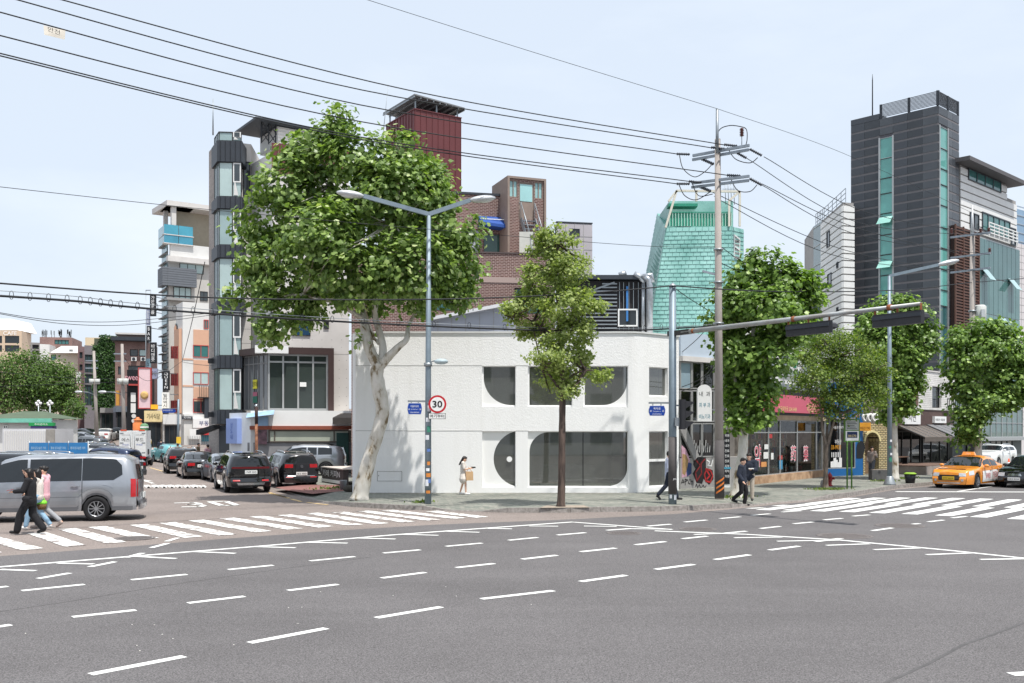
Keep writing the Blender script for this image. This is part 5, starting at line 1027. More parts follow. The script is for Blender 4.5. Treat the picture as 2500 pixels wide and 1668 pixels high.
for f, a, b in ((n0, ul, n0.len), (n1, 0, n1.len)):
    for k in range(11): mb = MB(); z = zl0+.1+k*(zl1-zl0-.15)/10; f.box(mb, a, b+(.04 if f is n0 else 0), z-.017, z+.017, -.04, .03); mb.build('louvre', CHAR, dt)
    for u in (a, (a+b)/2, b): X(f, 'louvre_post', CHAR, dt, u-.08, u+.08, zl0, zl1, -.1, .02)
X(n0, 'parapet', DPAN[0], dt, 0, ul-.1, zt, zt+.42, -1.2, .05)
p = n0.P(n0.uz(2121, 0)[0], zt+.4, -.6); N('lightning_rod', BLK, dt, 'tube', [p, p+Vector((0, 0, 2.9)), p+Vector((0, 0, 3.4))], [.05, .04, .01], 6)
# ---- white board building left of the tower ----
WBD = mat('white_board', (222, 222, 220), .6, .06, 1); c = at(2058, 0, 75).xy; Pb = along(c, Vector((177, 2431)).normalized(), 2006); Pc = at(2084, 0, 75.3).xy; Pa = at(1986, 0, Pb.y+2.2).xy
wl_, (w0, w1, w2) = building('white_board_building', 'white boarded building with dark window slits left of the dark tower', [Pa, Pb, c, Pc], 0, at(0, 494, 75).z, [glass('teal_curtain_wall', (104, 124, 128)), CONC2, CONC2], back=6)
for f in (w1, w2):
    z = 3.0
    while z < at(0, 496, 75).z-.4: X(f, 'siding_board', WBD, wl_, -.02, f.len+.02, z, z+.42, 0, .09); z += .52
for x0, y0, x1, y1 in ((2022, 565, 2029, 604), (2046, 640, 2050, 655), (2024, 668, 2033, 700), (2046, 750, 2050, 765)): win(w1, wl_, w1.R(x0, y0, x1, y1), DARKG, CHAR, fw=.06, inset=-.12)
for k in range(9): mb = MB(); z = at(0, 500, 75).z-k*1.6; w0.box(mb, 0, w0.len, z-.05, z, 0, .06); mb.build('mullion', ALU, wl_)
mb = MB()
zt_ = at(0, 494, 75).z
for f in (w0, w1):
    for h in (.35, .7, 1.05): mb.bar(f.P(0, zt_+h, -.2), f.P(f.len, zt_+h, -.2), .04)
    for k in range(6): mb.bar(f.P(f.len*k/5, zt_, -.2), f.P(f.len*k/5, zt_+1.05, -.2), .04)
tag(mb.build('roof_railing', STEEL, wl_), kind='stuff')
# ---- white boarded building with eaves, right of the tower ----
c = at(2290, 0, 72.0).xy; a_ = along(c, r, 2343); b_ = along(c, r, 2480); m_ = along(c, r, 2456)
zt = at(0, 402, a_.y).z; z2 = at(0, 492, b_.y).z; wr, (x0_,) = building('eaved_building', 'white boarded building with a dark eave and strip windows beside the tower', [a_, b_], 0, z2, [CONC2], back=7, backdir=(-.5, 1))
fx = Face(a_, m_); X(fx, 'upper_storey', CONC2, wr, 0, fx.len, z2, zt, -5, .0)
X(fx, 'eave', mat('eave_grey', (92, 90, 92), .7, .1), wr, -.9, fx.len+1.3, zt, zt+.3, -5.5, 1.1)
z = x0_.uz(2400, 575)[1]; hole = fx.R(2361, 440, 2440, 462); 
zz_ = z
while zz_ < zt-.3:
    f = x0_ if zz_ < z2-.45 else fx
    X(f, 'siding_board', WBD, wr, 0, f.len, zz_, zz_+.48, 0, .09); zz_ += .58
def rr(f, x0, y0, x1, y1):   # window on a strongly receding wall, top/bottom given at each end's mean
    return f.R(x0, y0, x1, y1)
win(fx, wr, rr(fx, 2360, 428, 2440, 456), TEALG, CHAR, nx=4, fw=.08, inset=-.14); win(fx, wr, rr(fx, 2364, 522, 2386, 560), GREYG, CHAR, nx=2, fw=.08, inset=-.14); win(x0_, wr, rr(x0_, 2394, 530, 2462, 575), TEALG, CHAR, nx=5, fw=.1, inset=-.14); win(x0_, wr, rr(x0_, 2464, 558, 2476, 600), GREYG, CHAR, fw=.1, inset=-.14)
rb = rr(x0_, 2396, 558, 2466, 590)
for k in range(4): mb = MB(); zq = rb[2]+(rb[3]-rb[2])*(k+1)/4; x0_.box(mb, rb[0], rb[1], zq-.04, zq+.04, .55, .62); mb.build('balcony_rail', WFR, wr)
for k in range(7): mb = MB(); u = rb[0]+(rb[1]-rb[0])*k/6; x0_.box(mb, u-.04, u+.04, rb[2], rb[3], .56, .61); mb.build('baluster', WFR, wr)
LOUV = mat('brown_louvre', (96, 68, 58), .7, .12, 2); zl = x0_.uz(2345, 560)[1]; fl_ = Face(along(c, r, 2318)+Vector((.25, -.3)), along(c, r, 2376)+Vector((.25, -.3)))
lv = X(fl_, 'louvre_panel', mat('louvre_back', (60, 44, 40)), wr, 0, fl_.len, 2, zl, -.3, 0)
for k in range(60):
    zk = zl-.1-k*.22
    if zk > 7: X(fl_, 'louvre', LOUV, lv, .1, fl_.len-.1, zk-.1, zk, 0, .07)
for k in range(4): mb = MB(); u = fl_.len*k/3; fl_.box(mb, u-.07, u+.07, 2, zl+.05, .0, .1); mb.build('louvre_post', LOUV, lv)
fg2 = Face(along(c, r, 2379)+Vector((.25, -.3)), along(c, r, 2478)+Vector((.25, -.3))); zg_ = fg2.uz(2425, 590)[1]
for k in range(9):
    for j in range(5): mb = MB(); h_ = (zg_-3)/5; fg2.box(mb, fg2.len*k/9+.03, fg2.len*(k+1)/9-.03, 3+j*h_+.03, 3+(j+1)*h_-.03, -.2, 0); mb.build('curtain_pane', [glass('curtain_teal_a', (84, 120, 118)), glass('curtain_teal_b', (96, 132, 130)), glass('curtain_teal_c', (74, 108, 108))][(k*3+j*5) % 3], wr)
X(fg2, 'curtain_frame', ALU, wr, -.05, fg2.len+.05, 2, zg_+.08, -.5, -.06)
for x, y in ((2395, 655), (2460, 680), (2438, 775)): u, z = fg2.uz(x, y); mb = MB(); mb.hexa([fg2.P(u, z-.9, .7), fg2.P(u+1.2, z-.9, .7), fg2.P(u+1.2, z-.9, .66), fg2.P(u, z-.9, .66), fg2.P(u, z, .06), fg2.P(u+1.2, z, .06), fg2.P(u+1.2, z, .02), fg2.P(u, z, .02)]); mb.build('open_sash', glass('sash_pale', (150, 180, 180)), wr)
# ---- far right pale tile and blue glass blocks ----
pb, (f1,) = building('pale_tile_building', 'pale tiled building at the right edge of the picture', [at(2477, 0, 86).xy, at(2600, 0, 92).xy], 0, at(0, 592, 86).z, mat('pale_tile', (206, 200, 200), .6, .05), back=6)
for k in range(26): mb = MB(); z = 3+k*.62; f1.box(mb, 0, f1.len, z, z+.03, 0, .01); mb.build('tile_joint', CONC2, pb)
for k in range(8): mb = MB(); u = f1.len*k/8; f1.box(mb, u, u+.03, 0, 19, 0, .012); mb.build('tile_joint', CONC2, pb)
gb2, (f1,) = building('blue_glass_block', 'distant blue glass office block behind the right edge', [at(2440, 0, 180).xy, at(2640, 0, 200).xy], 0, at(0, 498, 180).z, glass('far_blue_glass', (120, 150, 176)), back=20)
for k in range(16): mb = MB(); z = 20+k*1.6; f1.box(mb, 0, f1.len, z, z+.2, 0, .1); mb.build('spandrel', mat('far_spandrel', (150, 166, 180)), gb2)
# low garages at the foot of the glass front
# ======================= FAR UP THE SIDE STREET =======================
def zl_(x, y): return (x*.2296, 660+y*.2296)
def simple(name, label, px0, px1, ytop, d, m, wins=(), gm=GREYG, fm=DFR, back=8, d1=None, nx=1, coping=None, group=None):
    p0, p1 = at(px0, 0, d).xy, at(px1, 0, d1 or d+1).xy; f = Face(p0, p1); hs = [f.R(*w[:4]) for w in wins]; g_ = gz(p0.x, p0.y)
    b, (f,) = building(name, label, [p0, p1], g_-1.5, at(0, ytop, d).z, m, {0: hs}, back=back, coping=coping, group=group)
    for h, w in zip(hs, wins): f.window(b, h, w[4] if len(w) > 4 else gm, fm, nx=nx, fw=.08, inset=.1)
    return b, f
cf, f = simple('cafe_building', 'distant tan building with white sloped cap and dark window bands at far left', -40, 53, 806, 190, mat('tan_stone', (206, 184, 160), .8, .06, 1), [(12, 820, 47, 838), (12, 843, 47, 859), (-30, 820, 5, 838), (-30, 843, 5, 859)], DARKG)
mb = MB(); q = [at(-60, 806, 191), at(42, 806, 191), at(27, 779, 194), at(-60, 779, 194)]; mb.prism([tuple(p) for p in q], (0, 8, 0)); mb.build('sloped_cap', SIGNW, cf); lettering('CAFE', f.P(f.len*.7, at(0, 813, 190).z, 0), f.t3, UP, .75, WHITET, cf, out=.15)
simple('far_blue_block', 'small distant blue block behind the park trees', 52, 70, 842, 260, mat('far_blue', (110, 140, 170)), back=6)
ab, f = simple('antenna_brick_building', 'brick house with rooftop phone antennas beyond the park', 97, 176, 823, 165, REDBRICK, [(133, 830, 168, 841, TEALG)], nx=4)
am = MB()
for k in range(26):
    x = random.choice((random.uniform(100, 136), random.uniform(146, 152), random.uniform(162, 174))); p = at(x, 824, 167); am.tube([p, p+Vector((0, 0, random.uniform(.6, 1.1)))], .05, 4); q = p+Vector((random.uniform(-.2, .2), -.2, random.uniform(.5, 1.1))); am.box(q.x-.08, q.x+.08, q.y-.05, q.y+.05, q.z-.35, q.z+.35)
tag(am.build('antenna_cluster', STEEL, ab), kind='stuff')
simple('white_annex', 'white rendered annex below the antenna house', 97, 121, 840, 160, OFFW, back=5)
simple('open_frame_house', 'grey concrete house with open balconies left of the antennas', 74, 99, 836, 168, CONC2, [(79, 842, 95, 852, DARKG), (79, 856, 95, 866, DARKG)], back=5)
gh, f = simple('beige_gable_house', 'beige rendered house with two small windows up the street', 120, 191, 862, 150, mat('beige_render', (200, 188, 172), .85, .08, .6), [(173, 855, 182, 861), (124, 866, 137, 880, TEALG)], coping=OFFW)
mb = MB(); q = [at(120, 862, 150), at(191, 862, 150), at(191, 845, 151), at(150, 845, 151)]; mb.prism([tuple(p) for p in q], (0, 4, 0)); mb.build('attic', CONC, gh); win(f, gh, f.R(172, 854, 182, 861), DARKG, WFR, fw=.08, inset=-1.2, nx=2)
simple('brown_narrow_house', 'narrow mauve-brown house next to the ivy wall', 190, 207, 845, 142, mat('mauve_render', (132, 108, 108), .8, .1), [(194, 860, 202, 875), (194, 890, 202, 905)], back=5)
dg_, f = simple('dark_glass_house', 'dark glazed building with stepped roof left of the ivy', 206, 231, 843, 138, mat('slate_render', (128, 122, 126), .8, .1), [(207, 866, 229, 884), (207, 888, 229, 910), (207, 914, 229, 936), (207, 940, 229, 990)], glass('dim_glass', (60, 76, 80)), nx=3, back=6)
simple('cream_roof_house', 'cream rooftop storey behind the ivy wall', 208, 285, 824, 150, mat('cream_render', (214, 196, 166), .8, .06), back=4)
iv, fi = simple('ivy_building', 'narrow building completely covered with green ivy', 230, 283, 826, 130, mat('ivy_wall_render', (90, 96, 80), .9, .2), back=6)
# ivy foliage on the wall
def leaf_mesh(name, pts, nrm, size, m, parent, shape='oval', jit=.5, droop=.2, kind='stuff', up_bias=.3):
    """many small bent leaves as one mesh: pts, outward normals (n,3)"""
    n = len(pts); rnd = np.random.rand
    if shape == 'plane': base = np.array([(0, 0, 0), (-.5, .28, .06), (-.32, .55, .02), (-.42, .86, -.04), (0, 1.05, -.1), (.42, .86, -.04), (.32, .55, .02), (.5, .28, .06), (0, .5, .08)]); fc = [(0, 8, 1), (1, 8, 2), (2, 8, 3), (3, 8, 4), (4, 8, 5), (5, 8, 6), (6, 8, 7), (7, 8, 0)]
    elif shape == 'fan': base = np.array([(0, 0, 0), (-.55, .6, .05), (-.2, .82, 0), (.2, .82, 0), (.55, .6, .05)]); fc = [(0, 2, 1), (0, 3, 2), (0, 4, 3)]
    else: base = np.array([(0, 0, 0), (-.3, .45, .06), (0, 1, -.06), (.3, .45, .06)]); fc = [(0, 2, 1), (0, 3, 2)]
    nr = nrm+np.random.normal(0, jit, (n, 3)); nr[:, 2] += up_bias; nr /= np.linalg.norm(nr, axis=1)[:, None]+1e-9
    yd = np.random.normal(0, 1, (n, 3)); yd[:, 2] -= droop*2; yd -= nr*(yd*nr).sum(1)[:, None]; yd /= np.linalg.norm(yd, axis=1)[:, None]+1e-9
    xd = np.cross(yd, nr); s = size*(.6+.75*rnd(n))
    v = (pts[:, None, :]+s[:, None, None]*(base[None, :, 0:1]*xd[:, None, :]+base[None, :, 1:2]*yd[:, None, :]+base[None, :, 2:3]*nr[:, None, :])).reshape(-1, 3)
    k = len(base); F = np.array(fc); fa = (F[None]+(np.arange(n)*k)[:, None, None]).reshape(-1, 3); o = org(parent); v -= np.array(o)
    me = bpy.data.meshes.new(name); me.vertices.add(len(v)); me.vertices.foreach_set('co', v.ravel()); me.loops.add(fa.size); me.loops.foreach_set('vertex_index', fa.ravel().astype(np.int32)); me.polygons.add(len(fa)); me.polygons.foreach_set('loop_start', np.arange(0, fa.size, 3, dtype=np.int32)); me.polygons.foreach_set('loop_total', np.full(len(fa), 3, dtype=np.int32)); me.update(); me.validate()
    me.materials.append(m); ob = bpy.data.objects.new(name, me); COL.objects.link(ob); ob.parent = parent
    if parent: ORG[ob.name] = org(parent)
    if kind: ob['kind'] = kind
    return ob
def leafmat(name, c0, c1, trans=.35, rough=.5, hi=None):
    m = bpy.data.materials.new(name); m.use_nodes = True; nt = m.node_tree; N = nt.nodes; K = nt.links.new; b = N['Principled BSDF']; b.inputs['Roughness'].default_value = rough; b.inputs['Specular IOR Level'].default_value = .35
    g = N.new('ShaderNodeNewGeometry'); r = N.new('ShaderNodeValToRGB'); e = r.color_ramp.elements; e[0].position = 0; e[1].position = 1; e[0].color = (*lin(c0), 1); e[1].color = (*lin(c1), 1)
    if hi: x = e.new(.93); x.color = (*lin(c1), 1); e[2].color = (*lin(hi), 1)
    K(g.outputs['Random Per Island'], r.inputs['Fac']); K(r.outputs['Color'], b.inputs['Base Color'])
    t = N.new('ShaderNodeBsdfTranslucent'); mu = N.new('ShaderNodeMix'); mu.data_type = 'RGBA'; mu.blend_type = 'MULTIPLY'; mu.inputs['Factor'].default_value = 1; mu.inputs['B'].default_value = (1.35, 1.55, .55, 1); K(r.outputs['Color'], mu.inputs['A']); K(mu.outputs['Result'], t.inputs['Color'])
    mx = N.new('ShaderNodeMixShader'); mx.inputs['Fac'].default_value = trans; K(b.outputs[0], mx.inputs[1]); K(t.outputs[0], mx.inputs[2]); K(mx.outputs[0], N['Material Output'].inputs['Surface']); MATS[name] = m; return m
IVY = leafmat('ivy_leaf', (30, 56, 30), (76, 112, 52))
n = 5200; u = np.random.rand(n)*(fi.len+.3)-.15; z = at(0, 1003, 130).z+np.random.rand(n)*(at(0, 818, 130).z-at(0, 1003, 130).z); o = .1+.35*np.random.rand(n)*(np.sin(u*2.3)+np.sin(z*1.3)+2.2)/3
keep = ~((z > at(0, 842, 130).z) & (np.abs(u-fi.len*.62) > fi.len*.36)); u, z, o = u[keep], z[keep], o[keep]
pts = np.stack([fi.p0.x+fi.t.x*u+fi.n.x*o, fi.p0.y+fi.t.y*u+fi.n.y*o, z], 1); nn = np.tile(np.array(fi.n3), (len(u), 1)); leaf_mesh('ivy', pts, nn, .3, IVY, iv, up_bias=.5)
# brown house
bh, f = simple('brown_eaved_house', 'brown brick house with grey eaves and two air conditioners', 281, 357, 833, 120, REDBRICK, [(317, 853, 337, 870), (339, 853, 357, 870, PALEG), (288, 895, 298, 915), (313, 893, 353, 905)], coping=CHAR)
X(f, 'eave', CHAR, bh, -.4, f.len+.2, f.uz(320, 833)[1], f.uz(320, 824)[1], -6, .9); X(f, 'upper_storey', REDBRICK, bh, .3, f.len, f.uz(320, 824)[1], f.uz(320, 817)[1], -6, -.5); X(f, 'roof_slab', CONC, bh, .0, f.len+.2, f.uz(320, 817)[1], f.uz(320, 813)[1], -6.4, .1)
for x in (321, 344): mb = MB(); r_ = f.R(x, 873, x+13, 882); f.box(mb, *r_, .02, .45); a = mb.build('air_conditioner', WFR, bh); N('fan_grille', CHAR, a, 'lathe', [(.2, 0), (.2, .02)], f.P(r_[0]+.28, (r_[2]+r_[3])/2, .45), 14, ax=f.n3)
# black and pink restaurant box at street level
rs_, f = simple('black_restaurant', 'black-clad restaurant with pink script lettering and white banners', 310, 358, 903, 112, BLK, back=5); PKL = mat('pink_neon', (226, 170, 180)); lettering('sweety', f.P(f.len*.35, f.uz(320, 925)[1], .02), f.t3, UP, .75, PKL, rs_, w=1.9, out=.1)
for x0, y0, x1, y1 in ((319, 959, 331, 982), (319, 985, 331, 1008)): X(f, 'banner', SIGNW, rs_, *f.R(x0, y0, x1, y1), .05, .1)
for y in (1016, 1028): mb = MB(); u_, z_2 = f.uz(326, y); mb.lathe([(.24, 0), (.24, .12)], f.P(u_, z_2, .1), 16, ax=f.n3); mb.build('round_lightbox', OFFW, rs_)
X(f, 'pink_awning', RED_S, rs_, *f.R(313, 938, 336, 942), .05, .5)
# street-level shops, dim
def shopfront(name, label, x0, x1, y0, y1, d, m, sign=None, sm=None):
    p0, p1 = at(x0, 0, d).xy, at(x1, 0, d+.6).xy; f = Face(p0, p1); g_ = gz(p0.x, p0.y); t = thing(name, label, 'shop', (p0.x, p0.y, g_), group='small shops up the side street'); zt_ = f.uz((x0+x1)/2, y0)[1]; zs_ = f.uz((x0+x1)/2, y1)[1]
    X(f, 'signboard', sm or m, t, 0, f.len, zs_, zt_, -3, 0); X(f, 'front', m, t, 0, f.len, g_-.5, zs_, -3, -.25); f.window(t, (.15, f.len-.15, g_+.1, zs_-.1), DARKG, DFR, nx=3, fw=.07, inset=.2)
    if sign: lettering(sign, f.P(f.len/2, (zs_+zt_)/2, 0), f.t3, UP, (zt_-zs_)*.5, BLACKT, t, w=f.len*.7, out=.02)
shopfront('small_shop', 'dark small shop under the ivy building with grey shutters', 244, 282, 996, 1008, 122, mat('dim_shop', (86, 84, 86), .8, .3, 2), None, CONC2)
shopfront('small_shop', 'small shop with an orange upright board beside the second utility pole', 283, 312, 992, 1006, 116, mat('dim_shop2', (74, 72, 78), .8, .3, 2), None, mat('slate_sign', (110, 118, 130)))
shopfront('small_shop', 'beige small shop with cream sign left of the white fence', 352, 397, 1003, 1030, 100, mat('beige_shop', (176, 164, 150), .8, .15, 1.5), '기사식당', mat('cream_sign', (220, 200, 150)))
shopfront('small_shop', 'small pale shop with a black lintel behind the turquoise car', 398, 442, 1012, 1036, 99, mat('pale_shop', (190, 186, 180), .8, .15, 1.5), None, OFFW)
vsign(187, 908, 196, 934, 132, SIGNW, '편의점', BLACKT, 'white vertical sign with three dark syllables on the mauve house', group='vertical shop signs'); vsign(188, 935, 198, 966, 131, mat('rose_sign', (196, 160, 156)), '', BLACKT, 'faded rose-coloured vertical sign under the white one'); vsign(283, 954, 290, 990, 112, mat('ochre_sign', (205, 150, 70)), '', BLACKT, 'narrow ochre upright sign beside the utility pole')
# ---- parking office kiosk with green roof ----
d = 60.0; k_ = thing('green_roof_kiosk', 'low kiosk with dark green hipped roof and teal fascia', 'kiosk', (at(60, 0, d).x, d, 0)); a, b = at(-60, 0, d).x, at(134, 0, d).x; z0, z1 = at(0, 1022, d).z, at(0, 1003, d).z; GR = mat('moss_roof', (84, 98, 78), .8, .15, 2)
mb = MB(); q = [(a, d-.4, z0), (b, d-.4, z0), (b, d+4, z0), (a, d+4, z0)]; r_ = [(a+2, d+1.8, z1), (at(73, 0, d).x, d+1.8, z1)]; mb.quad(q[0], q[1], r_[1], r_[0]); mb.quad(q[2], q[3], r_[0], r_[1]); mb.poly([q[1], q[2], r_[1]]); mb.poly([q[3], q[0], r_[0]]); mb.poly(q[::-1]); mb.build('hipped_roof', GR, k_)
N('fascia', mat('teal_fascia', (120, 190, 170), .5, .2, 3), k_, 'box', a, b, d-.5, d-.35, z0-.25, z0); N('wall', OFFW, k_, 'box', a+.2, b-.2, d-.1, d+3.6, 0, z0-.05)
fk = Face((a, d-.1), (b, d-.1)); fk.window(k_, fk.R(9, 1038, 20, 1047), DARKG, WFR, nx=2, fw=.05, inset=-.03)
mb = MB(); p, q = at(70, 1040, 59), at(131, 1032, 59); mb.box(p.x, q.x, 59, 59.25, p.z, q.z); sgk = mb.build('green_sign', mat('sign_green', (36, 150, 80), .5, .05), k_); lettering('주차관리소', ((p.x+q.x)/2, 59, (p.z+q.z)/2), (1, 0, 0), UP, .12, WHITET, sgk, w=.8); N('booth', mat('purple_booth', (70, 60, 110), .6, .2), k_, 'box', p.x+.1, q.x-.1, 59.02, 59.6, .0, p.z)
t = thing('container', 'white ribbed storage container in front of the green-roofed kiosk', 'container', (at(60, 0, 52).x, 52, 0)); a, b = at(6, 0, 52).x, at(134, 0, 52).x; z0, z1 = at(0, 1082, 52).z, at(0, 1047, 52).z; N('shell', mat('container_white', (206, 206, 208), .6, .1, 1), t, 'box', a, b, 52, 54.2, 0, z1)
for k in range(22): mb = MB(); x = a+.1+k*(b-a-.3)/21; mb.box(x, x+.05, 51.96, 52, .2, z1-.1); mb.build('rib', OFFW, t)
N('end_frame', mat('grey_timber', (150, 146, 140), .8, .2, 5), t, 'box', b-.45, b+.004, 51.95, 52.01, 0, z1-.02)
t = thing('blue_banner_fence', 'blue printed banner fence behind the silver van', 'fence', (at(150, 0, 47).x, 47, 0)); a, b = at(70, 0, 47).x, at(214, 0, 47).x; z1 = at(0, 1081, 47).z; BB = mat('banner_blue', (50, 120, 176), .6, .12, 2)
for k in range(3): mb = MB(); w_ = (b-a)/3; mb.box(a+k*w_+.02, a+(k+1)*w_-.02, 47, 47.04, .3, z1); p = mb.build('banner_panel', BB, t); lettering('홍대 걷고싶은 거리', (a+(k+.5)*w_, 47, z1-.25), (1, 0, 0), UP, .13, mat('pale_print', (190, 215, 225)), p, w=w_*.75)
for k in range(4): mb = MB(); x = a+k*(b-a)/3; mb.tube([(x, 47.06, 0), (x, 47.06, z1+.08)], .03, 6); mb.build('post', STEEL, t)
# ======================= BUILDINGS ADDED BEHIND THE CAMERA (unseen, they darken reflections in glass and black paint) =======================
for k, (x0, x1, y, h, m_, lab) in enumerate(((46, 14, -26, 12, REDBRICK, 'brick building added behind the camera to darken reflections in the right-hand shop glass'), (12, -16, -28, 10, OFFW, 'grey concrete building added behind the camera to darken reflections in the large rounded window'), (-18, -52, -25, 13, mat('added_building_dark', (92, 88, 84), .8, .15), 'dark building added behind the camera to darken reflections in the van windows'))):
    hs = []; f = Face((x0, y), (x1, y))
    for i in range(6):
        for j in range(3): hs.append((1.2+i*(f.len-2)/6, 3.6+i*(f.len-2)/6, 1.0+j*3.4, 3.2+j*3.4))
    b_, (f,) = building('added_reflection_building', lab, [(x0, y), (x1, y)], 0, h, m_, {0: hs}, back=8, backdir=(0, -1), group='unseen buildings added for reflections')
    for r_ in hs: f.window(b_, r_, glass('added_building_glass', (120, 128, 126)), ALU, nx=2, fw=.08, inset=.1)
# ======================= TREES =======================
def barkmat(name, c0, c1, c2=None, sc=3.0, thr=(.4, .5), stretch=(1, 1, .35), bump=.5):
    m = bpy.data.materials.new(name); m.use_nodes = True; nt = m.node_tree; N = nt.nodes; K = nt.links.new; b = N['Principled BSDF']; b.inputs['Roughness'].default_value = .85
    t = N.new('ShaderNodeTexCoord'); mp = N.new('ShaderNodeMapping'); mp.inputs['Scale'].default_value = stretch; K(t.outputs['Object'], mp.inputs['Vector'])
    n = N.new('ShaderNodeTexNoise'); n.inputs['Scale'].default_value = sc; n.inputs['Detail'].default_value = 6; n.inputs['Roughness'].default_value = .6; K(mp.outputs['Vector'], n.inputs['Vector'])
    r = N.new('ShaderNodeValToRGB'); e = r.color_ramp.elements; e[0].position = thr[0]; e[1].position = thr[1]; e[0].color = (*lin(c0), 1); e[1].color = (*lin(c1), 1)
    if c2: x = e.new(thr[1]+.12); x.color = (*lin(c2), 1)
    K(n.outputs['Fac'], r.inputs['Fac']); K(r.outputs['Color'], b.inputs['Base Color']); bp = N.new('ShaderNodeBump'); bp.inputs['Strength'].default_value = bump; bp.inputs['Distance'].default_value = .03; K(n.outputs['Fac'], bp.inputs['Height']); K(bp.outputs['Normal'], b.inputs['Normal']); MATS[name] = m; return m
PBARK = barkmat('plane_bark', (116, 100, 74), (190, 184, 172), (206, 202, 194), 3.2, (.36, .44), (1, 1, .5), .25); GBARK = barkmat('ginkgo_bark', (50, 41, 37), (104, 88, 79), None, 9, (.35, .65), (1, 1, .16), 1.0); ZBARK = barkmat('zelkova_bark', (84, 74, 66), (122, 110, 100), None, 6, (.35, .65), (1, 1, .4), .5)
L_PLANE = leafmat('plane_leaf', (80, 105, 56), (148, 171, 97), .32, .38, (204, 212, 160)); L_PLANE2 = leafmat('plane_leaf_deep', (77, 103, 52), (139, 167, 86), .33, .38, (186, 206, 130)); L_GINK = leafmat('ginkgo_leaf', (122, 138, 82), (172, 182, 116), .38, .5); L_ZEL = leafmat('zelkova_leaf', (74, 98, 52), (138, 156, 76), .36, .5, (170, 178, 90)); L_PARK = leafmat('park_leaf', (56, 80, 44), (112, 140, 70), .3, .6)
def crown_points(lobes, n, d, csize, shell=.5, cl=14, dz=.95):
    """lobes: (px, py, rx, ry, depth offset); clusters of leaves spread over the outer part of each ellipsoid"""
    P = []; Nn = []; vol = np.array([l[2]*l[3] for l in lobes], float); vol /= vol.sum()
    for l, w in zip(lobes, vol):
        dd = d+(l[4] if len(l) > 4 else 0); c = np.array(at(l[0], l[1], dd)); s = dd/FPX; R = np.array([l[2]*s, .5*(l[2]+l[3])*s*dz, l[3]*s]); k = max(4, int(n*w/cl))
        u = np.random.normal(0, 1, (k, 3)); u /= np.linalg.norm(u, axis=1)[:, None]; rad = shell+(1.05-shell)*np.random.rand(k)**.6; cc = c+u*R*rad[:, None]
        m = int(n*w/k)+1; pts = (cc[:, None, :]+np.random.normal(0, csize, (k, m, 3))*np.array([1, 1, .75])).reshape(-1, 3); P.append(pts); Nn.append(np.repeat(u, m, axis=0))
    return np.concatenate(P), np.concatenate(Nn)
def tree(name, label, base, d, trunk, limbs, lobes, n, size, lm, bark, shape='plane', csize=.32, group=None, shell=.5, jit=.55, cl=14, droop=.3, ub=.85, dz=.95, ls=.9):
    lobes = [(l[0], l[1], l[2]*ls, l[3]*ls, l[4]) for l in lobes]
    b = Vector(base); t = thing(name, label, 'tree', tuple(b), group=group); s = d/FPX
    mb = MB(); pts = [b+Vector((0, 0, -.05))]+[at(x, y, d+(o[0] if o else 0)) for (x, y, w, *o) in trunk[1:]]; pts[0] = b+Vector((0, 0, -.05)); rs = [w*s/2 for (_, _, w, *o) in trunk]
    # smooth the trunk path with extra points
    def dens(p, r, k=4):
        q, rr_ = [], []
        for i in range(len(p)-1):
            p0, p1, p2, p3 = p[max(i-1, 0)], p[i], p[i+1], p[min(i+2, len(p)-1)]
            for j in range(k):
                f = j/k; q.append(.5*((2*p1)+(p2-p0)*f+(2*p0-5*p1+4*p2-p3)*f*f+(3*p1-p0-3*p2+p3)*f**3)); rr_.append(r[i]*(1-f)+r[i+1]*f)
        return q+[p[-1]], rr_+[r[-1]]
    q, r = dens(pts, rs); r = [x*(1+.05*math.sin(i*2.1)) for i, x in enumerate(r)]; r[0] *= 1.25; mb.tube(q, r, 14); tr = mb.build('trunk', bark, t)
    for lb in limbs:
        mb = MB(); p_ = [at(x, y, d+o) for (x, y, w, o) in lb]; q, r = dens(p_, [w*s/2 for (_, _, w, o) in lb]); mb.tube(q, r, 8); mb.build('limb', bark, t)
    # twigs reaching into the crown
    P, Nn = crown_points(lobes, n, d, csize, shell, cl, dz)
    mb = MB(); top = at(trunk[-1][0], trunk[-1][1], d)
    idx = np.random.choice(len(P), min(70, len(P)), replace=False); src = [Vector(at(x, y, d+o)) for lb in limbs for (x, y, w, o) in lb[-2:]]+[top]
    for i in idx:
        e = Vector(P[i]); a = min(src, key=lambda v: (v-e).length); mid = a.lerp(e, .5)+Vector((0, 0, -.1)); mb.tube([a, mid, e], [.05, .03, .008], 4, cap=False)
    tag(mb.build('twigs', bark, t), kind='stuff')
    leaf_mesh('crown', P, Nn, size, lm, t, shape, jit, droop, up_bias=ub)
    return t
random.seed(3); np.random.seed(3)
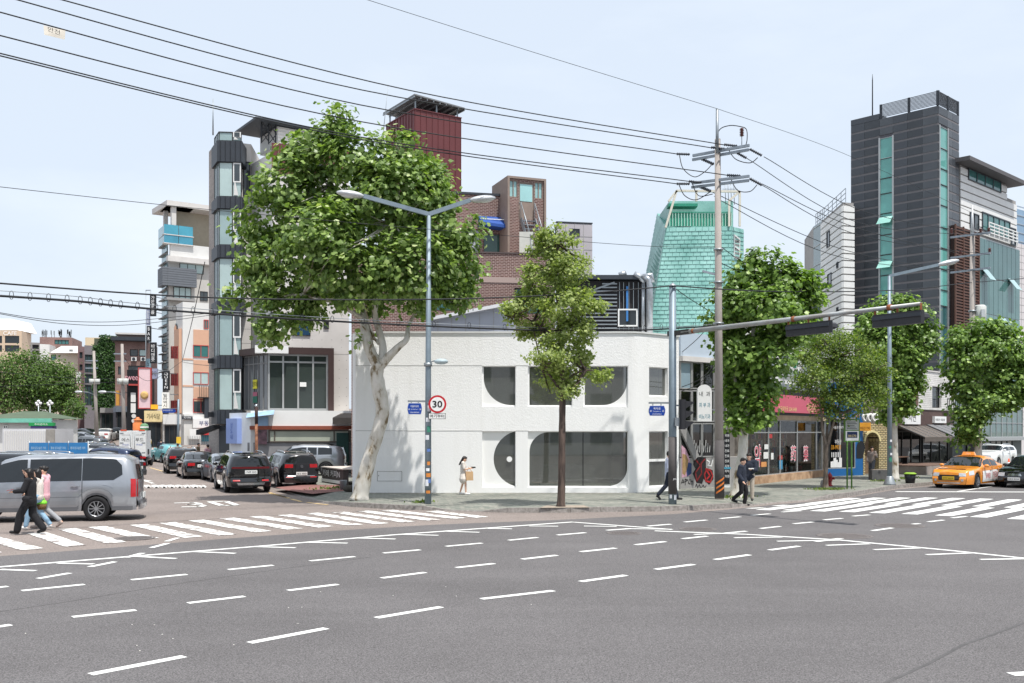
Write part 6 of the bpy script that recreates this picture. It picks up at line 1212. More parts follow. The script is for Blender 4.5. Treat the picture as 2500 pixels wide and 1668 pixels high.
# ---- the big plane at the corner ----
B = G(878, 1219, .15); D0 = B.y
big = [(812, 322, 48, 44, 0), (770, 375, 92, 62, .6), (880, 385, 110, 66, -.6), (1000, 380, 56, 56, .5), (700, 455, 96, 70, 0), (830, 470, 130, 90, 1.5), (970, 470, 120, 92, -1.0), (1060, 480, 74, 80, .5), (668, 545, 84, 78, .4), (780, 575, 120, 92, -2.2), (930, 560, 130, 100, 1.8), (1090, 560, 84, 84, 0), (640, 630, 66, 62, .2), (720, 680, 108, 70, 1.0), (860, 660, 126, 84, -2.3), (1000, 650, 120, 84, -1.8), (1110, 640, 72, 76, .3), (625, 708, 46, 30, 0), (575, 718, 30, 20, 0), (700, 760, 74, 50, 0), (655, 805, 40, 34, -.3), (790, 735, 80, 44, .5), (900, 715, 86, 46, 1.0), (1035, 720, 86, 60, 0), (1105, 715, 50, 46, 0), (875, 826, 14, 10, 0), (815, 292, 38, 30, 0)]
tree('plane_tree', 'large plane tree with mottled pale trunk in front of the white corner building', B, D0,
     [(878, 1219, 44), (886, 1180, 38), (905, 1110, 33), (927, 1040, 33), (934, 1000, 33), (925, 950, 35), (920, 912, 32), (926, 888, 33)],
     [[(925, 895, 28, 0), (905, 860, 26, 0), (893, 815, 25, .1), (888, 770, 22, .3), (870, 700, 17, .8), (840, 600, 12, 1), (810, 450, 8, .6), (815, 330, 4, .2)], [(930, 892, 22, 0), (935, 850, 19, .2), (925, 805, 17, .3), (915, 760, 15, .2), (930, 660, 12, -.5), (960, 540, 8, -.4), (980, 420, 4, 0)], [(930, 892, 26, 0), (950, 870, 22, -.1), (975, 845, 17, -.2), (993, 828, 14, -.2), (1000, 790, 10, .2), (1040, 720, 8, .3), (1090, 600, 4, .2)], [(890, 780, 14, .2), (820, 740, 10, 0), (740, 720, 8, -.2), (650, 730, 4, 0)], [(900, 825, 9, .2), (915, 828, 8, .3), (925, 840, 8, .2)]],
     [(a_, b_, c_, e_, f_*.55-.15) for a_, b_, c_, e_, f_ in big], 30000, .17, L_PLANE, PBARK, dz=.66, ls=.88, cl=58, csize=.25, group='plane trees along the pavement', shell=.55)
# ---- ginkgo ----
B = G(1369, 1237, .15)
gk = [(1352, 578, 34, 30, 0), (1330, 590, 24, 30, .2), (1375, 610, 40, 34, 0), (1330, 640, 44, 44, .3), (1390, 660, 50, 44, -.3), (1345, 700, 62, 46, .5), (1415, 700, 40, 30, 0), (1310, 730, 40, 30, 0), (1380, 750, 64, 46, -.5), (1258, 765, 40, 26, 0), (1440, 765, 40, 34, 0), (1320, 800, 56, 40, .4), (1400, 820, 58, 44, 0), (1345, 860, 56, 42, -.5), (1420, 870, 36, 22, 0), (1340, 910, 46, 34, .3), (1446, 912, 34, 20, 0), (1400, 920, 30, 26, 0), (1375, 955, 34, 22, 0), (1245, 752, 20, 16, 0), (1300, 680, 24, 30, 0)]
tree('ginkgo_tree', 'slender yellow-green ginkgo tree in front of the large rounded window', B, B.y,
     [(1369, 1238, 22), (1371, 1190, 18), (1372, 1100, 17), (1373, 1000, 16), (1374, 940, 14), (1370, 860, 11), (1362, 740, 8), (1355, 590, 3)],
     [[(1373, 960, 8, 0), (1345, 920, 6, 0), (1320, 880, 4, .1), (1300, 790, 2, .2)], [(1374, 950, 8, 0), (1400, 915, 6, 0), (1430, 905, 4, 0), (1450, 905, 2, 0)], [(1371, 880, 6, 0), (1320, 800, 4, .2), (1260, 765, 2, 0)], [(1368, 850, 6, 0), (1410, 790, 4, 0), (1435, 750, 2, 0)]],
     gk, 17000, .1, L_GINK, GBARK, 'fan', cl=85, csize=.14, shell=.6, jit=.8)
# ---- plane left of the pharmacy ----
B = G(1796, 1214, .15)
p2 = [(1868, 640, 46, 34, 0), (1835, 690, 66, 46, .3), (1915, 690, 62, 46, 0), (1965, 700, 34, 36, 0), (1790, 740, 52, 52, 0), (1870, 745, 80, 56, -.6), (1955, 750, 46, 50, .2), (1770, 800, 44, 46, .2), (1850, 810, 80, 60, .5), (1930, 800, 56, 50, -.3), (1790, 860, 56, 46, 0), (1870, 875, 70, 46, -.4), (1800, 920, 56, 46, .3), (1860, 940, 50, 46, 0), (1800, 980, 46, 36, 0), (1845, 1000, 40, 40, -.2), (1805, 1032, 36, 24, 0), (1985, 690, 20, 18, 0)]
tree('plane_tree', 'plane tree with white peeling trunk left of the pink pharmacy sign', B, B.y, [(1796, 1214, 34), (1803, 1170, 26), (1812, 1110, 23), (1817, 1050, 22), (1825, 960, 18), (1835, 850, 12), (1850, 700, 5)],
     [[(1820, 1020, 13, 0), (1800, 960, 9, .2), (1785, 860, 5, .3)], [(1828, 930, 13, 0), (1870, 860, 8, 0), (1920, 780, 4, 0)]], p2, 17000, .16, L_PLANE2, PBARK, cl=45, csize=.2, group='plane trees along the pavement')
# ---- zelkova ----
B = G(2015, 1193, .15)
ze_ = [(2010, 835, 50, 26, 0), (2060, 830, 52, 26, .3), (1965, 870, 34, 30, 0), (2020, 880, 60, 40, .6), (2090, 875, 56, 42, -.3), (2130, 890, 34, 36, 0), (1985, 920, 52, 36, -.5), (2060, 930, 70, 44, 0), (2120, 945, 46, 40, .3), (2010, 965, 56, 34, .4), (2075, 980, 56, 34, -.3), (2155, 910, 20, 22, 0), (1952, 945, 22, 22, 0), (2035, 1010, 42, 18, 0), (2150, 970, 22, 22, 0)]
tree('zelkova_tree', 'young zelkova tree with slim forked trunk beside the red hydrant', B, B.y, [(2015, 1193, 17), (2016, 1160, 11), (2017, 1110, 10), (2018, 1085, 11)], [[(2018, 1090, 8, 0), (2008, 1050, 7, 0), (2005, 1010, 5, 0), (1990, 920, 3, 0)], [(2019, 1090, 9, 0), (2030, 1050, 7, 0), (2042, 1010, 5, 0), (2070, 930, 3, 0)], [(2018, 1085, 6, 0), (2020, 1040, 5, .2), (2030, 980, 3, .3), (2040, 870, 2, .3)]], ze_, 20000, .11, L_ZEL, ZBARK, 'oval', cl=80, csize=.18, shell=.55, jit=.8)
# ---- planes further along ----
B = G(2183, 1172, .15)
p3 = [(2170, 745, 40, 24, 0), (2210, 760, 46, 34, 0), (2150, 775, 46, 34, 0), (2250, 790, 36, 36, 0), (2190, 810, 62, 42, .3), (2250, 835, 36, 30, 0), (2150, 840, 46, 42, -.3), (2210, 870, 52, 42, 0), (2170, 910, 46, 40, .2), (2215, 930, 46, 36, 0), (2180, 970, 42, 36, -.2), (2215, 985, 28, 26, 0), (2175, 1010, 30, 22, 0), (2120, 800, 30, 28, 0)]
tree('plane_tree', 'plane tree behind the street lamp near the cream brick arch', B, B.y, [(2183, 1172, 24), (2184, 1120, 17), (2183, 1050, 16), (2185, 950, 12), (2190, 800, 5)], [[(2184, 1010, 9, 0), (2165, 930, 6, .2), (2150, 820, 3, 0)], [(2184, 960, 8, 0), (2220, 880, 5, 0), (2245, 800, 3, 0)]], p3, 14000, .165, L_PLANE2, PBARK, cl=45, csize=.21, group='plane trees along the pavement')
B = Vector(((2388-HX)*50/FPX, 50, .15))
p4 = [(2400, 800, 46, 26, 0), (2440, 815, 46, 34, .3), (2350, 835, 42, 36, 0), (2400, 860, 62, 42, -.3), (2465, 860, 46, 46, 0), (2500, 890, 40, 50, 0), (2340, 890, 42, 36, 0), (2400, 920, 66, 44, .3), (2470, 930, 52, 40, 0), (2360, 950, 46, 32, 0), (2420, 985, 62, 34, -.3), (2490, 970, 36, 32, 0), (2375, 1005, 52, 30, 0), (2370, 1040, 42, 28, 0), (2365, 1070, 30, 22, 0), (2520, 940, 40, 40, 0)]
tree('plane_tree', 'plane tree right of the grey utility pole above the orange taxi', B, 50, [(2388, 1165, 22), (2388, 1110, 18), (2390, 1050, 15), (2395, 950, 11), (2400, 830, 4)], [[(2390, 1020, 9, 0), (2365, 950, 6, 0), (2345, 880, 3, 0)], [(2392, 1000, 9, 0), (2430, 940, 6, 0), (2470, 880, 3, 0)]], p4, 16000, .165, L_PLANE2, PBARK, cl=45, csize=.21, group='plane trees along the pavement')
# ---- park trees up the left ----
for k, (bx, lobes, lab) in enumerate((
    (10, [(0, 900, 50, 30, 0), (-30, 940, 50, 40, 0), (30, 950, 56, 40, 1), (0, 985, 60, 26, 0)], 'dense park tree at the left picture edge behind the kiosk'),
    (80, [(50, 875, 40, 20, 0), (90, 890, 46, 26, 0), (70, 930, 60, 36, -1), (110, 950, 46, 36, 0), (80, 980, 56, 24, 0)], 'tallest dense park tree in the middle of the group behind the kiosk'),
    (150, [(140, 910, 38, 26, 0), (160, 940, 30, 36, 0), (140, 960, 40, 34, 1), (170, 975, 20, 26, 0), (140, 990, 36, 20, 0)], 'dense park tree nearest the street on the right of the group'))):
    d = 104+k*2; B = Vector((at(bx, 0, d).x, d, gz(at(bx, 0, d).x, d)-.2)); tree('park_tree', lab, B, d, [(bx, 1075, 16), (bx, 1030, 12), (bx, 985, 10), (bx, 930, 5)], [[(bx, 1000, 7, 0), (bx-25, 960, 4, 0), (bx-40, 930, 2, 0)], [(bx, 1000, 7, 0), (bx+25, 960, 4, 0), (bx+35, 930, 2, 0)]], lobes, 7000, .26, L_PARK, ZBARK, 'oval', csize=.55, group='park trees behind the kiosk', shell=.4, jit=.8)
B = Vector((at(184, 0, 92).x, 92, gz(-40, 92))); tree('roadside_shrub', 'small round green shrub tree by the parked cars up the street', B, 92, [(184, 1040, 5), (184, 1010, 4), (184, 985, 2)], [], [(184, 995, 15, 18, 0), (178, 1008, 12, 12, 0), (192, 1005, 10, 14, 0)], 1600, .2, L_PARK, ZBARK, 'oval', csize=.25, jit=.8)
# weeds at the kerb and around trunks
WEED = leafmat('weed_blade', (78, 98, 48), (124, 140, 70), .3)
def weeds(pts, label, h=.09, n=60, r=.16):
    P = []
    for (x, y) in pts:
        c = G(x, y, .15); P += [(c.x+random.gauss(0, r), c.y+random.gauss(0, r*.8), .155) for _ in range(n)]
    P = np.array(P); nn = np.tile(np.array([0, -1, .2]), (len(P), 1)); ob = leaf_mesh('weeds', P, nn, h, WEED, None, 'oval', .8, -1.2, 'stuff', 0); tag(ob, label, 'weeds')
weeds([(1028, 1228), (1040, 1226)], 'tuft of green weeds at the foot of the double street lamp'); weeds([(2000, 1196), (2025, 1196), (2040, 1195)], 'grass ring around the zelkova trunk', .09, 90, .3); weeds([(1788, 1216), (1810, 1213)], 'weeds around the plane trunk by the two men', .09, 60, .25); weeds([(2160, 1176), (2200, 1170), (2215, 1168)], 'weeds around the plane trunk by the lamp base', .1, 80, .3); weeds([(790, 1195), (820, 1192)], 'dry weeds beside the planter wall', .1, 50, .35)
# ======================= STREET FURNITURE AND WIRES =======================
LPOLE = mat('lamp_pole_paint', (128, 142, 152), .5, .15, 3, metal=.3); HEADM = mat('lamp_head', (196, 198, 200), .4, .08, metal=.3); DWRAP = mat('rubber_wrap', (84, 80, 80), .8, .12, 6); BLUE = mat('sign_blue', (20, 64, 150), .45, .04); STK = [mat('sticker_orange', (206, 130, 60)), mat('sticker_white', (220, 222, 226)), mat('sticker_blue', (90, 120, 180)), mat('sticker_green', (60, 130, 110))]
def headlamp(t, p, d, ln=.85, w=.34):
    d = d.normalized(); sd = d.cross(UP).normalized(); u = sd.cross(d); mb = MB(); R = Matrix((d, sd, u)).transposed()
    mb.ell(p+d*ln*.5, (ln*.55, w*.5, .12), 14, 8, R); h = mb.build('lamp_head', HEADM, t); N('lens', glass('lamp_lens', (205, 208, 205), .2), h, 'ell', p+d*ln*.58-u*.07, (ln*.3, w*.36, .07), 12, 6, R)
def stickers(t, c, r, items):
    for i, (z, a, w, h, m_) in enumerate(items):
        mb = MB(); n = 5
        for k in range(n):
            a0, a1 = a-w/2/r+w/r*k/n, a-w/2/r+w/r*(k+1)/n; f = lambda q, zz: (c.x+math.sin(q)*(r+.004), c.y-math.cos(q)*(r+.004), zz)
            mb.quad(f(a0, z), f(a1, z), f(a1, z+h), f(a0, z+h))
        mb.build('sticker', STK[m_], t)
def name_sign(label, c, d, w, h, texts, pole, zb, side=-1):
    t = thing('street_name_sign', label, 'sign', tuple(c), group='blue street name signs'); a, e = w/2, h/2
    q = [(-a*.86, -e), (a*.86, -e), (a, -e*.3), (a, e*.3), (a*.86, e), (-a*.86, e), (-a, e*.3), (-a, -e*.3)]
    N('rim', WFR, t, 'prism', [(c.x+x*1.04, c.y+.004, c.z+z*1.06) for x, z in q][::-1], (0, .025, 0)); p = N('plate', BLUE, t, 'prism', [(c.x+x, c.y-.012, c.z+z) for x, z in q][::-1], (0, .014, 0))
    for (s_, dx, dz, hh, ww) in texts: lettering(s_, (c.x+dx*w, c.y-.012, c.z+dz*h), (1, 0, 0), UP, hh, WHITET, p, w=ww)
    N('bracket', STEEL, t, 'bar', (c.x-a, c.y+.02, zb), (pole.x, pole.y, zb), .06)
    for x in (-.25, .25): N('hanger', STEEL, t, 'bar', (c.x+x*w, c.y+.02, c.z+e), (c.x+x*w, c.y+.02, zb), .03)
# ---- double street lamp ----
B = G(1045, 1230, .15); d = B.y; s = d/FPX; t = thing('double_street_lamp', 'tall grey street lamp with two arms in front of the white building', 'street lamp', tuple(B))
top = at(1047, 527, d); N('pole', LPOLE, t, 'tube', [B, at(1045.5, 900, d), top], [8.2*s, 7*s, 5*s], 14)
al, ar_ = at(887, 479, d-.6), at(1148, 489, d+.3)
for e in (al, ar_):
    N('arm', LPOLE, t, 'bar', top+Vector((0, 0, .05)), e, .1, .14); headlamp(t, e, (e-top)*Vector((1, 1, .35)))
N('clamp', STEEL, t, 'lathe', [(.14, 0), (.14, .12)], at(1045, 895, d), 14)
N('small_arm', STEEL, t, 'tube', [at(1047, 892, d), at(1053, 884, d-.1), at(1062, 880, d-.2)], .02, 6); N('small_lamp', mat('pale_blue_shade', (172, 188, 194), .5), t, 'ell', at(1077, 883, d-.2), (.24, .2, .1), 12, 6)
stickers(t, B, .115, [(.5, .1, .14, .1, 0), (.75, -.3, .12, .22, 1), (1.05, .2, .16, .13, 0), (1.25, 0, .12, .1, 1), (1.45, .25, .1, .12, 0), (1.9, .3, .12, .1, 2), (2.3, -.2, .13, .16, 1), (2.55, .3, .12, .2, 3), (2.9, 0, .12, .14, 1), (.85, .5, .1, .14, 2), (3.25, .4, .1, .2, 1)])
c = at(1012.5, 998, d-.15); name_sign('blue street name plate hanging left of the double street lamp', c, d, .47, .36, [('어울마당로', 0, .22, .07, .27), ('Eoulmadang-ro', 0, -.06, .035, .25), ('34', -.4, -.06, .05, .05), ('33', .4, -.06, .05, .05), ('EOULMADANG', 0, -.34, .035, .3)], B, at(0, 980, d).z)
c = at(1068, 987, d-.2); t = thing('speed_limit_sign', 'round red-rimmed speed limit sign reading 30', 'sign', tuple(c)); RREN = mat('sign_ring_red', (186, 30, 40), .45, .03)
N('ring', RREN, t, 'lathe', [(.3, 0), (.3, .02)], c, 36, ax=(0, -1, 0)); N('face', SIGNW, t, 'lathe', [(.235, .021), (.235, .026)], c, 36, ax=(0, -1, 0)); lettering('30', c+Vector((0, -.026, 0)), (1, 0, 0), UP, .23, BLACKT, t, w=.33, bold=.02); N('bracket', STEEL, t, 'bar', c+Vector((-.35, .12, .05)), c+Vector((.1, .02, .05)), .04)
c = at(1067, 1016, d-.2); t = thing('supplementary_plate', 'small white plate with black syllables under the speed limit sign', 'sign', tuple(c)); N('border', BLACKT, t, 'box', c.x-.285, c.x+.285, c.y, c.y+.02, c.z-.1, c.z+.1); N('plate', SIGNW, t, 'box', c.x-.27, c.x+.27, c.y-.005, c.y, c.z-.085, c.z+.085); lettering('여기부터', c+Vector((0, -.006, 0)), (1, 0, 0), UP, .11, BLACKT, t, w=.48, bold=.01); N('bracket', STEEL, t, 'bar', c+Vector((-.3, .12, 0)), c+Vector((.1, .03, 0)), .03)
# ---- traffic signal pole with long mast arm ----
B = G(1642, 1231, .15); d = B.y; s = d/FPX; TP = B; t = thing('signal_pole', 'thick grey signal pole with a long mast arm reaching right', 'signal pole', tuple(B))
top = at(1642, 700, d); N('pole', LPOLE, t, 'tube', [B, at(1642, 1000, d), top], [10*s, 9.5*s, 8.5*s], 18); N('cap', STEEL, t, 'lathe', [(.13, 0), (.12, .04), (.02, .13)], top, 18)
N('wrap', DWRAP, t, 'tube', [at(1642, 1206, d), at(1642, 1067, d)], .143, 18)
zA = at(0, 814, d).z; A0 = Vector((B.x+.05, B.y, zA)); A1 = Vector((10.55, 25.7, zA+.02)); RUST = mat('rusty_arm', (170, 176, 178), .5, .15, 1.6, metal=.3, tint=(158, 150, 142)); dirA = (A1-A0).normalized()
N('mast_arm', RUST, t, 'tube', [A0+dirA*.4, A0.lerp(A1, .5), A1], [.085, .07, .05], 12); N('arm_socket', mat('dark_steel', (70, 68, 68), .6, .15), t, 'bar', A0-dirA*.25, A0+dirA*.75, .16, .16)
for f in (.1, .55, .9): mb = MB(); p = A0.lerp(A1, f); mb.tube([p-dirA*.05, p+dirA*.05], .085, 12); mb.build('arm_band', mat('rust_band', (150, 92, 60), .8, .3, 8), t)
name_sign('blue street name plate on the signal pole at the right end of the white building', at(1604, 1003, d-.1), d, .54, .32, [('독막로', 0, .22, .08, .24), ('Dongmak-ro', 0, -.08, .04, .25), ('61', -.38, -.02, .06, .06), ('65', .38, -.02, .06, .06), ('DONGMAK', 0, -.35, .035, .3)], TP, at(0, 984, d).z)
SIGB = mat('signal_black', (44, 44, 48), .55, .1); 
def along_arm(px):
    a = (px-HX)/FPX; dv = A1-A0; return (a*A0.y-A0.x)/(dv.x-a*dv.y)
for (x0, x1, lab) in ((1922, 2028, 'left horizontal signal head hung from the mast arm, seen from behind'), (2133, 2252, 'right horizontal signal head at the tip of the mast arm, seen from behind')):
    p0, p1 = A0.lerp(A1, along_arm(x0)), A0.lerp(A1, along_arm(x1)); h = thing('traffic_signal', lab, 'traffic signal', tuple(p0-UP*.2), group='signal heads on the mast arm'); dn = UP*.33; nb = Vector((-dirA.y, dirA.x, 0)); nb = nb if nb.y > 0 else -nb
    mb = MB(); c0, c1 = p0-dn, p1-dn; k = Vector((0, 0, .17)); mb.hexa([c0-nb*.07-k, c1-nb*.07-k, c1+nb*.09-k, c0+nb*.09-k, c0-nb*.05+k, c1-nb*.05+k, c1+nb*.09+k, c0+nb*.09+k]); mb.build('housing', SIGB, h)
    for j in range(4):
        q = c0.lerp(c1, (j+.5)/4); mb = MB(); R = Matrix((dirA, nb, UP)).transposed(); n = 10
        pts = [(q+dirA*.15*math.cos(a)+UP*.15*math.sin(a), q+dirA*.15*math.cos(a)+UP*.15*math.sin(a)+nb*(.35 if math.sin(a) > -.3 else .1)) for a in [2*math.pi*i/n for i in range(n)]]
        for (a, b), (c_, e) in zip(pts, pts[1:]+pts[:1]): mb.quad(a+nb*.09, c_+nb*.09, e+nb*.05, b+nb*.05)
        mb.build('visor', SIGB, h)
    for j in (.03, .5, .97): q = p0.lerp(p1, j); N('hanger', mat('rust_band', (150, 92, 60)), h, 'bar', q+UP*.02, q-dn+k*.9, .05, .03)
    N('back_rail', CHAR, h, 'bar', c0-nb*.08+k*.4, c1-nb*.08+k*.4, .02, .1)
c = at(1666, 1012, d-.05); h = thing('vertical_signal', 'vertical three-lamp black signal on the signal pole', 'traffic signal', tuple(c)); N('housing', SIGB, h, 'box', c.x-.11, c.x+.09, c.y-.12, c.y+.12, c.z-.5, c.z+.5)
for j in range(3):
    z = c.z+.32-j*.33; N('visor', SIGB, h, 'prism', [(c.x+.09, c.y-.13, z+.13), (c.x+.36, c.y-.13, z+.1), (c.x+.36, c.y-.13, z+.06), (c.x+.09, c.y-.13, z-.13)], (0, .26, 0))
mb = MB(); mb.bar(c+Vector((-.25, 0, .3)), c+Vector((-.1, 0, .3)), .05); mb.bar(c+Vector((-.25, 0, -.35)), c+Vector((-.1, 0, -.35)), .05); mb.build('bracket', STEEL, h)
c = at(1652, 1030, d-.16); N('control_box', STEEL, t, 'box', c.x-.07, c.x+.07, c.y-.1, c.y+.05, c.z-.14, c.z+.14)
lettering('JMin', (TP.x+.06, TP.y-.15, at(0, 1170, d).z), (1, 0, 0), UP, .07, WHITET, t); stickers(t, TP, .14, [(.35, -.6, .08, .12, 1), (.3, .6, .1, .16, 1)])
# ---- utility poles ----
CPOLE = mat('concrete_pole', (160, 152, 146), .85, .12, 2, .15, 40); GALV = mat('galvanised_arm', (150, 158, 166), .45, .2, 5, metal=.5); PORC = mat('dark_porcelain', (66, 70, 78), .35, .1); RPORC = mat('brown_porcelain', (92, 50, 44), .3, .1); CAB = mat('cable_black', (30, 32, 36), .6, 0)
def insul(t, a, b, r=.06, m=PORC, n=7):
    a, b = Vector(a), Vector(b); ax = b-a; L_ = ax.length; mb = MB(); pr = []
    for k in range(n): pr += [(r*.55, L_*k/n), (r, L_*(k+.35)/n), (r*.55, L_*(k+.7)/n)]
    mb.lathe(pr+[(r*.5, L_)], a, 8, ax=ax); return mb.build('insulator', m, t)
B1 = G(1756.5, 1219, .15); d1 = B1.y; s = d1/FPX; up_ = thing('utility_pole', 'concrete utility pole with two crossarms and chevron band left of the pharmacy', 'utility pole', tuple(B1), group='concrete utility poles')
N('pole', CPOLE, up_, 'tube', [B1, at(1752, 340, d1)], [11*s, 7*s], 16); N('wrap', DWRAP, up_, 'tube', [B1+Vector((0, 0, .05)), at(1756, 1075, d1)], .175, 16); N('top_mast', STEEL, up_, 'tube', [at(1751, 375, d1-.22), at(1751, 266, d1-.22)], [.06, .05], 8)
CHV = mat('chevron_orange', (216, 120, 50), .6, .05)
for k in range(3):
    mb = MB(); z0 = at(0, 1206, d1).z; 
    for j in range(6):
        a0, a1 = -.9+j*.3, -.9+(j+1)*.3; f = lambda q, zz: (B1.x+math.sin(q)*.181, B1.y-math.cos(q)*.181, zz); sl_ = lambda q: (q+.9)*.12; mb.quad(f(a0, z0+k*.17+sl_(a0)), f(a1, z0+k*.17+sl_(a1)), f(a1, z0+k*.17+sl_(a1)+.07), f(a0, z0+k*.17+sl_(a0)+.07))
    mb.build('chevron', CHV, up_)
arms = [((1690, 383, 36.4), (1827, 358, 35.0)), ((1688, 450, 36.4), (1827, 433, 35.0))]
for (a, b) in arms:
    for dz in (0, -.13): N('crossarm', GALV, up_, 'bar', at(*a)+Vector((0, -.14-.6*dz, dz)), at(*b)+Vector((0, -.14-.6*dz, dz)), .08, .09)
for k in range(8): N('step_bolt', STEEL, up_, 'tube', [at(1743, 480+k*45, d1), at(1765, 480+k*45, d1)], .012, 5)
for y in (610, 690, 790): N('band', STEEL, up_, 'tube', [at(1754, y+2, d1), at(1754, y-2, d1)], .2-.02*(y < 700), 14)
N('bracket', GALV, up_, 'bar', at(1715, 662, d1), at(1745, 670, d1), .07)
B2 = Vector(((2374-HX)*52.5/FPX, 52.5, .15)); d2 = 52.5; u2 = thing('utility_pole', 'concrete utility pole with transformer behind the orange taxi', 'utility pole', tuple(B2), group='concrete utility poles'); s = d2/FPX
N('pole', CPOLE, u2, 'tube', [B2, at(2374, 575, d2)], [8.5*s, 5.6*s], 14); N('wrap', DWRAP, u2, 'tube', [B2, at(2374, 1085, d2)], .2, 14); N('top_mast', HEADM, u2, 'tube', [at(2374, 580, d2), at(2374, 502, d2)], [.11, .03], 10)
for y in (576, 626, 662): N('crossarm', GALV, u2, 'bar', at(2321, y+4, d2+.8), at(2418, y-8, d2-.8), .09, .1)
for x, y in ((2394, 572), (2414, 570), (2323, 572), (2345, 622), (2416, 620)): insul(u2, at(x, y, d2), at(x, y-14, d2), .1, RPORC, 4)
mb = MB(); c = at(2393, 785, d2); mb.lathe([(.27, 0), (.3, .05), (.3, .78), (.22, .86)], c, 16); tf = mb.build('transformer', mat('transformer_grey', (190, 192, 188), .5, .08), u2); insul(tf, c+Vector((-.1, 0, .86)), c+Vector((-.1, 0, 1.1)), .07, RPORC, 4); N('terminal_box', HEADM, tf, 'box', c.x-.1, c.x+.1, c.y-.36, c.y-.28, c.z+.2, c.z+.6)
mb = MB(); c = at(2361, 1003, d2-.35); mb.box(c.x-.16, c.x+.16, c.y, c.y+.15, c.z, c.z+.42); mb.build('meter_box', WFR, u2)
for y in (760, 840, 900, 990): N('band', STEEL, u2, 'tube', [at(2374, y+2, d2), at(2374, y-2, d2)], .2, 12)
def far_pole(x0, ytop, x1, d, lab, lamp):
    b = Vector((at(x1, 0, d).x, d, gz(at(x1, 0, d).x, d))); t = thing('utility_pole', lab, 'utility pole', tuple(b), group='concrete utility poles'); N('pole', CPOLE, t, 'tube', [b, at(x0, ytop, d)], [.2, .12], 10)
    for y in (ytop+24, ytop+42): N('crossarm', GALV, t, 'bar', at(x0-20, y, d), at(x0+10, y, d), .1)
    for k in range(2): c = at(x0+4+k*8-(6 if k == 0 else 0), 932, d); N('transformer', mat('transformer_grey', (190, 192, 188)), t, 'lathe', [(.22, -.25), (.24, .25)], c+Vector((0, -.3, 0)), 10)
    e = at(x0+lamp, 957, d); N('lamp_arm', STEEL, t, 'tube', [at(x0+5, 965, d), at(x0+lamp*.5, 958, d), e], .05, 6); headlamp(t, e, Vector((1 if lamp > 0 else -1, 0, 0)), .7, .3)
    return t
far_pole(229, 857, 238, 95, 'concrete utility pole left of the ivy wall up the side street', -28); far_pole(298, 840, 304, 86, 'concrete utility pole in front of the brown eaved house', -38)
# ---- right street lamp ----
B = G(2172, 1184, .15); d = B.y; s = d/FPX; t = thing('street_lamp', 'grey single-arm street lamp in front of the cream brick arch', 'street lamp', tuple(B)); N('base', STEEL, t, 'lathe', [(.3, 0), (.28, .06), (.17, .36), (.14, .4)], B, 8)
top = at(2171, 674, d); N('pole', LPOLE, t, 'tube', [B+UP*.3, at(2172, 950, d), top], [6*s, 5.5*s, 3.6*s], 14); e = at(2290, 647, d); N('arm', LPOLE, t, 'bar', top, e, .12, .13); headlamp(t, e, e-top, .95, .34); stickers(t, B, .115, [(1.2, 0, .12, .2, 3), (1.5, .3, .1, .1, 1), (1.8, -.2, .1, .12, 3), (2.1, .2, .1, .1, 1)])
# ---- bus stop board on green posts ----
B = G(2074, 1193, .15); d = B.y; t = thing('bus_stop_board', 'green-posted bus stop board beside the hydrant', 'sign', tuple(B)); GP = mat('green_post', (86, 128, 58), .5, .12, 3)
for dx in (-.1, .09): N('post', GP, t, 'tube', [B+Vector((dx, 0, 0)), at(0, 1076, d)*Vector((0, 0, 1))+Vector((B.x+dx, B.y, 0))], .035, 8)
a, b = at(2064, 1076, d), at(2096, 1026, d); N('frame', GP, t, 'box', a.x-.05, b.x+.05, d-.02, d+.1, a.z-.06, b.z+.04); zm = (a.z+b.z)/2
p = N('lower_panel', SIGNW, t, 'box', a.x, b.x, d-.03, d-.02, a.z, zm-.02); N('notice', mat('navy_board', (36, 50, 90)), p, 'box', a.x+.06, b.x-.06, d-.034, d-.03, a.z+.12, zm-.06); lettering('06570', ((a.x+b.x)/2, d-.034, a.z+.2), (1, 0, 0), UP, .1, CREAMT, p, w=.34); p = N('upper_panel', mat('grey_panel', (170, 172, 170)), t, 'box', a.x, b.x, d-.03, d-.02, zm+.02, b.z)
for k in range(5): N('print_line', CHAR, p, 'box', a.x+.05, b.x-.08-.05*(k % 3), d-.033, d-.03, zm+.06+k*.07, zm+.085+k*.07)
# ---- hydrant ----
B = G(2026, 1187, .15); t = thing('fire_hydrant', 'red fire hydrant beside the zelkova trunk', 'hydrant', tuple(B)); HR = mat('hydrant_red', (150, 44, 46), .5, .15, 6)
N('barrel', HR, t, 'lathe', [(.12, 0), (.12, .05), (.085, .06), (.085, .4), (.11, .42), (.11, .46), (.09, .5), (.05, .56), (.025, .58), (.025, .62)], B, 14)
for sx in (-1, 1): N('outlet', HR, t, 'lathe', [(.045, 0), (.045, .1), (.055, .1), (.055, .13)], B+Vector((sx*.07, 0, .34)), 10, ax=(sx, 0, 0))
N('outlet', HR, t, 'lathe', [(.055, 0), (.055, .09), (.065, .09), (.065, .12)], B+Vector((0, -.06, .28)), 10, ax=(0, -1, 0))
mb = MB(); c = G(2008, 1191, .15); mb.ell(c+UP*.15, (.1, .09, .2), 10, 6); t = thing('stone_marker', 'small grey stone at the foot of the zelkova', 'stone', tuple(c)); mb.build('stone', CONC2, t)
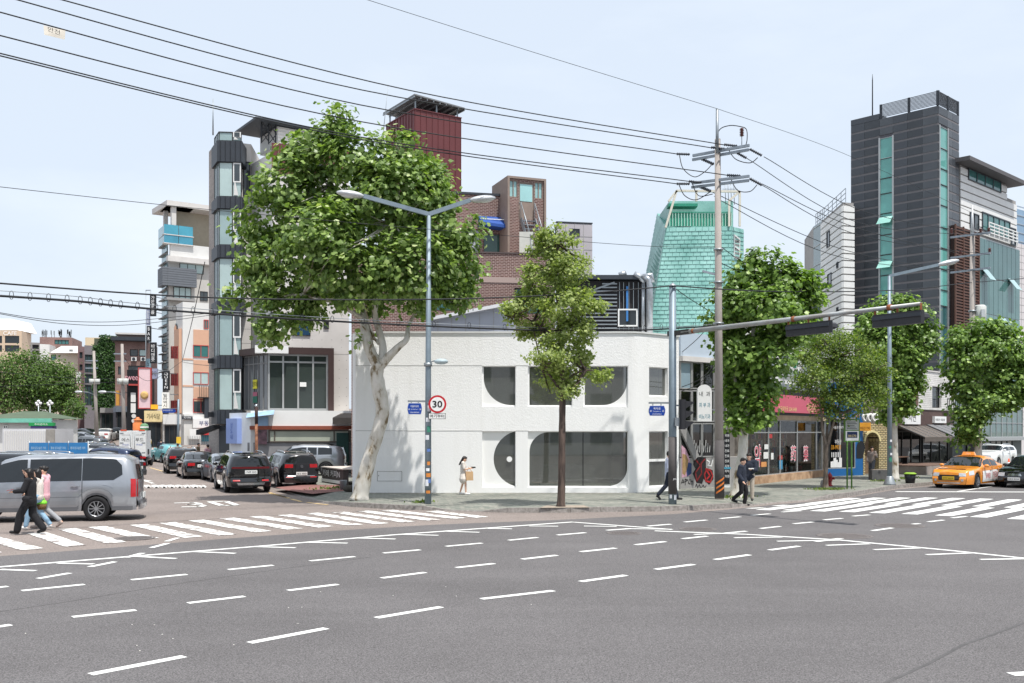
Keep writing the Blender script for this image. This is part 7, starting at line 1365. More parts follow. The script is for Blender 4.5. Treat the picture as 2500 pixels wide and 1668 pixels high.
# ---- bins and boxes ----
B = G(2222, 1180, .15); t = thing('rubbish_bin', 'black rubbish bin with lime green lid by the deck', 'bin', tuple(B)); N('body', BLK, t, 'lathe', [(.2, 0), (.26, .42)], B, 16); N('lid', mat('lime_lid', (140, 180, 60)), t, 'lathe', [(.28, .42), (.28, .46), (.2, .5)], B, 16)
B = G(1772, 1190, .15); t = thing('white_bin', 'tall white plastic bin with blue rim behind the utility pole', 'bin', tuple(B)); N('body', SIGNW, t, 'box', B.x-.16, B.x+.16, B.y-.14, B.y+.14, B.z, B.z+.8); N('rim', mat('rim_blue', (70, 150, 180)), t, 'box', B.x-.18, B.x+.18, B.y-.16, B.y+.16, B.z+.8, B.z+.88)
B = G(2150, 1172, .15); t = thing('planter_box', 'dark stone planter box beside the street lamp base', 'planter', tuple(B)); N('box', mat('planter_stone', (92, 92, 92), .8, .25, 4), t, 'box', B.x-.5, B.x+.4, B.y-.2, B.y+.3, B.z, B.z+.5); N('soil', SOIL, t, 'box', B.x-.42, B.x+.32, B.y-.12, B.y+.22, B.z+.5, B.z+.53)
B = G(838, 1196, .15); t = thing('metal_pail', 'dented metal pail at the left corner of the white building', 'pail', tuple(B)); N('pail', STEEL, t, 'lathe', [(.12, 0), (.15, .38), (.155, .4)], B, 14)
B = G(856, 1201, .15); t = thing('rubble_bag', 'dark rubble sack lying by the left wall corner', 'sack', tuple(B)); mb = MB(); mb.ell(B+UP*.12, (.32, .2, .15), 12, 7); mb.ell(B+Vector((.2, .05, .1)), (.2, .16, .13), 10, 6); mb.build('sack', mat('dark_sack', (70, 66, 60), .9, .3, 9), t)
t = thing('banner_post', 'black and white lettered vertical banner beside the alley', 'banner', tuple(G(1777, 1188, .15))); a, b = at(1768, 1170, 43), at(1782, 1055, 43); N('board', BLK, t, 'box', a.x, b.x, 43, 43.05, .3, b.z)
for k in range(9): lettering(random.choice(['내과', '피부', '의원', '진료']), ((a.x+b.x)/2, 43, b.z-.15-k*.22), (1, 0, 0), UP, .12, WHITET, t, w=.19)
# black and rust bollard post with a ball top
B = Vector((at(626, 0, 55).x, 55, .15)); t = thing('ball_top_post', 'rusty post with silver ball top in front of the white shop', 'post', tuple(B)); N('lower_post', mat('rust_post', (150, 104, 78), .8, .4, 6, tint=(90, 56, 44)), t, 'tube', [B, at(626, 1035, 55)], .085, 10); N('upper_post', mat('brown_post', (58, 38, 36)), t, 'tube', [at(626, 1035, 55), at(626, 994, 55)], .09, 10); N('ball', mat('chrome_ball', (200, 205, 208), .15, 0, metal=.9), t, 'ell', at(626, 991, 55), (.1, .1, .1), 12, 8)
# direction sign on its pole far left
b = Vector((at(434, 0, 90).x, 90, gz(-30, 90))); t = thing('direction_sign', 'blue arrow direction sign on a stickered pole beyond the parked cars', 'sign', tuple(b)); N('pole', LPOLE, t, 'tube', [b, at(436, 975, 90)], .1, 8); a, c = at(396, 1008, 89.8), at(430, 999, 89.8); p = N('plate', BLUE, t, 'prism', [(a.x, 89.8, a.z), (c.x-.15, 89.8, a.z), (c.x, 89.8, (a.z+c.z)/2), (c.x-.15, 89.8, c.z), (a.x, 89.8, c.z)], (0, .05, 0)); lettering('홍대걷고싶은거리', ((a.x+c.x)/2-.1, 89.8, (a.z+c.z)/2+.05), (1, 0, 0), UP, .13, WHITET, p, w=.85); N('bracket', STEEL, t, 'bar', (a.x, 89.9, c.z+.06), (b.x, 89.9, c.z+.06), .05); mb = MB(); q = at(436, 1075, 89.6); mb.box(q.x-.2, q.x+.2, 89.6, 89.65, q.z-.3, q.z+.3); mb.build('yellow_notice', mat('yellow_notice', (230, 190, 60)), t)
# park lamps behind the kiosk
for k, x in enumerate((94, 122)):
    b = Vector((at(x, 0, 82).x, 82, gz(-38, 82))); t = thing('globe_lamp', ('white globe lamp left of its twin behind the kiosk', 'white four-globe lamp nearer the street behind the kiosk')[k], 'street lamp', tuple(b), group='globe lamps behind the kiosk'); N('pole', STEEL, t, 'tube', [b, at(x, 980, 82)], .05, 8)
    for dx, dy in ((-8, 0), (8, 0), (0, -5), (-4, 4)): N('globe', SIGNW, t, 'ell', at(x+dx*.6, 985+dy, 82), (.13, .13, .12), 8, 6)
# traffic cones and barrier by the road works
for k, (x, y, lab) in enumerate(((403, 1119, 'orange traffic cone left of the black sedans'), (2463, 1107, 'orange traffic cone by the building at the right edge'))):
    b = G(x, y) if k == 0 else Vector((at(x, 0, 62).x, 62, .15)); t = thing('traffic_cone', lab, 'traffic cone', tuple(b), group='traffic cones'); OC = mat('cone_orange', (226, 84, 44), .6, .05); N('base', OC, t, 'box', b.x-.2, b.x+.2, b.y-.2, b.y+.2, b.z, b.z+.04); N('cone', OC, t, 'lathe', [(.16, .04), (.03, .72)], b, 14); N('collar', WHITET, t, 'lathe', [(.105, .38), (.085, .5)], b, 14)
b = G(385, 1118); t = thing('water_barrier', 'dusty white barrier with orange edge behind the cone', 'barrier', tuple(b)); mb = MB(); mb.hexa([b+Vector(v) for v in ((-.7, -.25, 0), (.7, -.25, 0), (.7, .25, 0), (-.7, .25, 0), (-.65, -.08, .95), (.65, -.08, .95), (.65, .08, .95), (-.65, .08, .95))]); mb.build('shell', mat('dusty_white', (200, 192, 186), .8, .15, 3), t, bevel=.03); N('orange_edge', mat('cone_orange', (226, 84, 44)), t, 'box', b.x-.74, b.x-.66, b.y-.27, b.y+.1, .02, .9)
# ---- overhead cables ----
def catmull(P, k=10):
    q = []
    for i in range(len(P)-1):
        p0, p1, p2, p3 = P[max(i-1, 0)], P[i], P[i+1], P[min(i+2, len(P)-1)]
        for j in range(k): f = j/k; q.append(.5*((2*p1)+(p2-p0)*f+(2*p0-5*p1+4*p2-p3)*f*f+(3*p1-p0-3*p2+p3)*f**3))
    return q+[P[-1]]
def cable(px, r, label, m=CAB, group='overhead cables', part=None):
    P = catmull([at(*p) for p in px]); o = N('overhead_cable', m, part, 'tube', P, r, 6, cap=False)
    if part is None: tag(o, label, 'cable', group)
    return o
def hv(p0, mid, p1, label, r=.017): return cable([p0, mid, p1], r, label)
T = [((100, -14, 25), (996, 220, 31), (1768, 354, 35.4), 'uppermost of the six power lines left of the utility pole'), ((-30, -20, 24), (884, 220, 30.6), (1736, 361, 35.6), 'second from top of the six power lines left of the pole'), ((-60, 14, 23.5), (880, 256.4, 30.6), (1652, 376, 36.3), 'third from top of the six power lines, ending at the upper crossarm'), ((-60, 72, 23.5), (880, 297, 30.6), (1775, 428, 35.5), 'fourth from top of the six power lines, ending on the lower crossarm right side'), ((-60, 116, 23.5), (880, 334.7, 30.6), (1682, 443, 36), 'fifth of the six power lines, one of the close lowest pair'), ((-60, 122, 23.3), (880, 340.6, 30.5), (1652, 449, 36.3), 'lowest of the six power lines left of the utility pole')]
for a in T: hv(*a)
cable([(860, -12, 30), (1300, 127, 33), (1752, 266, 35.4)], .008, 'thin earth wire rising from the pole mast to the top edge'); cable([(1752, 266, 35.4), (2060, 375, 43), (2374, 520, 52.5)], .008, 'thin earth wire running down right from the pole mast')
R5 = [((1865, 383, 35), (2120, 520, 42), (2410, 572, 52), 'topmost power line crossing the dark tower to the right pole'), ((1822, 386, 35.2), (2100, 545, 42), (2394, 574, 52.5), 'second power line crossing the dark tower'), ((1860, 452, 35.2), (2100, 575, 42), (2416, 622, 52), 'middle power line crossing the dark tower'), ((1862, 450, 35), (2090, 556, 41), (2345, 620, 52.8), 'power line carrying the small tag between the poles'), ((1740, 470, 36), (2060, 610, 42), (2325, 660, 53.3), 'lowest power line from the pole to the right pole'), ((1750, 485, 36), (2060, 630, 42), (2400, 662, 53), 'lowest but one power line crossing the white boarded building')]
for a in R5: cable([a[0], a[1], a[2]], .013, a[3])
for (a, lab) in ((((-40, 689, 23), (520, 727, 27), (1050, 731, 30.5), (1400, 718, 32), (1642, 698, 33.1)), 'upper thick black cable crossing the plane tree to the signal pole top'), (((1642, 698, 33.1), (1900, 712, 35), (2200, 708, 44), (2374, 690, 52.5), (2560, 676, 60)), 'thick black cable from the signal pole top towards the right')): cable(a, .022, lab)
bund = [(-40, 720, 23), (180, 735, 24.3), (300, 748, 25.3), (520, 766, 27), (880, 788, 29.7), (1300, 806, 32), (1560, 806, 33.4), (1756, 795, 35.6)]
b0 = cable(bund, .03, 'lower bundled black cable sagging across the white building top edge')
cable([(x, y-13+min(9, i*1.4), dd) for i, (x, y, dd) in enumerate(bund)], .01, 'thin pale messenger wire just above the bundled cable', STEEL)
for i in range(34):
    f = (i+.5)/34*(len(bund)-1); k = int(f); f -= k; x, y, dd = [bund[k][j]*(1-f)+bund[k+1][j]*f for j in range(3)]; mb = MB(); c = at(x, y-4, dd); mb.tube([c+Vector((.05*math.cos(a), 0, .1*math.sin(a))) for a in [j*math.pi/5 for j in range(11)]], .008, 4, cap=False); mb.build('cable_ring', CAB, b0)
for (a, r, lab) in ((((-40, 452, 26), (512, 512, 30), (1050, 560, 33), (1560, 600, 36), (1752, 602, 36)), .009, 'thin wire crossing the plane tree crown at mid height'), (((-40, 757, 50), (130, 782, 55), (300, 785, 60), (512, 765, 62)), .018, 'thin far wire sagging to the bay tower, upper'), (((-40, 759, 50), (150, 790, 55), (320, 793, 60), (512, 770, 62)), .018, 'thin far wire sagging to the bay tower, lower'), (((-40, 905, 70), (150, 922, 78), (298, 926, 86)), .02, 'far wire crossing the park trees, upper'), (((-40, 945, 70), (150, 938, 78), (300, 932, 86)), .02, 'far wire crossing the park trees, lower'), (((298, 866, 86), (360, 930, 92), (445, 882, 100)), .018, 'far wire from the second pole to the terracotta building'), (((500, 640, 61.5), (470, 780, 70), (445, 882, 100)), .025, 'dark wire hanging diagonally beside the bay tower'), (((445, 884, 100), (480, 890, 80), (520, 893, 62)), .02, 'short wire from the terracotta wall to the bay tower')): cable(a, r, lab)
for (a, lab) in ((((1642, 700, 33.1), (1700, 740, 38), (1800, 800, 45)), 'loose wire falling from the signal pole behind the tree'), (((1756, 600, 35.7), (1860, 660, 40), (1990, 690, 70)), 'service wire from the pole over the plane tree, upper'), (((1756, 640, 35.7), (1850, 690, 40), (1960, 760, 60)), 'service wire from the pole over the plane tree, lower'), (((1665, 860, 42), (1710, 820, 40), (1756, 760, 35.8)), 'service wire from the grey stair building up to the pole'), (((1665, 945, 42), (1710, 925, 40), (1756, 880, 35.8)), 'thick service wire fan at the stair windows, upper'), (((1665, 955, 42), (1705, 938, 40), (1756, 890, 35.8)), 'thick service wire fan at the stair windows, lower'), (((2255, 868, 60), (2310, 862, 56), (2374, 840, 52.5)), 'service wire from white brick roof to the right pole, upper'), (((2255, 893, 60), (2310, 885, 56), (2374, 880, 52.5)), 'service wire from white brick roof to the right pole, lower')): cable(a, .014, lab)
# strain insulators and jumper loops belong to the pole
for (x, y, dd, x2, y2, d_) in ((1652, 376, 36.3, 1684, 377, 36.3), (1652, 449, 36.3, 1684, 449, 36.3), (1682, 443, 36, 1712, 446, 36), (1736, 360, 35.6, 1770, 364, 35.5), (1768, 353, 35.4, 1800, 357, 35.3), (1775, 428, 35.5, 1808, 430, 35.3), (1860, 380, 35, 1830, 364, 35), (1822, 386, 35.2, 1795, 371, 35.3), (1860, 452, 35.1, 1830, 436, 35), (1742, 401, 35.8, 1712, 388, 36.2), (1735, 467, 35.8, 1708, 456, 36.2)): insul(up_, at(x, y, dd), at(x2, y2, d_), .062)
for P in ([(1659, 380, 36.2), (1668, 412, 36), (1695, 432, 35.9), (1720, 420, 35.8), (1738, 402, 35.8)], [(1658, 452, 36.2), (1672, 478, 36), (1700, 488, 35.9), (1735, 468, 35.8)], [(1776, 360, 35.4), (1795, 388, 35.3), (1830, 398, 35.1), (1850, 385, 35)], [(1782, 432, 35.4), (1800, 464, 35.3), (1830, 468, 35.1), (1848, 452, 35.1)], [(1748, 352, 35.5), (1756, 318, 35.5), (1780, 307, 35.4), (1806, 309, 35.2), (1822, 316, 35.1), (1824, 340, 35), (1820, 358, 35)], [(1690, 448, 36), (1706, 478, 35.9), (1740, 474, 35.7)]): cable(P, .016, '', CAB, part=up_)
insul(up_, at(1811, 333, 35.1), at(1811, 313, 35.1), .085, RPORC, 5); N('pin', STEEL, up_, 'tube', [at(1811, 358, 35.1), at(1811, 333, 35.1)], .015, 5)
# marker plate hanging on the upper wires, far left
c = at(132, 79, 24.4); t = thing('cable_marker', 'small pale marker plate hanging on the wires at upper left', 'marker', tuple(c)); mb = MB(); mb.hexa([at(108, 85, 24.4), at(158, 97, 24.6), at(158, 97, 24.62), at(108, 85, 24.42), at(106, 62, 24.4), at(160, 75, 24.6), at(160, 75, 24.62), at(106, 62, 24.42)]); mb.build('plate', mat('marker_cream', (226, 218, 204), .6, .08, 5), t); lettering('안전', c+Vector((0, 0, 0)), Vector((.5, .2, -.12)), UP, .12, BLACKT, t, out=.1, w=.28)
# ======================= VEHICLES =======================
def paint(name, rgb, metal=.35, rough=.28):
    return mat(name, rgb, rough, .03, 2, metal=metal, spec=.5, coat=1.0)
TYRE = mat('tyre_rubber', (30, 30, 32), .85, .15, 8); RIM = mat('alloy_rim', (176, 178, 182), .3, .08, 8, metal=.8); CGLASS = glass('car_glass', (24, 28, 31), .03, .7, 0); TRIM = mat('car_trim', (28, 28, 30), .6, .1); TAIL = mat('tail_lamp', (176, 22, 30), .25, .1, 6, coat=.6); HEADL = mat('head_lamp', (205, 210, 214), .15, .15, 9, coat=.8); PLATE = mat('number_plate', (226, 228, 226), .5, .02); CHROME = mat('chrome', (200, 202, 204), .15, 0, metal=.95)
def ip(tab, x):
    if x >= tab[0][0]: return tab[0][1]
    for (a, b), (c, d) in zip(tab, tab[1:]):
        if a >= x >= c: return b+(d-b)*(a-x)/(a-c) if a != c else b
    return tab[-1][1]
class Car:
    """lofted car body; x forward, y left; every pane, lamp and door is a patch of the same surface lifted off it"""
    def __init__(s, sp):
        s.sp = sp; s.xf, s.xr = sp['top'][0][0], sp['top'][-1][0]; s.k = sp.get('rake', 0.0); s.kf = sp.get('frake', 0.0)
    def low(s, x):
        z = s.sp['sill']
        for xw in s.sp['wheels']:
            R = s.sp['wr']*1.16; dx = abs(x-xw)
            if dx < R: z = max(z, s.sp['wr']+math.sqrt(R*R-dx*dx)-.01)
        return z
    def wid(s, x):
        W = s.sp['w']/2; f = 1.0
        for e, rr, ty in ((s.xf, s.sp.get('rf', .7), s.sp.get('tf', .2)), (s.xr, s.sp.get('rr', .5), s.sp.get('tr', .14))):
            q = abs(x-e)
            if q < rr: f = min(f, 1-ty*(1-q/rr)**2.2)
        return W*f
    def sec(s, x, raw=False):
        zl = s.low(x) if not raw else s.sp['sill']; zb = ip(s.sp['belt'], x); zt = max(ip(s.sp['top'], x), zb+.02); w = s.wid(x); h = zt-zb; r = min(1, max(0, (h-.08)/.3)); r = r*r*(3-2*r)
        tum = s.sp.get('tumble', .2); L_ = lambda a, b: a+(b-a)*r; zl_ = min(zl, zb-.12)
        p = [(w*.95, zl_), (w*.995, zl_+.28*(zb-zl_)), (w, zl_+.62*(zb-zl_)), (w*.965, zb)]
        yr = w-.06-tum*h; p += [(L_(w*.93, yr), L_(zb+.5*h, zt-.14)), (L_(w*.82, yr-.07), L_(zb+.82*h, zt-.045)), (L_(w*.45, yr*.55), zt-.008), (0, zt)]
        return p
    def S(s, x, q, side=1, off=0.0):
        def P(xx, qq):
            p = s.sec(xx); i = min(int(qq), 6); f = qq-i; y = p[i][0]*(1-f)+p[i+1][0]*f; z = p[i][1]*(1-f)+p[i+1][1]*f
            zb = ip(s.sp['belt'], xx); t = max(0, min(1, (xx-(s.xr+1.0))/-1.0)); t2 = max(0, min(1, (xx-(s.xf-.8))/.8))
            return Vector((xx+s.k*max(0, z-zb)*t*t-s.kf*max(0, z-.55)*t2*t2, y, z))
        a = P(x, q)
        if off:
            e = .02; dx = P(x+e, q)-P(x-e, q); q0, q1 = max(0, q-.05), min(7, q+.05); dq = P(x, q1)-P(x, q0); n = dx.cross(dq)
            if n.length > 1e-9:
                n.normalize()
                if n.y < 0 or (abs(n.y) < .05 and n.z < 0): n = -n
                a = a+n*off
        return Vector((a.x, a.y*side, a.z))
    def patch(s, mb, x0, x1, q0, q1, side, off, nx=8, nq=4, skew=0.0, q0b=None, q1b=None):
        g = []
        for i in range(nx+1):
            f = i/nx; row = []
            for j in range(nq+1):
                h = j/nq; x = x0+(x1-x0)*f+skew*h*(1 if True else 0); a = q0+((q0b if q0b is not None else q0)-q0)*f; b = q1+((q1b if q1b is not None else q1)-q1)*f
                row.append(s.S(x, a+(b-a)*h, side, off))
            g.append(row)
        for i in range(nx):
            for j in range(nq): mb.quad(g[i][j], g[i+1][j], g[i+1][j+1], g[i][j+1]); mb.sm.add(len(mb.f)-1)
    def cap(s, z, y, end, off=.0):
        """point on the front (end=1) or rear (-1) face at height z, lateral fraction y of the section width"""
        x = s.xf if end > 0 else s.xr; p = s.sec(x, True); w = p[0][0]
        for a, b in zip(p, p[1:]):
            if a[1] <= z <= b[1]: w = a[0]+(b[0]-a[0])*(z-a[1])/max(1e-6, b[1]-a[1]); break
            if z > b[1]: w = b[0]
        zb = ip(s.sp['belt'], x); xx = x+(s.k*max(0, z-zb) if end < 0 else -s.kf*max(0, z-.55)); bl = s.sp.get('bulge', .09)
        xx += end*.05*min(1, max(0, (s.sp.get('bump', 0)-z)/.08+.5))
        return Vector((xx+end*(bl*(1-y*y)+off), w*y, z))
    def cappatch(s, mb, z0, z1, y0, y1, end, off, n=8, m=3, taper=0.0):
        g = [[s.cap(z0+(z1-z0)*j/m, (y0+(y1-y0)*i/n)*(1-taper*j/m), end, off) for j in range(m+1)] for i in range(n+1)]
        for i in range(n):
            for j in range(m): mb.quad(g[i][j], g[i+1][j], g[i+1][j+1], g[i][j+1]); mb.sm.add(len(mb.f)-1)
def wheel(c, root, xw, side, wr, m=None, nsp=10):
    y = side*(c.sp['w']/2-.115); mb = MB(); pr = [(wr*.62, -.1), (wr*.9, -.11), (wr, -.085), (wr, .085), (wr*.9, .11), (wr*.64, .105), (wr*.62, .06)]
    mb.lathe(pr, (xw, y, wr), 24, ax=(0, side, 0)); w = mb.build('wheel', TYRE, root, local=True)
    mb = MB(); mb.lathe([(wr*.64, .03), (wr*.64, .1), (wr*.6, .1), (wr*.58, .05)], (xw, y, wr), 24, ax=(0, side, 0)); mb.lathe([(wr*.14, .03), (wr*.14, .09), (wr*.08, .1)], (xw, y, wr), 12, ax=(0, side, 0))
    for k in range(nsp):
        a = 2*math.pi*k/nsp; d = Vector((math.cos(a), 0, math.sin(a))); mb.bar(Vector((xw, y+side*.075, wr))+d*wr*.1, Vector((xw, y+side*.08, wr))+d*wr*.6, .022, .05, up=Vector((0, 1, 0)))
    mb.build('rim', m or RIM, w, local=True)
def car(name, label, sp, pm, loc, rz, group=None, cat='car', detail=2):
    c = Car(sp); root = thing(name, label, cat, loc, rz if rz else 1e-4, group); n = sp.get('nst', 46); mb = MB(); xs = [c.xf+(c.xr-c.xf)*i/n for i in range(n+1)]
    for xw in sp['wheels']: xs += [xw+dx*sp['wr']*1.16 for dx in (-1, -.94, -.8, -.6, -.3, 0, .3, .6, .8, .94, 1)]
    xs = sorted({round(max(c.xr, min(c.xf, x)), 4) for x in xs}, reverse=True); st = len(xs)
    for side in (1, -1):
        base = len(mb.v)
        for x in xs:
            for q in range(8): mb.v.append(tuple(c.S(x, q, side)))
        for i in range(st-1):
            for q in range(7):
                f = (base+i*8+q, base+(i+1)*8+q, base+(i+1)*8+q+1, base+i*8+q+1); mb.f.append(f if side < 0 else f[::-1]); mb.sm.add(len(mb.f)-1)
    for end, x in ((1, c.xf), (-1, c.xr)):
        p = c.sec(x, True)
        zr = [p[q][1]+(p[q+1][1]-p[q][1])*j/4 for q in range(7) for j in range(4 if q < 4 else 1)]+[p[7][1]-1e-4]
        for z0, z1 in zip(zr, zr[1:]):
            for i in range(10):
                y0, y1 = -1+2*i/10, -1+2*(i+1)/10; mb.quad(c.cap(z0, y0, end), c.cap(z0, y1, end), c.cap(z1, y1, end), c.cap(z1, y0, end)); mb.sm.add(len(mb.f)-1)
    body = mb.build('body', pm, root, local=True)
    bm = bmesh.new(); bm.from_mesh(body.data); bmesh.ops.remove_doubles(bm, verts=bm.verts, dist=.004); bmesh.ops.recalc_face_normals(bm, faces=bm.faces); bm.to_mesh(body.data); bm.free()
    mb = MB(); W = sp['w']/2-.06; mb.box(c.xr+.15, c.xf-.15, -W+.2, W-.2, sp['sill']-.02, sp['sill']+.45); mb.box(c.xr+.25, c.xf-.25, -W+.28, W-.28, sp['sill']+.45, min(ip(sp['belt'], 0)-.05, .95)); mb.build('underbody', TRIM, root, local=True)
    for side in (1, -1):
        for xw in sp['wheels']: wheel(c, root, xw, side, sp['wr'], sp.get('rimm'))
        for (x0, x1, *o) in sp['side']:
            mb = MB(); c.patch(mb, x0, x1, sp.get('wq', (3.1, 3.93))[0], sp.get('wq', (3.1, 3.93))[1], side, .008, 8, 4, *o); mb.build('side_window', CGLASS, root, local=True)
        for (x0, x1) in sp.get('doors', []):
            mb = MB(); c.patch(mb, x0, x1, .35, 3.02, side, .007, 8, 6); d = mb.build('door', pm, root, local=True)
            for xx in (x0, x1): mb = MB(); c.patch(mb, xx-.008, xx+.008, .35, 3.02, side, .009, 1, 6); mb.build('seam', TRIM, d, local=True)
            mb = MB(); h = c.S(x1+.2 if x1 < x0 else x0+.2, 2.55, side, .03); mb.box(h.x-.1, h.x+.1, h.y-.015, h.y+.015, h.z-.018, h.z+.018); mb.build('handle', sp.get('handlem', pm), d, local=True)
        mb = MB(); c.patch(mb, c.xf-.5, c.xr+.5, .02, .22, side, .012, 30, 1)
        if sp.get('cladding', True): pass
        mx_ = sp['mirror']; h = c.S(mx_, 3.15, side); Q('mirror', sp.get('mirrorm', pm), root, 'ell', (h.x, h.y+side*.12, h.z+.06), (.09, .12, .075), 10, 6)
        for nm, z0, z1, y0, y1, end, m_ in sp.get('lampcap', []):
            mb = MB(); c.cappatch(mb, z0, z1, side*y0, side*y1, end, .008, 6, 3); mb.build(nm, m_, root, local=True)
        for nm, x0, x1, q0, q1, m_ in sp.get('lampside', []):
            mb = MB(); c.patch(mb, x0, x1, q0, q1, side, .01, 5, 4); mb.build(nm, m_, root, local=True)
    for nm, x0, x1, m_ in sp.get('screens', []):
        mb = MB(); c.patch(mb, x0, x1, 4.08, 7, 1, .008, 8, 6); c.patch(mb, x0, x1, 4.08, 7, -1, .008, 8, 6); mb.build(nm, m_, root, local=True)
    for nm, z0, z1, y1, end, m_, tp in sp.get('caps', []):
        mb = MB(); c.cappatch(mb, z0, z1, -y1, y1, end, .008, 10, 4, tp); mb.build(nm, m_, root, local=True)
    for (txt, z, end, w, m_) in sp.get('plates', []):
        p = c.cap(z, 0, end, .03); pl = Q('number_plate', m_, root, 'box', p.x-.012, p.x+.012, -w/2, w/2, z-.075, z+.075)
        if txt: lettering(txt, p+Vector((end*.013, 0, 0)), (0, end, 0), UP, .09, BLACKT, pl, w=w*.85, out=.003, local=True)
    if sp.get('rails'):
        for side in (1, -1):
            mb = MB(); x0, x1 = sp['rails']; mb.tube([c.S(x0+(x1-x0)*k/6, 5.3, side, .03 if k in (0, 6) else .07) for k in range(7)], .022, 6); mb.build('roof_rail', sp.get('railm', CHROME), root, local=True)
    return root, c
PW = .56
def suv(L=4.8, W=1.9, Hh=1.7, wr=.37, rake=.28, **k):
    a = L/2; d = dict(top=[(a, .9), (a-.1, 1.0), (a-.9, 1.09), (a-1.25, 1.14), (a-1.95, Hh-.08), (a-2.5, Hh), (-a+1.0, Hh-.02), (-a+.2, Hh-.1), (-a, Hh-.16)], belt=[(a, .84), (a-.15, .94), (a-1.2, 1.06), (-a+.5, 1.12), (-a, 1.12)], w=W, sill=.27, wheels=(a-.95, -a+.95), wr=wr, rake=rake, frake=.12, tumble=.22,
             side=[(a-1.75, a-2.75, -.0), (a-2.82, -a+1.45), (-a+1.38, -a+.62)], doors=[(a-1.5, a-2.75), (a-2.8, -a+1.5)], mirror=a-1.6, screens=[('windscreen', a-1.3, a-1.95, CGLASS)], bump=.55,
             caps=[('rear_window', 1.16, Hh-.26, .84, -1, CGLASS, .06), ('grille', .5, .74, .62, 1, TRIM, 0)], lampcap=[('headlight', .66, .82, .62, .96, 1, HEADL), ('tail_lamp', .92, 1.08, .52, .97, -1, TAIL)], plates=[('', .62, -1, .52, PLATE)], rails=(a-2.2, -a+.6)); d.update(k); return d
def sedan(L=4.8, W=1.84, Hh=1.46, wr=.33, **k):
    a = L/2; d = dict(top=[(a, .76), (a-.12, .85), (a-.95, .95), (a-1.3, .98), (a-2.05, Hh-.07), (a-2.6, Hh), (-a+1.75, Hh-.05), (-a+1.25, Hh-.18), (-a+.6, 1.06), (-a+.1, 1.02), (-a, .94)], belt=[(a, .68), (a-.15, .79), (a-1.2, .9), (-a+.6, .98), (-a, .88)], w=W, sill=.2, wheels=(a-.9, -a+1.0), wr=wr, frake=.18, rake=0, tumble=.3,
             side=[(a-1.85, a-2.72), (a-2.78, -a+1.35)], doors=[(a-1.45, a-2.7), (a-2.75, -a+1.25)], mirror=a-1.75, screens=[('windscreen', a-1.32, a-2.08, CGLASS), ('rear_window', -a+1.45, -a+.68, CGLASS)], bump=.5,
             caps=[('grille', .34, .6, .6, 1, TRIM, .1)], lampcap=[('headlight', .54, .68, .6, .97, 1, HEADL), ('tail_lamp', .72, .88, .5, .96, -1, TAIL)], plates=[('', .5, 1, .52, PLATE), ('', .62, -1, .52, PLATE)]); d.update(k); return d
def hd(dx, dy): return math.atan2(dy, dx)
SILV = paint('silver_paint', (158, 162, 168), .6, .3); BLKP = paint('black_paint', (9, 10, 12), .0, .08); WHTP = paint('white_paint', (226, 227, 226), .0, .3); GRYP = paint('grey_paint', (96, 100, 104), .5, .28); ORGP = paint('taxi_orange', (232, 146, 48), .0, .3); TURQ = paint('turquoise_paint', (104, 176, 180), .1, .3); BLUP = paint('dark_blue_paint', (40, 54, 84), .4, .25); DKG = paint('charcoal_paint', (32, 33, 36), .3, .16)
# ---- the silver van ----
a = 2.56; vt = [(a, .8), (a-.08, .94), (a-.55, 1.06), (a-.75, 1.12), (a-1.5, 1.77), (a-2.0, 1.9), (-a+1.2, 1.93), (-a+.25, 1.89), (-a, 1.8)]
van = dict(top=vt, belt=[(a, .74), (a-.12, .86), (a-.7, 1.05), (a-1.3, 1.12), (-a+.6, 1.15), (-a, 1.15)], w=1.92, sill=.3, wheels=(a-.85, -a+1.08), wr=.355, rake=.22, frake=.1, tumble=.17, rr=.35, tr=.1, nst=60,
    wq=(3.04, 4.15), side=[(a-1.2, a-2.2, 0), (a-2.27, a-3.64), (a-3.655, -a+.62), (-a+.62, -a+.36, 0, 3.3, 3.75)], doors=[(a-.95, a-2.24), (a-2.28, a-3.66)], mirror=a-1.2, screens=[('windscreen', a-.8, a-1.5, CGLASS)], bump=.6,
    caps=[('rear_window', 1.18, 1.62, .82, -1, CGLASS, .05), ('grille', .5, .74, .62, 1, TRIM, 0)], lampcap=[('headlight', .72, .98, .62, .96, 1, HEADL), ('tail_lamp', .68, 1.2, .84, .99, -1, TAIL)], lampside=[('tail_lamp', -a+.15, -a+.01, 1.5, 3.1, TAIL)], plates=[('', .7, -1, .52, PLATE)], rimm=RIM)
P0 = G(236, 1272); hvec = Vector((-math.cos(math.radians(14)), -math.sin(math.radians(14)), 0)); lv = Vector((-hvec.y, hvec.x, 0))
# rear left wheel is nearest the camera: offset from the car centre in local coords (-a+1.08, +.96)
ctr = P0-hvec*(-a+1.08)-lv*.86
vr, vc = car('silver_van', 'silver passenger van with dark side windows at the left zebra crossing', van, SILV, (ctr.x, ctr.y, 0), hd(hvec.x, hvec.y), cat='van')
mb = MB(); vc.patch(mb, -a+.62, -a+.9, 2.35, 2.75, 1, .012, 4, 3); mb.build('fuel_flap', SILV, vr, local=True); mb = MB(); vc.patch(mb, -a+.62, a-1.3, 1.55, 1.62, 1, .01, 24, 1); mb.build('crease_strip', mat('crease', (110, 113, 118), .4, 0), vr, local=True)
mb = MB(); vc.patch(mb, a-.9, -a+.1, .02, .5, 1, .012, 30, 2); mb.build('sill_strip', mat('sill_grey', (110, 112, 116), .5, .05), vr, local=True); mb = MB(); vc.cappatch(mb, .36, .58, -.98, .98, -1, .05, 12, 2); mb.build('rear_bumper', SILV, vr, local=True)
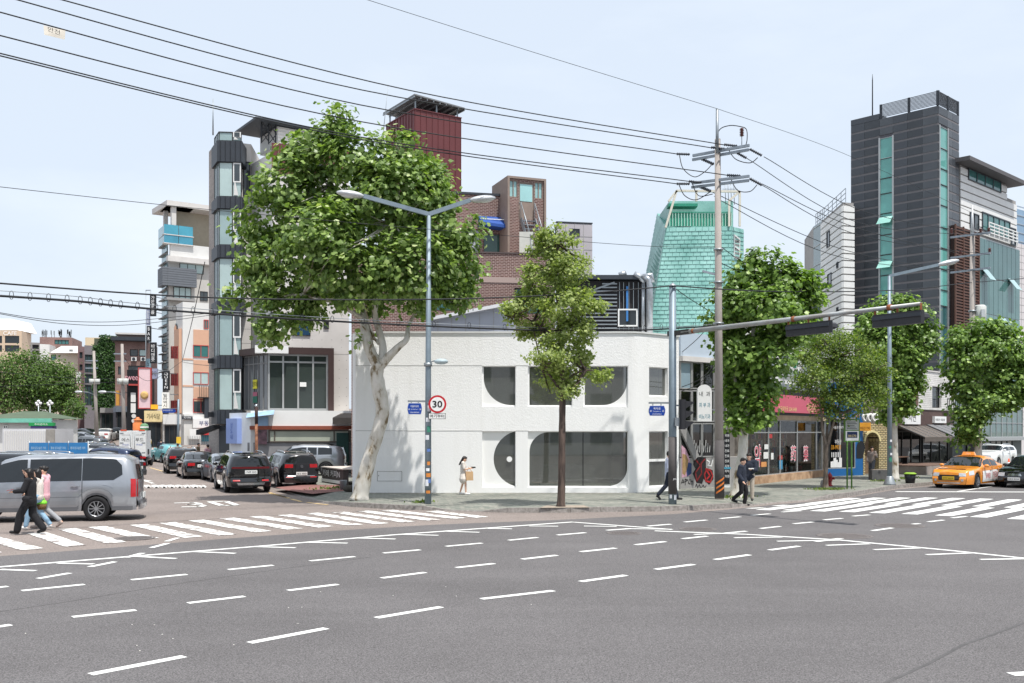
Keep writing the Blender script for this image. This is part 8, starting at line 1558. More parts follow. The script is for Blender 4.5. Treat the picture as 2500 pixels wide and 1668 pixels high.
# ---- cars on the side street ----
def park(px, py, ang, sp, pm, name, label, corner=None, detail=2, group='cars parked along the side street', z=None, d=None, cat='car', dx=0):
    g_ = G(px, py) if d is None else Vector((at(px, 0, d).x, d, gz(at(px, 0, d).x, d) if z is None else z)); h = Vector((-math.sin(math.radians(ang)), math.cos(math.radians(ang)), 0)); l = Vector((-h.y, h.x, 0)); L_ = sp['top'][0][0]
    c_ = g_+h*L_ if corner == 'rear' else g_
    return car(name, label, sp, pm, (c_.x, c_.y, g_.z), hd(h.x, h.y), group, cat, detail)
s1 = suv(4.8, 1.9, 1.7, .38, .2, lampcap=[('headlight', .66, .82, .6, .96, 1, HEADL), ('tail_lamp', 1.02, 1.1, .0, .97, -1, mat('tail_strip', (96, 20, 26), .3, .1)), ('fog_lamp', .5, .56, .55, .9, -1, TAIL)], plates=[('174루 5345', .88, -1, .5, PLATE)], railm=CHROME); s1['caps'] = s1['caps']+[('skid_plate', .34, .44, .66, -1, CHROME, -.1)]
park(612, 1204, 24, s1, BLKP, 'black_suv', 'large black SUV seen from behind with a red tail strip, parked on the side street', 'rear')
s2 = suv(4.45, 1.81, 1.67, .35, .22, plates=[('46보 8083', .68, -1, .5, PLATE)]); s2['lampcap'] = [('headlight', .66, .82, .6, .96, 1, HEADL), ('tail_lamp', .94, 1.1, .5, .97, -1, TAIL), ('reflector', .5, .54, .5, .9, -1, TAIL)]; s2['caps'] = s2['caps']+[('chrome_strip', .56, .59, .8, -1, CHROME, 0)]
r2, c2_ = park(735, 1193, 27, s2, DKG, 'dark_suv', 'dark grey compact SUV parked on the red brick apron beside the large black SUV', 'rear'); p = c2_.cap(1.0, 0, -1, .03); Q('round_badge', CHROME, r2, 'lathe', [(.06, 0), (.06, .012)], p, 18, ax=(-1, 0, 0)); bd = Q('badge_inner', TRIM, r2, 'lathe', [(.05, .012), (.05, .016)], p, 18, ax=(-1, 0, 0))
mb = MB(); q = p+Vector((-.017, 0, 0))
for (y0, z0), (y1, z1) in zip(((-.036, .03), (-.015, -.035), (0, .005), (.015, -.035)), ((-.015, -.035), (0, .005), (.015, -.035), (.036, .03))): mb.bar(q+Vector((0, y0, z0)), q+Vector((0, y1, z1)), .01, .006)
mb.build('badge_strokes', CHROME, r2, local=True)
park(735, 1153, 96, suv(4.75, 1.89, 1.72, .37, .35, railm=TRIM), SILV, 'silver_suv', 'silver SUV parked side-on behind the dark grey SUV', d=55, z=.15)
park(548, 1176, 26, sedan(4.7), SILV, 'silver_sedan', 'silver sedan mostly hidden in front of the large black SUV', d=52, z=0)
park(494, 1170, 24, sedan(4.85, 1.86, 1.47, plates=[('18나 4527', .72, -1, .52, PLATE)]), BLKP, 'black_sedan', 'black sedan with bright red tail lamps parked ahead of the silver sedan', 'rear')
park(448, 1157, 22, suv(4.7, 1.93, 1.62, .37, .5), BLKP, 'black_crossover', 'black sloping-backed crossover parked ahead of the black sedan', 'rear')
park(428, 1108, 40, suv(3.6, 1.65, 1.55, .31, .2), TURQ, 'turquoise_hatchback', 'small turquoise hatchback beyond the black crossover', 'rear', d=80, z=0)
for k, (px, d, ang, spx, pm, lab) in enumerate((
    (-10, 37.5, 86, suv(4.9, 1.95, 1.78, .37), DKG, 'dark car roof showing just above the silver van at the left edge'), (60, 41.5, 86, suv(4.8, 1.9, 1.72), SILV, 'silver car roof behind the silver van, second row'), (20, 44, 88, sedan(), WHTP, 'white car roof behind the silver van, third row'),
    (240, 54, 80, sedan(4.7, 1.84, 1.5), GRYP, 'grey-blue sedan with red tail lamp right of the blue banner'), (250, 60, 78, suv(4.4, 1.8, 1.62, .35), BLUP, 'dark blue SUV behind the grey-blue sedan'), (170, 62, 82, sedan(), WHTP, 'white sedan left of the dark blue SUV in the parking rows'), (205, 68, 80, sedan(), SILV, 'silver sedan in the fourth parking row'), (160, 73, 82, suv(4.5, 1.85, 1.6), WHTP, 'white SUV in the fifth parking row'),
    (195, 78, 82, sedan(), mat('red_roof_paint', (170, 40, 44), .3, .05, coat=.6), 'red-topped car glimpsed between the white parked cars'), (165, 84, 82, sedan(), SILV, 'silver sedan in the sixth parking row'), (200, 90, 82, suv(4.5, 1.85, 1.6), GRYP, 'grey SUV in the seventh parking row'), (165, 97, 82, sedan(), WHTP, 'white sedan in the eighth parking row'), (170, 110, 82, sedan(), SILV, 'silver sedan in the farthest parking row'),
    (110, 65, 82, sedan(), SILV, 'silver sedan behind the white container end'), (225, 64, 80, sedan(), WHTP, 'white sedan between the dark blue SUV and the silver rows'), (222, 73, 80, suv(4.5, 1.85, 1.6), DKG, 'charcoal SUV right of the silver sedan in the fifth row'), (228, 86, 80, sedan(), SILV, 'silver sedan nearest the lane in the sixth row'), (140, 91, 82, sedan(), WHTP, 'white sedan by the park trees in the seventh row'), (195, 104, 82, sedan(), SILV, 'silver sedan below the shrub tree in the ninth row'),
    (255, 82, 12, suv(4.6, 1.9, 1.66), BLKP, 'black SUV driving up the street between the parked rows'), (282, 80, 12, sedan(), DKG, 'dark sedan driving up the street left of the white truck'), (258, 112, 10, sedan(), WHTP, 'white sedan far up the street below the ivy wall'), (205, 112, 60, sedan(), DKG, 'dark car parked by the shrub far up the street'), (290, 115, 80, sedan(), BLKP, 'black sedan across the street below the utility pole'))):
    park(px, 0, ang, spx, pm, 'parked_car', lab, d=d, group='cars parked and driving beyond the van')
# ---- white box truck ----
d = 72; h = Vector((-math.sin(math.radians(15)), math.cos(math.radians(15)), 0)); l = Vector((-h.y, h.x, 0)); b = at(324, 0, d); b.z = 0; t = thing('box_truck', 'white refrigerated box truck seen from behind with two lettered doors', 'truck', (b.x, b.y, 0), hd(h.x, h.y)); TB = mat('truck_box', (206, 208, 208), .5, .08, 1.5)
Q('box', TB, t, 'box', 0, 3.6, -.92, .92, .72, 2.62); mb = MB(); mb.box(3.75, 5.2, -.85, .85, .5, 2.0); mb.build('cab', WHTP, t, local=True, bevel=.12); Q('chassis', TRIM, t, 'box', .1, 5.0, -.4, .4, .45, .72)
for sd in (1, -1):
    dd = Q('rear_door', mat('truck_door', (218, 220, 220), .5, .06), t, 'box', -.04, -.002, .02*sd if sd > 0 else -.88, .88 if sd > 0 else -.02, .78, 2.56); Q('lock_bar', STEEL, dd, 'tube', [(-.07, sd*.14, .8), (-.07, sd*.14, 2.54)], .02, 6)
    for z in (1.0, 1.7, 2.4): Q('hinge', STEEL, dd, 'box', -.06, -.03, sd*.74-.12, sd*.74+.12, z, z+.06)
    lettering('에스' if sd > 0 else '푸드', (-.045, sd*.47, 1.95), (0, -1, 0), UP, .26, BLACKT, dd, w=.55, local=True); lettering('신선한 식자재' if sd > 0 else '식자재 전문점', (-.045, sd*.47, 2.3), (0, -1, 0), UP, .08, mat('grey_print', (120, 120, 120)), dd, w=.55, local=True); lettering('Fresh', (-.045, sd*.47, 1.6), (0, -1, 0), UP, .12, mat('blue_print', (60, 90, 170)), dd, w=.4, local=True)
    Q('tail_lamp', TAIL, t, 'box', -.06, .0, sd*.7-.2, sd*.7+.2, .6, .72); Q('marker_lamp', mat('cone_orange', (226, 84, 44)), t, 'box', -.05, .0, sd*.62-.2, sd*.62+.2, 2.6, 2.68)
    for xw in (1.0, 4.4):
        w = Q('wheel', TYRE, t, 'lathe', [(.2, -.12), (.36, -.12), (.38, -.08), (.38, .08), (.36, .12), (.2, .12)], (xw, sd*.76, .38), 20, ax=(0, sd, 0)); Q('rim', STEEL, w, 'lathe', [(.2, .05), (.2, .11), (.05, .13)], (xw, sd*.76, .38), 14, ax=(0, sd, 0))
    Q('mirror', TRIM, t, 'box', 4.6, 4.75, sd*.95-.08, sd*.95+.08, 1.4, 1.75)
pl = Q('number_plate', PLATE, t, 'box', -.03, .02, -.25, .25, .58, .7); Q('bumper_bar', TRIM, t, 'box', -.02, .1, -.85, .85, .36, .46)
c = t.matrix_basis @ Vector((.8, -.25, 2.62)) if False else Vector((b.x, b.y, 0))+h*.9+l*-.25+UP*2.62
tk = thing('orange_tank', 'orange bottle-shaped tank standing on the truck roof', 'tank', tuple(c)); N('vessel', mat('tank_orange', (226, 132, 74), .5, .1), tk, 'lathe', [(.32, 0), (.34, .1), (.34, .5), (.22, .72), (.3, .74), (.3, .8), (.1, .9), (.12, .98)], c, 18)
c = Vector((b.x, b.y, 0))+h*.7+l*-.72+UP*2.62; tk = thing('green_keg', 'green striped keg beside the orange tank on the truck roof', 'keg', tuple(c)); N('keg', mat('keg_green', (100, 140, 104), .6, .2, 4), tk, 'lathe', [(.24, 0), (.3, .12), (.3, .34), (.24, .46), (.1, .52)], c, 16); N('stripe', WHITET, tk, 'lathe', [(.302, .2), (.302, .28)], c, 16)
# ---- right side: taxi, black sedan, white car ----
dirR = Vector((-.7, -.72, 0)).normalized()
def drive(px, py, sp, pm, name, label, hv=dirR, z=0, cat='car', d=None, group=None):
    g_ = G(px, py) if d is None else Vector((at(px, 0, d).x, d, z)); c_ = g_-hv*sp['top'][0][0]; return car(name, label, sp, pm, (c_.x, c_.y, z), hd(hv.x, hv.y), group, cat)
sn = sedan(4.85, 1.86, 1.475, .335, plates=[('34아 6616', .48, 1, .52, mat('plate_yellow', (226, 190, 60)))], caps=[('grille', .38, .62, .6, 1, TRIM, -.12), ('bumper_trim', .24, .29, .7, 1, CHROME, 0)]); sn['lampcap'] = [('headlight', .56, .71, .6, .99, 1, HEADL), ('fog_lamp', .34, .44, .72, .86, 1, CHROME), ('tail_lamp', .72, .88, .5, .96, -1, TAIL)]; sn['lampside'] = [('headlight', 2.3, 1.95, 2.2, 3.0, HEADL)]
tx, tc_ = drive(2318, 1193, sn, ORGP, 'orange_taxi', 'orange taxi with white lettered doors waiting at the stop line')
# white door film with red print, roof lamp
for sd in (1, -1):
    for (x0, x1) in ((.95, -.28), (-.32, -1.12)): mb = MB(); tc_.patch(mb, x0, x1, .45, 2.5, sd, .012, 8, 5); fm_ = mb.build('door_film', SIGNW, tx, local=True)
    p = tc_.S(.3, 1.6, sd, .018); lettering('꽃배달', p, (-sd, 0, 0), UP, .26, RREN, tx, w=.6, local=True); p = tc_.S(-.65, 1.6, sd, .018); lettering('인터뷰', p, (-sd, 0, 0), UP, .36, RREN, tx, w=.6, local=True)
mb = MB(); mb.hexa([(-.05, -.3, 1.46), (.15, -.3, 1.46), (.15, .3, 1.46), (-.05, .3, 1.46), (0, -.24, 1.62), (.1, -.24, 1.62), (.1, .24, 1.62), (0, .24, 1.62)]); rl = mb.build('roof_lamp', ORGP, tx, local=True); lettering('TAXI', (.135, 0, 1.54), (0, 1, 0), UP, .07, WHITET, rl, local=True, out=.02)
sb = sedan(4.75, 1.83, 1.47, .32, plates=[('54나 2154', .42, 1, .52, PLATE)]); sb['lampcap'] = [('headlight', .54, .7, .6, .99, 1, HEADL), ('tail_lamp', .72, .88, .5, .96, -1, TAIL)]; sb['caps'] = [('grille', .56, .66, .42, 1, CHROME, .15), ('air_intake', .26, .36, .6, 1, TRIM, 0)]
drive(2478, 1192, sb, BLKP, 'black_sedan', 'black sedan with white number plate right of the orange taxi')
drive(2392, 0, suv(4.4, 1.81, 1.55, .34, .3), WHTP, 'white_crossover', 'white crossover parked behind the orange taxi near the utility pole', Vector((-.72, -.69, 0)), .15, d=66)
# the added buildings behind the camera give this paint and glass dark reflections
# delivery motorbike by the truck
b = at(362, 0, 74); b.z = 0; t = thing('motorbike', 'dark delivery motorbike right of the white truck', 'motorbike', tuple(b))
for dy in (-.6, .6): N('wheel', TYRE, t, 'lathe', [(.12, -.05), (.28, -.05), (.28, .05), (.12, .05)], b+Vector((0, dy, .28)), 16, ax=(1, 0, 0))
N('body', BLKP, t, 'ell', b+Vector((0, 0, .6)), (.18, .6, .22), 12, 7); N('top_box', TRIM, t, 'box', b.x-.22, b.x+.22, b.y-.85, b.y-.4, .85, 1.25); N('handlebar', STEEL, t, 'tube', [b+Vector((-.35, .5, 1.05)), b+Vector((0, .55, 1.0)), b+Vector((.35, .5, 1.05))], .02, 6); N('tail_lamp', TAIL, t, 'box', b.x-.1, b.x+.1, b.y-.9, b.y-.86, .6, .72)
# ======================= PEOPLE =======================
SKIN = mat('skin', (214, 172, 148), .55, .06, 6); HAIR = mat('black_hair', (26, 22, 22), .5, .2, 20); MASK = mat('face_mask', (232, 234, 236), .7, .03)
def capsules(mb, segs, n=10):
    """overlapping tapered limbs: (p0, p1, r0, r1[, flat])"""
    for (a, b, r0, r1, *fl) in segs:
        a, b = Vector(a), Vector(b); ax = (b-a); L_ = ax.length
        if L_ < 1e-4: continue
        ax.normalize(); u = ax.cross(Vector((1, 0, 0))); u = (u if u.length > .1 else ax.cross(Vector((0, 1, 0)))).normalized(); w = ax.cross(u); base = len(mb.v); rings = []
        for k in range(4): th = math.pi/2*(1-k/4); rings.append((-r0*math.sin(th), r0*math.cos(th)))
        rings += [(0, r0), (L_, r1)]
        for k in range(1, 5): th = math.pi/2*k/4; rings.append((L_+r1*math.sin(th), max(r1*math.cos(th), 1e-3)))
        f = fl[0] if fl else None
        for (h, r) in rings:
            for j in range(n):
                an = 2*math.pi*j/n; p = a+ax*h+(u*math.cos(an)+w*math.sin(an))*max(r, 1e-3)
                if f: c_ = a+ax*h; dlt = p-c_; p = c_+Vector(((dlt.x*f[0]), dlt.y*f[1], dlt.z))
                mb.v.append(tuple(p))
        for k in range(len(rings)-1):
            for j in range(n): mb.f.append((base+k*n+j, base+k*n+(j+1) % n, base+(k+1)*n+(j+1) % n, base+(k+1)*n+j))
        mb.f.append(tuple(base+j for j in range(n))[::-1]); e = base+(len(rings)-1)*n; mb.f.append(tuple(e+j for j in range(n)))
def organic(name, segs, m, root, vox=.013, smooth=4, extra=None):
    mb = MB(); capsules(mb, segs)
    for e in (extra or []): mb.ell(*e)
    o = mb.build(name, m, root, local=True)
    r = o.modifiers.new('remesh', 'REMESH'); r.mode = 'VOXEL'; r.voxel_size = vox; r.use_smooth_shade = True
    s = o.modifiers.new('smooth', 'SMOOTH'); s.factor = .5; s.iterations = smooth; return o
def person(label, loc, rz, H, pose, cloth, hair='short', mask=False, female=False, vox=.013):
    """body is one continuous remeshed surface; local frame: facing +x, left +y. pose holds joint targets in fractions of H"""
    root = thing('person', label, 'person', loc, rz if rz else 1e-4); k = H/1.7
    V = lambda x, y, z: Vector((x*k, y*k, z*k)); P = dict(hip=V(0, 0, .9), chest=V(.0, 0, 1.25), neck=V(.0, 0, 1.42), head=V(.03, 0, 1.57))
    sw, hw = (.17, .09) if female else (.2, .095)
    for sd, nm in ((1, 'l'), (-1, 'r')):
        P['sh'+nm] = V(0, sd*sw, 1.38); P['hp'+nm] = V(0, sd*hw, .9); P['kn'+nm] = V(.02, sd*(hw+.01), .49); P['an'+nm] = V(0, sd*(hw+.01), .09); P['el'+nm] = V(-.03, sd*(sw+.06), 1.1); P['wr'+nm] = V(.05, sd*(sw+.06), .86); P['toe'+nm] = V(.16, sd*(hw+.02), .03)
    for q, v in pose.items(): P[q] = V(*v)
    nk, hd_ = P['neck'], P['head']; sc = k; body = []
    body += [(P['hip'], P['chest'], .13*sc, .145*sc, (.78, 1.15)), (P['chest'], P['neck']-Vector((0, 0, .05*sc)), .14*sc, .09*sc, (.8, 1.2)), (P['neck']-Vector((0, 0, .06*sc)), hd_, .052*sc, .05*sc)]
    hands = []
    for nm in 'lr':
        sd = 1 if nm == 'l' else -1
        body += [(P['chest']+Vector((0, sd*.06*sc, .1*sc)), P['sh'+nm], .07*sc, .06*sc), (P['sh'+nm], P['el'+nm], .05*sc, .04*sc), (P['el'+nm], P['wr'+nm], .04*sc, .028*sc)]
        body += [(P['hp'+nm]+Vector((0, 0, .04*sc)), P['kn'+nm], .085*sc, .055*sc), (P['kn'+nm], P['an'+nm], .053*sc, .036*sc), (P['an'+nm]+Vector((-.03*sc, 0, -.03*sc)), P['toe'+nm], .036*sc, .03*sc)]
        d = (P['wr'+nm]-P['el'+nm]).normalized(); pt = P['wr'+nm]+d*.08*sc; body.append((P['wr'+nm], pt, .026*sc, .032*sc)); side = d.cross(Vector((0, 0, 1))); side = (side if side.length > .2 else Vector((1, 0, 0))).normalized(); curl = Vector((0, 0, -1)) if abs(d.z) < .7 else Vector((1, 0, 0))
        for i in range(4):
            b0 = pt+side*(i-1.5)*.019*sc; L_ = (.075, .085, .08, .062)[i]*sc; b1 = b0+d*L_*.55; b2 = b1+(d+curl*.9).normalized()*L_*.5; hands += [(b0, b1, .0095*sc, .009*sc), (b1, b2, .009*sc, .008*sc)]
        t0 = P['wr'+nm]+d*.03*sc+side*.028*sc; t1 = t0+(d+side*1.1).normalized()*.04*sc; hands += [(t0, t1, .011*sc, .01*sc), (t1, t1+(d+side*.1).normalized()*.035*sc, .01*sc, .008*sc)]
    look = pose.get('look', (1, 0, 0)); lk = Vector(look).normalized(); sdv = UP.cross(lk).normalized()
    R = Matrix((lk, sdv, lk.cross(sdv))).transposed()
    hx = [(hd_, (.098*sc, .077*sc, .118*sc), 14, 10, R), (hd_+R@Vector((.04*sc, 0, -.06*sc)), (.058*sc, .05*sc, .055*sc), 10, 7, R), (hd_+R@Vector((.1*sc, 0, -.02*sc)), (.018*sc, .014*sc, .024*sc), 8, 6, R)]+[(hd_+R@Vector((0, s_*.078*sc, -.01*sc)), (.02*sc, .012*sc, .03*sc), 8, 6, R) for s_ in (1, -1)]
    bo = organic('body', body+hands, SKIN, root, vox*.8, 3, hx)
    for s_ in (1, -1):
        Q('eye', BLACTE, bo, 'ell', hd_+R@Vector((.089*sc, s_*.033*sc, .008*sc)), (.008*sc, .015*sc, .009*sc), 8, 6, R)
    Q('mouth', LIPS, bo, 'ell', hd_+R@Vector((.088*sc, 0, -.062*sc)), (.01*sc, .024*sc, .008*sc), 8, 6, R)
    # hair
    hs = [(hd_+R@Vector((-.018*sc, 0, .03*sc)), (.1*sc, .087*sc, .105*sc), 14, 10, R), (hd_+R@Vector((.05*sc, 0, .085*sc)), (.055*sc, .075*sc, .04*sc), 12, 8, R)]; hseg = []
    if hair == 'long': hseg = [(hd_+R@Vector((-.06*sc, y*sc, .02*sc)), hd_+R@Vector((-.1*sc, y*1.1*sc, -.3*sc)), .06*sc, .035*sc) for y in (-.045, 0, .045)]
    if hair == 'bob': hseg = [(hd_+R@Vector((-.03*sc, y*sc, .02*sc)), hd_+R@Vector((-.03*sc, y*1.15*sc, -.13*sc)), .055*sc, .03*sc) for y in (-.06, .06)]+[(hd_+R@Vector((-.06*sc, 0, 0)), hd_+R@Vector((-.07*sc, 0, -.12*sc)), .07*sc, .05*sc)]
    if hair == 'bun': hs += [(hd_+R@Vector((-.1*sc, 0, .05*sc)), (.05*sc, .05*sc, .05*sc), 10, 7, R)]
    mb = MB(); organic('hair', hseg, HAIR, root, vox, 3, hs)
    if mask: Q('face_mask', MASK, root, 'ell', hd_+R@Vector((.055*sc, 0, -.052*sc)), (.062*sc, .066*sc, .052*sc), 12, 8, R)
    # clothing shells
    for (nm, m_, kind, *op) in cloth:
        pad = op[0] if op else .016; sg = []
        if kind in ('shirt', 'jacket', 'blouse', 'dress'):
            lowz = {'shirt': .86, 'jacket': .8, 'blouse': .82, 'dress': .62}[kind]; fl_ = (.82, 1.15); hem = P['hip'].copy(); hem.z = lowz*k
            sg += [(P['chest'], P['hip']+Vector((0, 0, .03*sc)), (.142+pad)*sc, (.135+pad)*sc, fl_), (P['hip']+Vector((0, 0, .06*sc)), hem+Vector((0, 0, .07*sc)), (.133+pad)*sc, (.15+pad+(.05 if kind == 'dress' else 0))*sc, fl_), (P['chest'], P['neck']-Vector((0, 0, .08*sc)), (.138+pad)*sc, (.085+pad)*sc, (.8, 1.2))]
            full = kind == 'jacket' or (len(op) > 1 and op[1] == 'long')
            for q in 'lr':
                sd = 1 if q == 'l' else -1; sg.append((P['chest']+Vector((0, sd*.06*sc, .1*sc)), P['sh'+q], (.07+pad)*sc, (.062+pad)*sc)); e = P['el'+q]; sg.append((P['sh'+q], P['sh'+q].lerp(e, 1 if full else .8), (.056+pad)*sc, (.05+pad)*sc))
                if full: sg.append((e, e.lerp(P['wr'+q], .93), (.045+pad)*sc, (.036+pad)*sc))
        elif kind in ('trousers', 'wide', 'skirtless'):
            w_ = .02 if kind == 'wide' else 0; sg.append((P['hip']+Vector((0, 0, .1*sc)), P['hip']-Vector((0, 0, .02*sc)), (.125+pad)*sc, (.13+pad)*sc, (.82, 1.12)))
            for q in 'lr': sg += [(P['hp'+q]+Vector((0, 0, .03*sc)), P['kn'+q], (.088+pad)*sc, (.06+pad+w_)*sc), (P['kn'+q], P['kn'+q].lerp(P['an'+q], op[1] if len(op) > 1 else .97), (.06+pad+w_)*sc, (.05+pad+w_)*sc)]
        elif kind == 'shoes':
            for q in 'lr': a_ = P['an'+q]; t_ = P['toe'+q]; sg += [(a_+Vector((0, 0, -.02*sc)), a_.lerp(t_, .3)+Vector((-.05*sc, 0, -.01*sc)), .05*sc, .048*sc), (a_+Vector((-.02*sc, 0, -.045*sc)), t_+Vector((0, 0, .01*sc)), .046*sc, .04*sc)]
        if kind == 'shoes':
            for i in (0, 2): organic('shoe', sg[i:i+2], m_, root, vox, 4)
        else: organic(nm, sg, m_, root, vox, 5)
    return root, P, k
BLACTE = mat('eye_dark', (30, 24, 22), .3, 0); LIPS = mat('lips', (170, 100, 94), .5, 0)
BLKC = mat('black_cloth', (26, 26, 30), .85, .15, 12, .2, 60); NAVY = mat('navy_cloth', (34, 40, 54), .85, .15, 12, .2, 60); PNK = mat('pink_cloth', (226, 176, 186), .85, .08, 8, .2, 50); GRYC = mat('grey_cloth', (150, 152, 156), .85, .1, 10); JEAN = mat('light_denim', (140, 172, 196), .85, .12, 14); CREAM = mat('cream_cloth', (218, 210, 202), .85, .08, 10, .2, 50); KHAK = mat('khaki_cloth', (176, 166, 152), .85, .1, 10); WSH = mat('white_shoe', (228, 228, 226), .6, .05); BSH = mat('black_shoe', (28, 28, 30), .6, .1); STRP = mat('striped_shirt', (188, 194, 216), .85, .1, 10); BRNC = mat('taupe_cloth', (164, 150, 142), .85, .1, 10)
walk = dict(knl=(.22, .1, .5), anl=(.3, .1, .1), toel=(.46, .11, .05), knr=(.0, -.1, .5), anr=(-.28, -.1, .14), toer=(-.14, -.11, .03))
FACE_L = math.pi
# woman in black with a raised hand, walking left
g_ = G(75, 1305); pz = dict(walk); pz.update(elr=(.12, -.26, 1.18), wrr=(.2, -.14, 1.5), ell=(.08, .26, 1.12), wrl=(.32, .2, 1.1), look=(1, .15, -.1), head=(.05, 0, 1.56))
w1, P1, k1 = person('woman in a black suit shading her face, crossing left with a phone', (g_.x, g_.y, .012), FACE_L, 1.66, pz, [('trousers', BLKC, 'wide', .02), ('jacket', BLKC, 'jacket', .022), ('shoes', BSH, 'shoes')], 'bob', False, True, .012)
def held(name, label, cat, root, parts):
    M_ = Matrix.Translation(root.location) @ Matrix.Rotation(root.rotation_euler.z, 4, 'Z'); t = thing(name, label, cat, tuple(M_ @ parts[0][2])); 
    for nm, fn, c, m_ in parts: mb = MB(); fn(mb, M_ @ c); mb.build(nm, m_, t)
    return t
hp = P1['wrl']+Vector((.1, 0, .03))*k1; held('phone', 'phone held by the woman in the black suit', 'phone', w1, [('phone', lambda mb, c: mb.hexa([c+Vector(v) for v in ((-.08, -.035, -.01), (.07, -.035, .02), (.07, .035, .02), (-.08, .035, -.01), (-.08, -.035, .0), (.07, -.035, .03), (.07, .035, .03), (-.08, .035, .0))]), hp, mat('phone_red', (170, 60, 60)))])
bp = Vector((-.02, .3, .92))*k1; held('handbag', 'small black handbag of the woman in the black suit', 'bag', w1, [('bag', lambda mb, c: mb.ell(c, (.1, .05, .08), 12, 8), bp, BLKC), ('strap', lambda mb, c: mb.tube([c+Vector((-.08, 0, .08)), c+Vector((0, .05, .35)), c+Vector((.02, .12, .48))], .008, 5), bp, BLKC)])
# woman in pink behind her
g_ = G(108, 1290); pz = dict(knl=(.1, .1, .5), anl=(.16, .1, .09), toel=(.31, .11, .03), knr=(-.02, -.1, .5), anr=(-.4, -.1, .18), toer=(-.3, -.11, .03), ell=(-.04, .27, 1.12), wrl=(-.02, .3, .87), elr=(.05, -.25, 1.12), wrr=(.26, -.18, 1.1), look=(1, .3, -.1))
w2, P2, k2 = person('woman in a pink blouse and grey trousers with a face mask, crossing left', (g_.x, g_.y, .012), FACE_L, 1.66, pz, [('trousers', GRYC, 'trousers', .014, .9), ('blouse', PNK, 'blouse', .03, 'long'), ('shoes', BRNC, 'shoes')], 'bun', True, True, .012)
bp = P2['wrl']+Vector((-.06, .02, -.2))*k2; held('green_bag', 'bright green and woven bag carried by the woman in pink', 'bag', w2, [('basket', lambda mb, c: mb.lathe([(.1, -.14), (.13, 0)], c, 14), bp, mat('woven_brown', (110, 84, 54), .9, .5, 40)), ('green_top', lambda mb, c: mb.ell(c+Vector((0, 0, .04)), (.14, .12, .08), 12, 8), bp, mat('neon_green', (130, 216, 60), .6, .1)), ('handle', lambda mb, c: mb.tube([c+Vector((-.1, 0, .06)), c+Vector((-.05, 0, .2)), c+Vector((.04, 0, .2)), c+Vector((.1, 0, .06))], .01, 5), bp, mat('neon_green', (130, 216, 60)))])
# third walker between them in light jeans, mostly hidden
g_ = G(73, 1297); pz = dict(walk); pz.update(elr=(.05, -.22, 1.1), wrr=(.2, -.2, 1.0), ell=(.06, .22, 1.1), wrl=(.24, .18, 1.02)); g_.y += .35
person('walker in pale jeans and white shoes hidden behind the woman in black', (g_.x+.05, g_.y, .012), FACE_L, 1.6, pz, [('trousers', JEAN, 'trousers', .016), ('blouse', CREAM, 'shirt', .02, 'long'), ('shoes', WSH, 'shoes')], 'bob', False, True, .014)
# girl in white dress looking at a phone
g_ = G(1131, 1208, .15); pz = dict(ell=(.06, .2, 1.1), wrl=(.3, .1, 1.14), elr=(.05, -.2, 1.1), wrr=(.28, -.1, 1.14), knr=(.1, -.08, .5), anr=(.12, -.09, .09), toer=(.28, -.1, .03), knl=(-.02, .08, .5), anl=(-.14, .09, .1), toel=(.02, .1, .03), look=(1, 0, -.45), head=(.05, 0, 1.55))
w3, P3, k3 = person('girl in a white dress with long hair looking at her phone by the white wall', (g_.x, g_.y, .15), 0, 1.5, pz, [('dress', CREAM, 'dress', .024), ('shoes', WSH, 'shoes')], 'long', False, True)
hp = Vector((.42, 0, 1.16))*k3; held('phone', 'dark phone held by the girl in the white dress', 'phone', w3, [('phone', lambda mb, c: mb.hexa([c+Vector(v) for v in ((-.08, -.04, 0), (.1, -.04, .0), (.1, .04, .0), (-.08, .04, .0), (-.08, -.04, .05), (.1, -.04, .05), (.1, .04, .05), (-.08, .04, .05))]), hp, BSH)])
bp = Vector((.26, -.16, .9))*k3; held('tote_bag', 'tan tote bag on the arm of the girl in white', 'bag', w3, [('bag', lambda mb, c: mb.hexa([c+Vector(v) for v in ((-.1, -.05, -.24), (.16, -.05, -.24), (.16, .05, -.24), (-.1, .05, -.24), (-.13, -.04, .1), (.15, -.04, .1), (.15, .04, .1), (-.13, .04, .1))]), bp, mat('tan_leather', (206, 170, 130), .7, .12, 6)), ('strap', lambda mb, c: mb.tube([c+Vector((-.08, 0, .1)), c+Vector((-.02, .02, .28)), c+Vector((.1, 0, .1))], .012, 5), bp, mat('tan_leather', (206, 170, 130)))])
# man half hidden by the signal pole
g_ = G(1628, 1222, .15); pz = dict(knl=(.2, .1, .52), anl=(.3, .1, .1), toel=(.46, .11, .03), knr=(-.1, -.1, .52), anr=(-.38, -.1, .2), toer=(-.32, -.11, .04))
person('man in a pale striped shirt half hidden by the signal pole', (g_.x+.1, g_.y+.2, .15), 0, 1.74, pz, [('trousers', NAVY, 'trousers', .018), ('shirt', STRP, 'jacket', .026), ('shoes', BSH, 'shoes')], 'short')
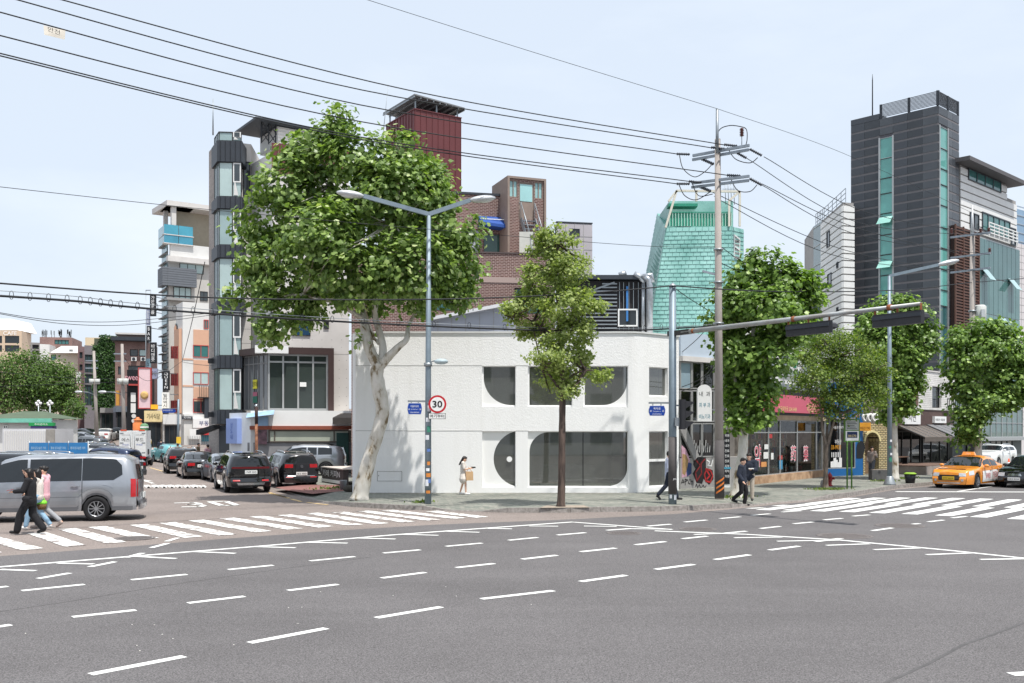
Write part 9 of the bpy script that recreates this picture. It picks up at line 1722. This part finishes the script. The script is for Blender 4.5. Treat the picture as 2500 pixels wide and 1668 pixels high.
# two men at the kerb
g_ = G(1812, 1236); pz = dict(knl=(.12, .1, .5), anl=(.05, .1, .09), toel=(.2, .12, .03), knr=(.0, -.1, .5), anr=(-.3, -.1, .24), toer=(-.16, -.12, .14), elr=(-.05, -.27, 1.1), wrr=(.1, -.3, .9), look=(1, -.2, -.2))
person('man in dark navy shirt and trousers stepping off the kerb', (g_.x, g_.y, .012), -.5, 1.66, pz, [('trousers', BLKC, 'trousers', .02, .93), ('shirt', NAVY, 'jacket', .035), ('shoes', BSH, 'shoes')], 'short')
g_ = G(1829, 1223, .12); pz = dict(ell=(.06, .24, 1.1), wrl=(.24, .12, 1.12), look=(.8, -.4, -.35))
w5_, P5, k5 = person('man in khaki trousers reading his phone beside the plane trunk', (g_.x, g_.y, .12), -1.9, 1.7, pz, [('trousers', KHAK, 'trousers', .018), ('undershirt', WSH, 'shirt', .016), ('shirt', NAVY, 'jacket', .03), ('shoes', BSH, 'shoes')], 'short')
hp = P5['wrl']+Vector((.1, -.02, .02))*k5; held('phone', 'white phone held by the man in khaki trousers', 'phone', w5_, [('phone', lambda mb, c: mb.hexa([c+Vector(v) for v in ((-.09, -.04, 0), (.09, -.04, .0), (.09, .04, .0), (-.09, .04, .0), (-.09, -.04, .03), (.09, -.04, .03), (.09, .04, .03), (-.09, .04, .03))]), hp, WSH)])
# woman at the arch
g_ = G(2129, 1165, .15); pz = dict(walk); pz.update(look=(1, .5, 0), ell=(.0, .25, 1.12), wrl=(.15, .22, 1.2))
person('woman in a taupe blouse and grey trousers leaving the brick arch', (g_.x, g_.y, .15), -2.2, 1.62, pz, [('trousers', mat('slate_cloth', (96, 98, 104), .85, .1), 'wide', .016), ('blouse', BRNC, 'blouse', .024, 'long'), ('shoes', WSH, 'shoes')], 'long', False, True, .015)
# walkers beyond the parked cars
for (px, d, rz, m_, m2, lab) in ((434, 70, 1.9, WSH, KHAK, 'man in a white shirt standing beside the black crossover'), (508, 64, 2.6, PNK, GRYC, 'person in a pale pink top near the dark entrance wall'), (484, 72, 0, mat('olive_cloth', (120, 104, 84)), BLKC, 'person in a brown jacket beyond the black sedan'), (393, 84, 2.0, NAVY, BLKC, 'person in a dark jacket behind the turquoise hatchback')):
    p = at(px, 0, d); person(lab, (p.x, p.y, gz(p.x, d)), rz, 1.72, {}, [('trousers', m2, 'trousers', .018), ('shirt', m_, 'jacket', .024), ('shoes', BSH, 'shoes')], 'short', vox=.022)
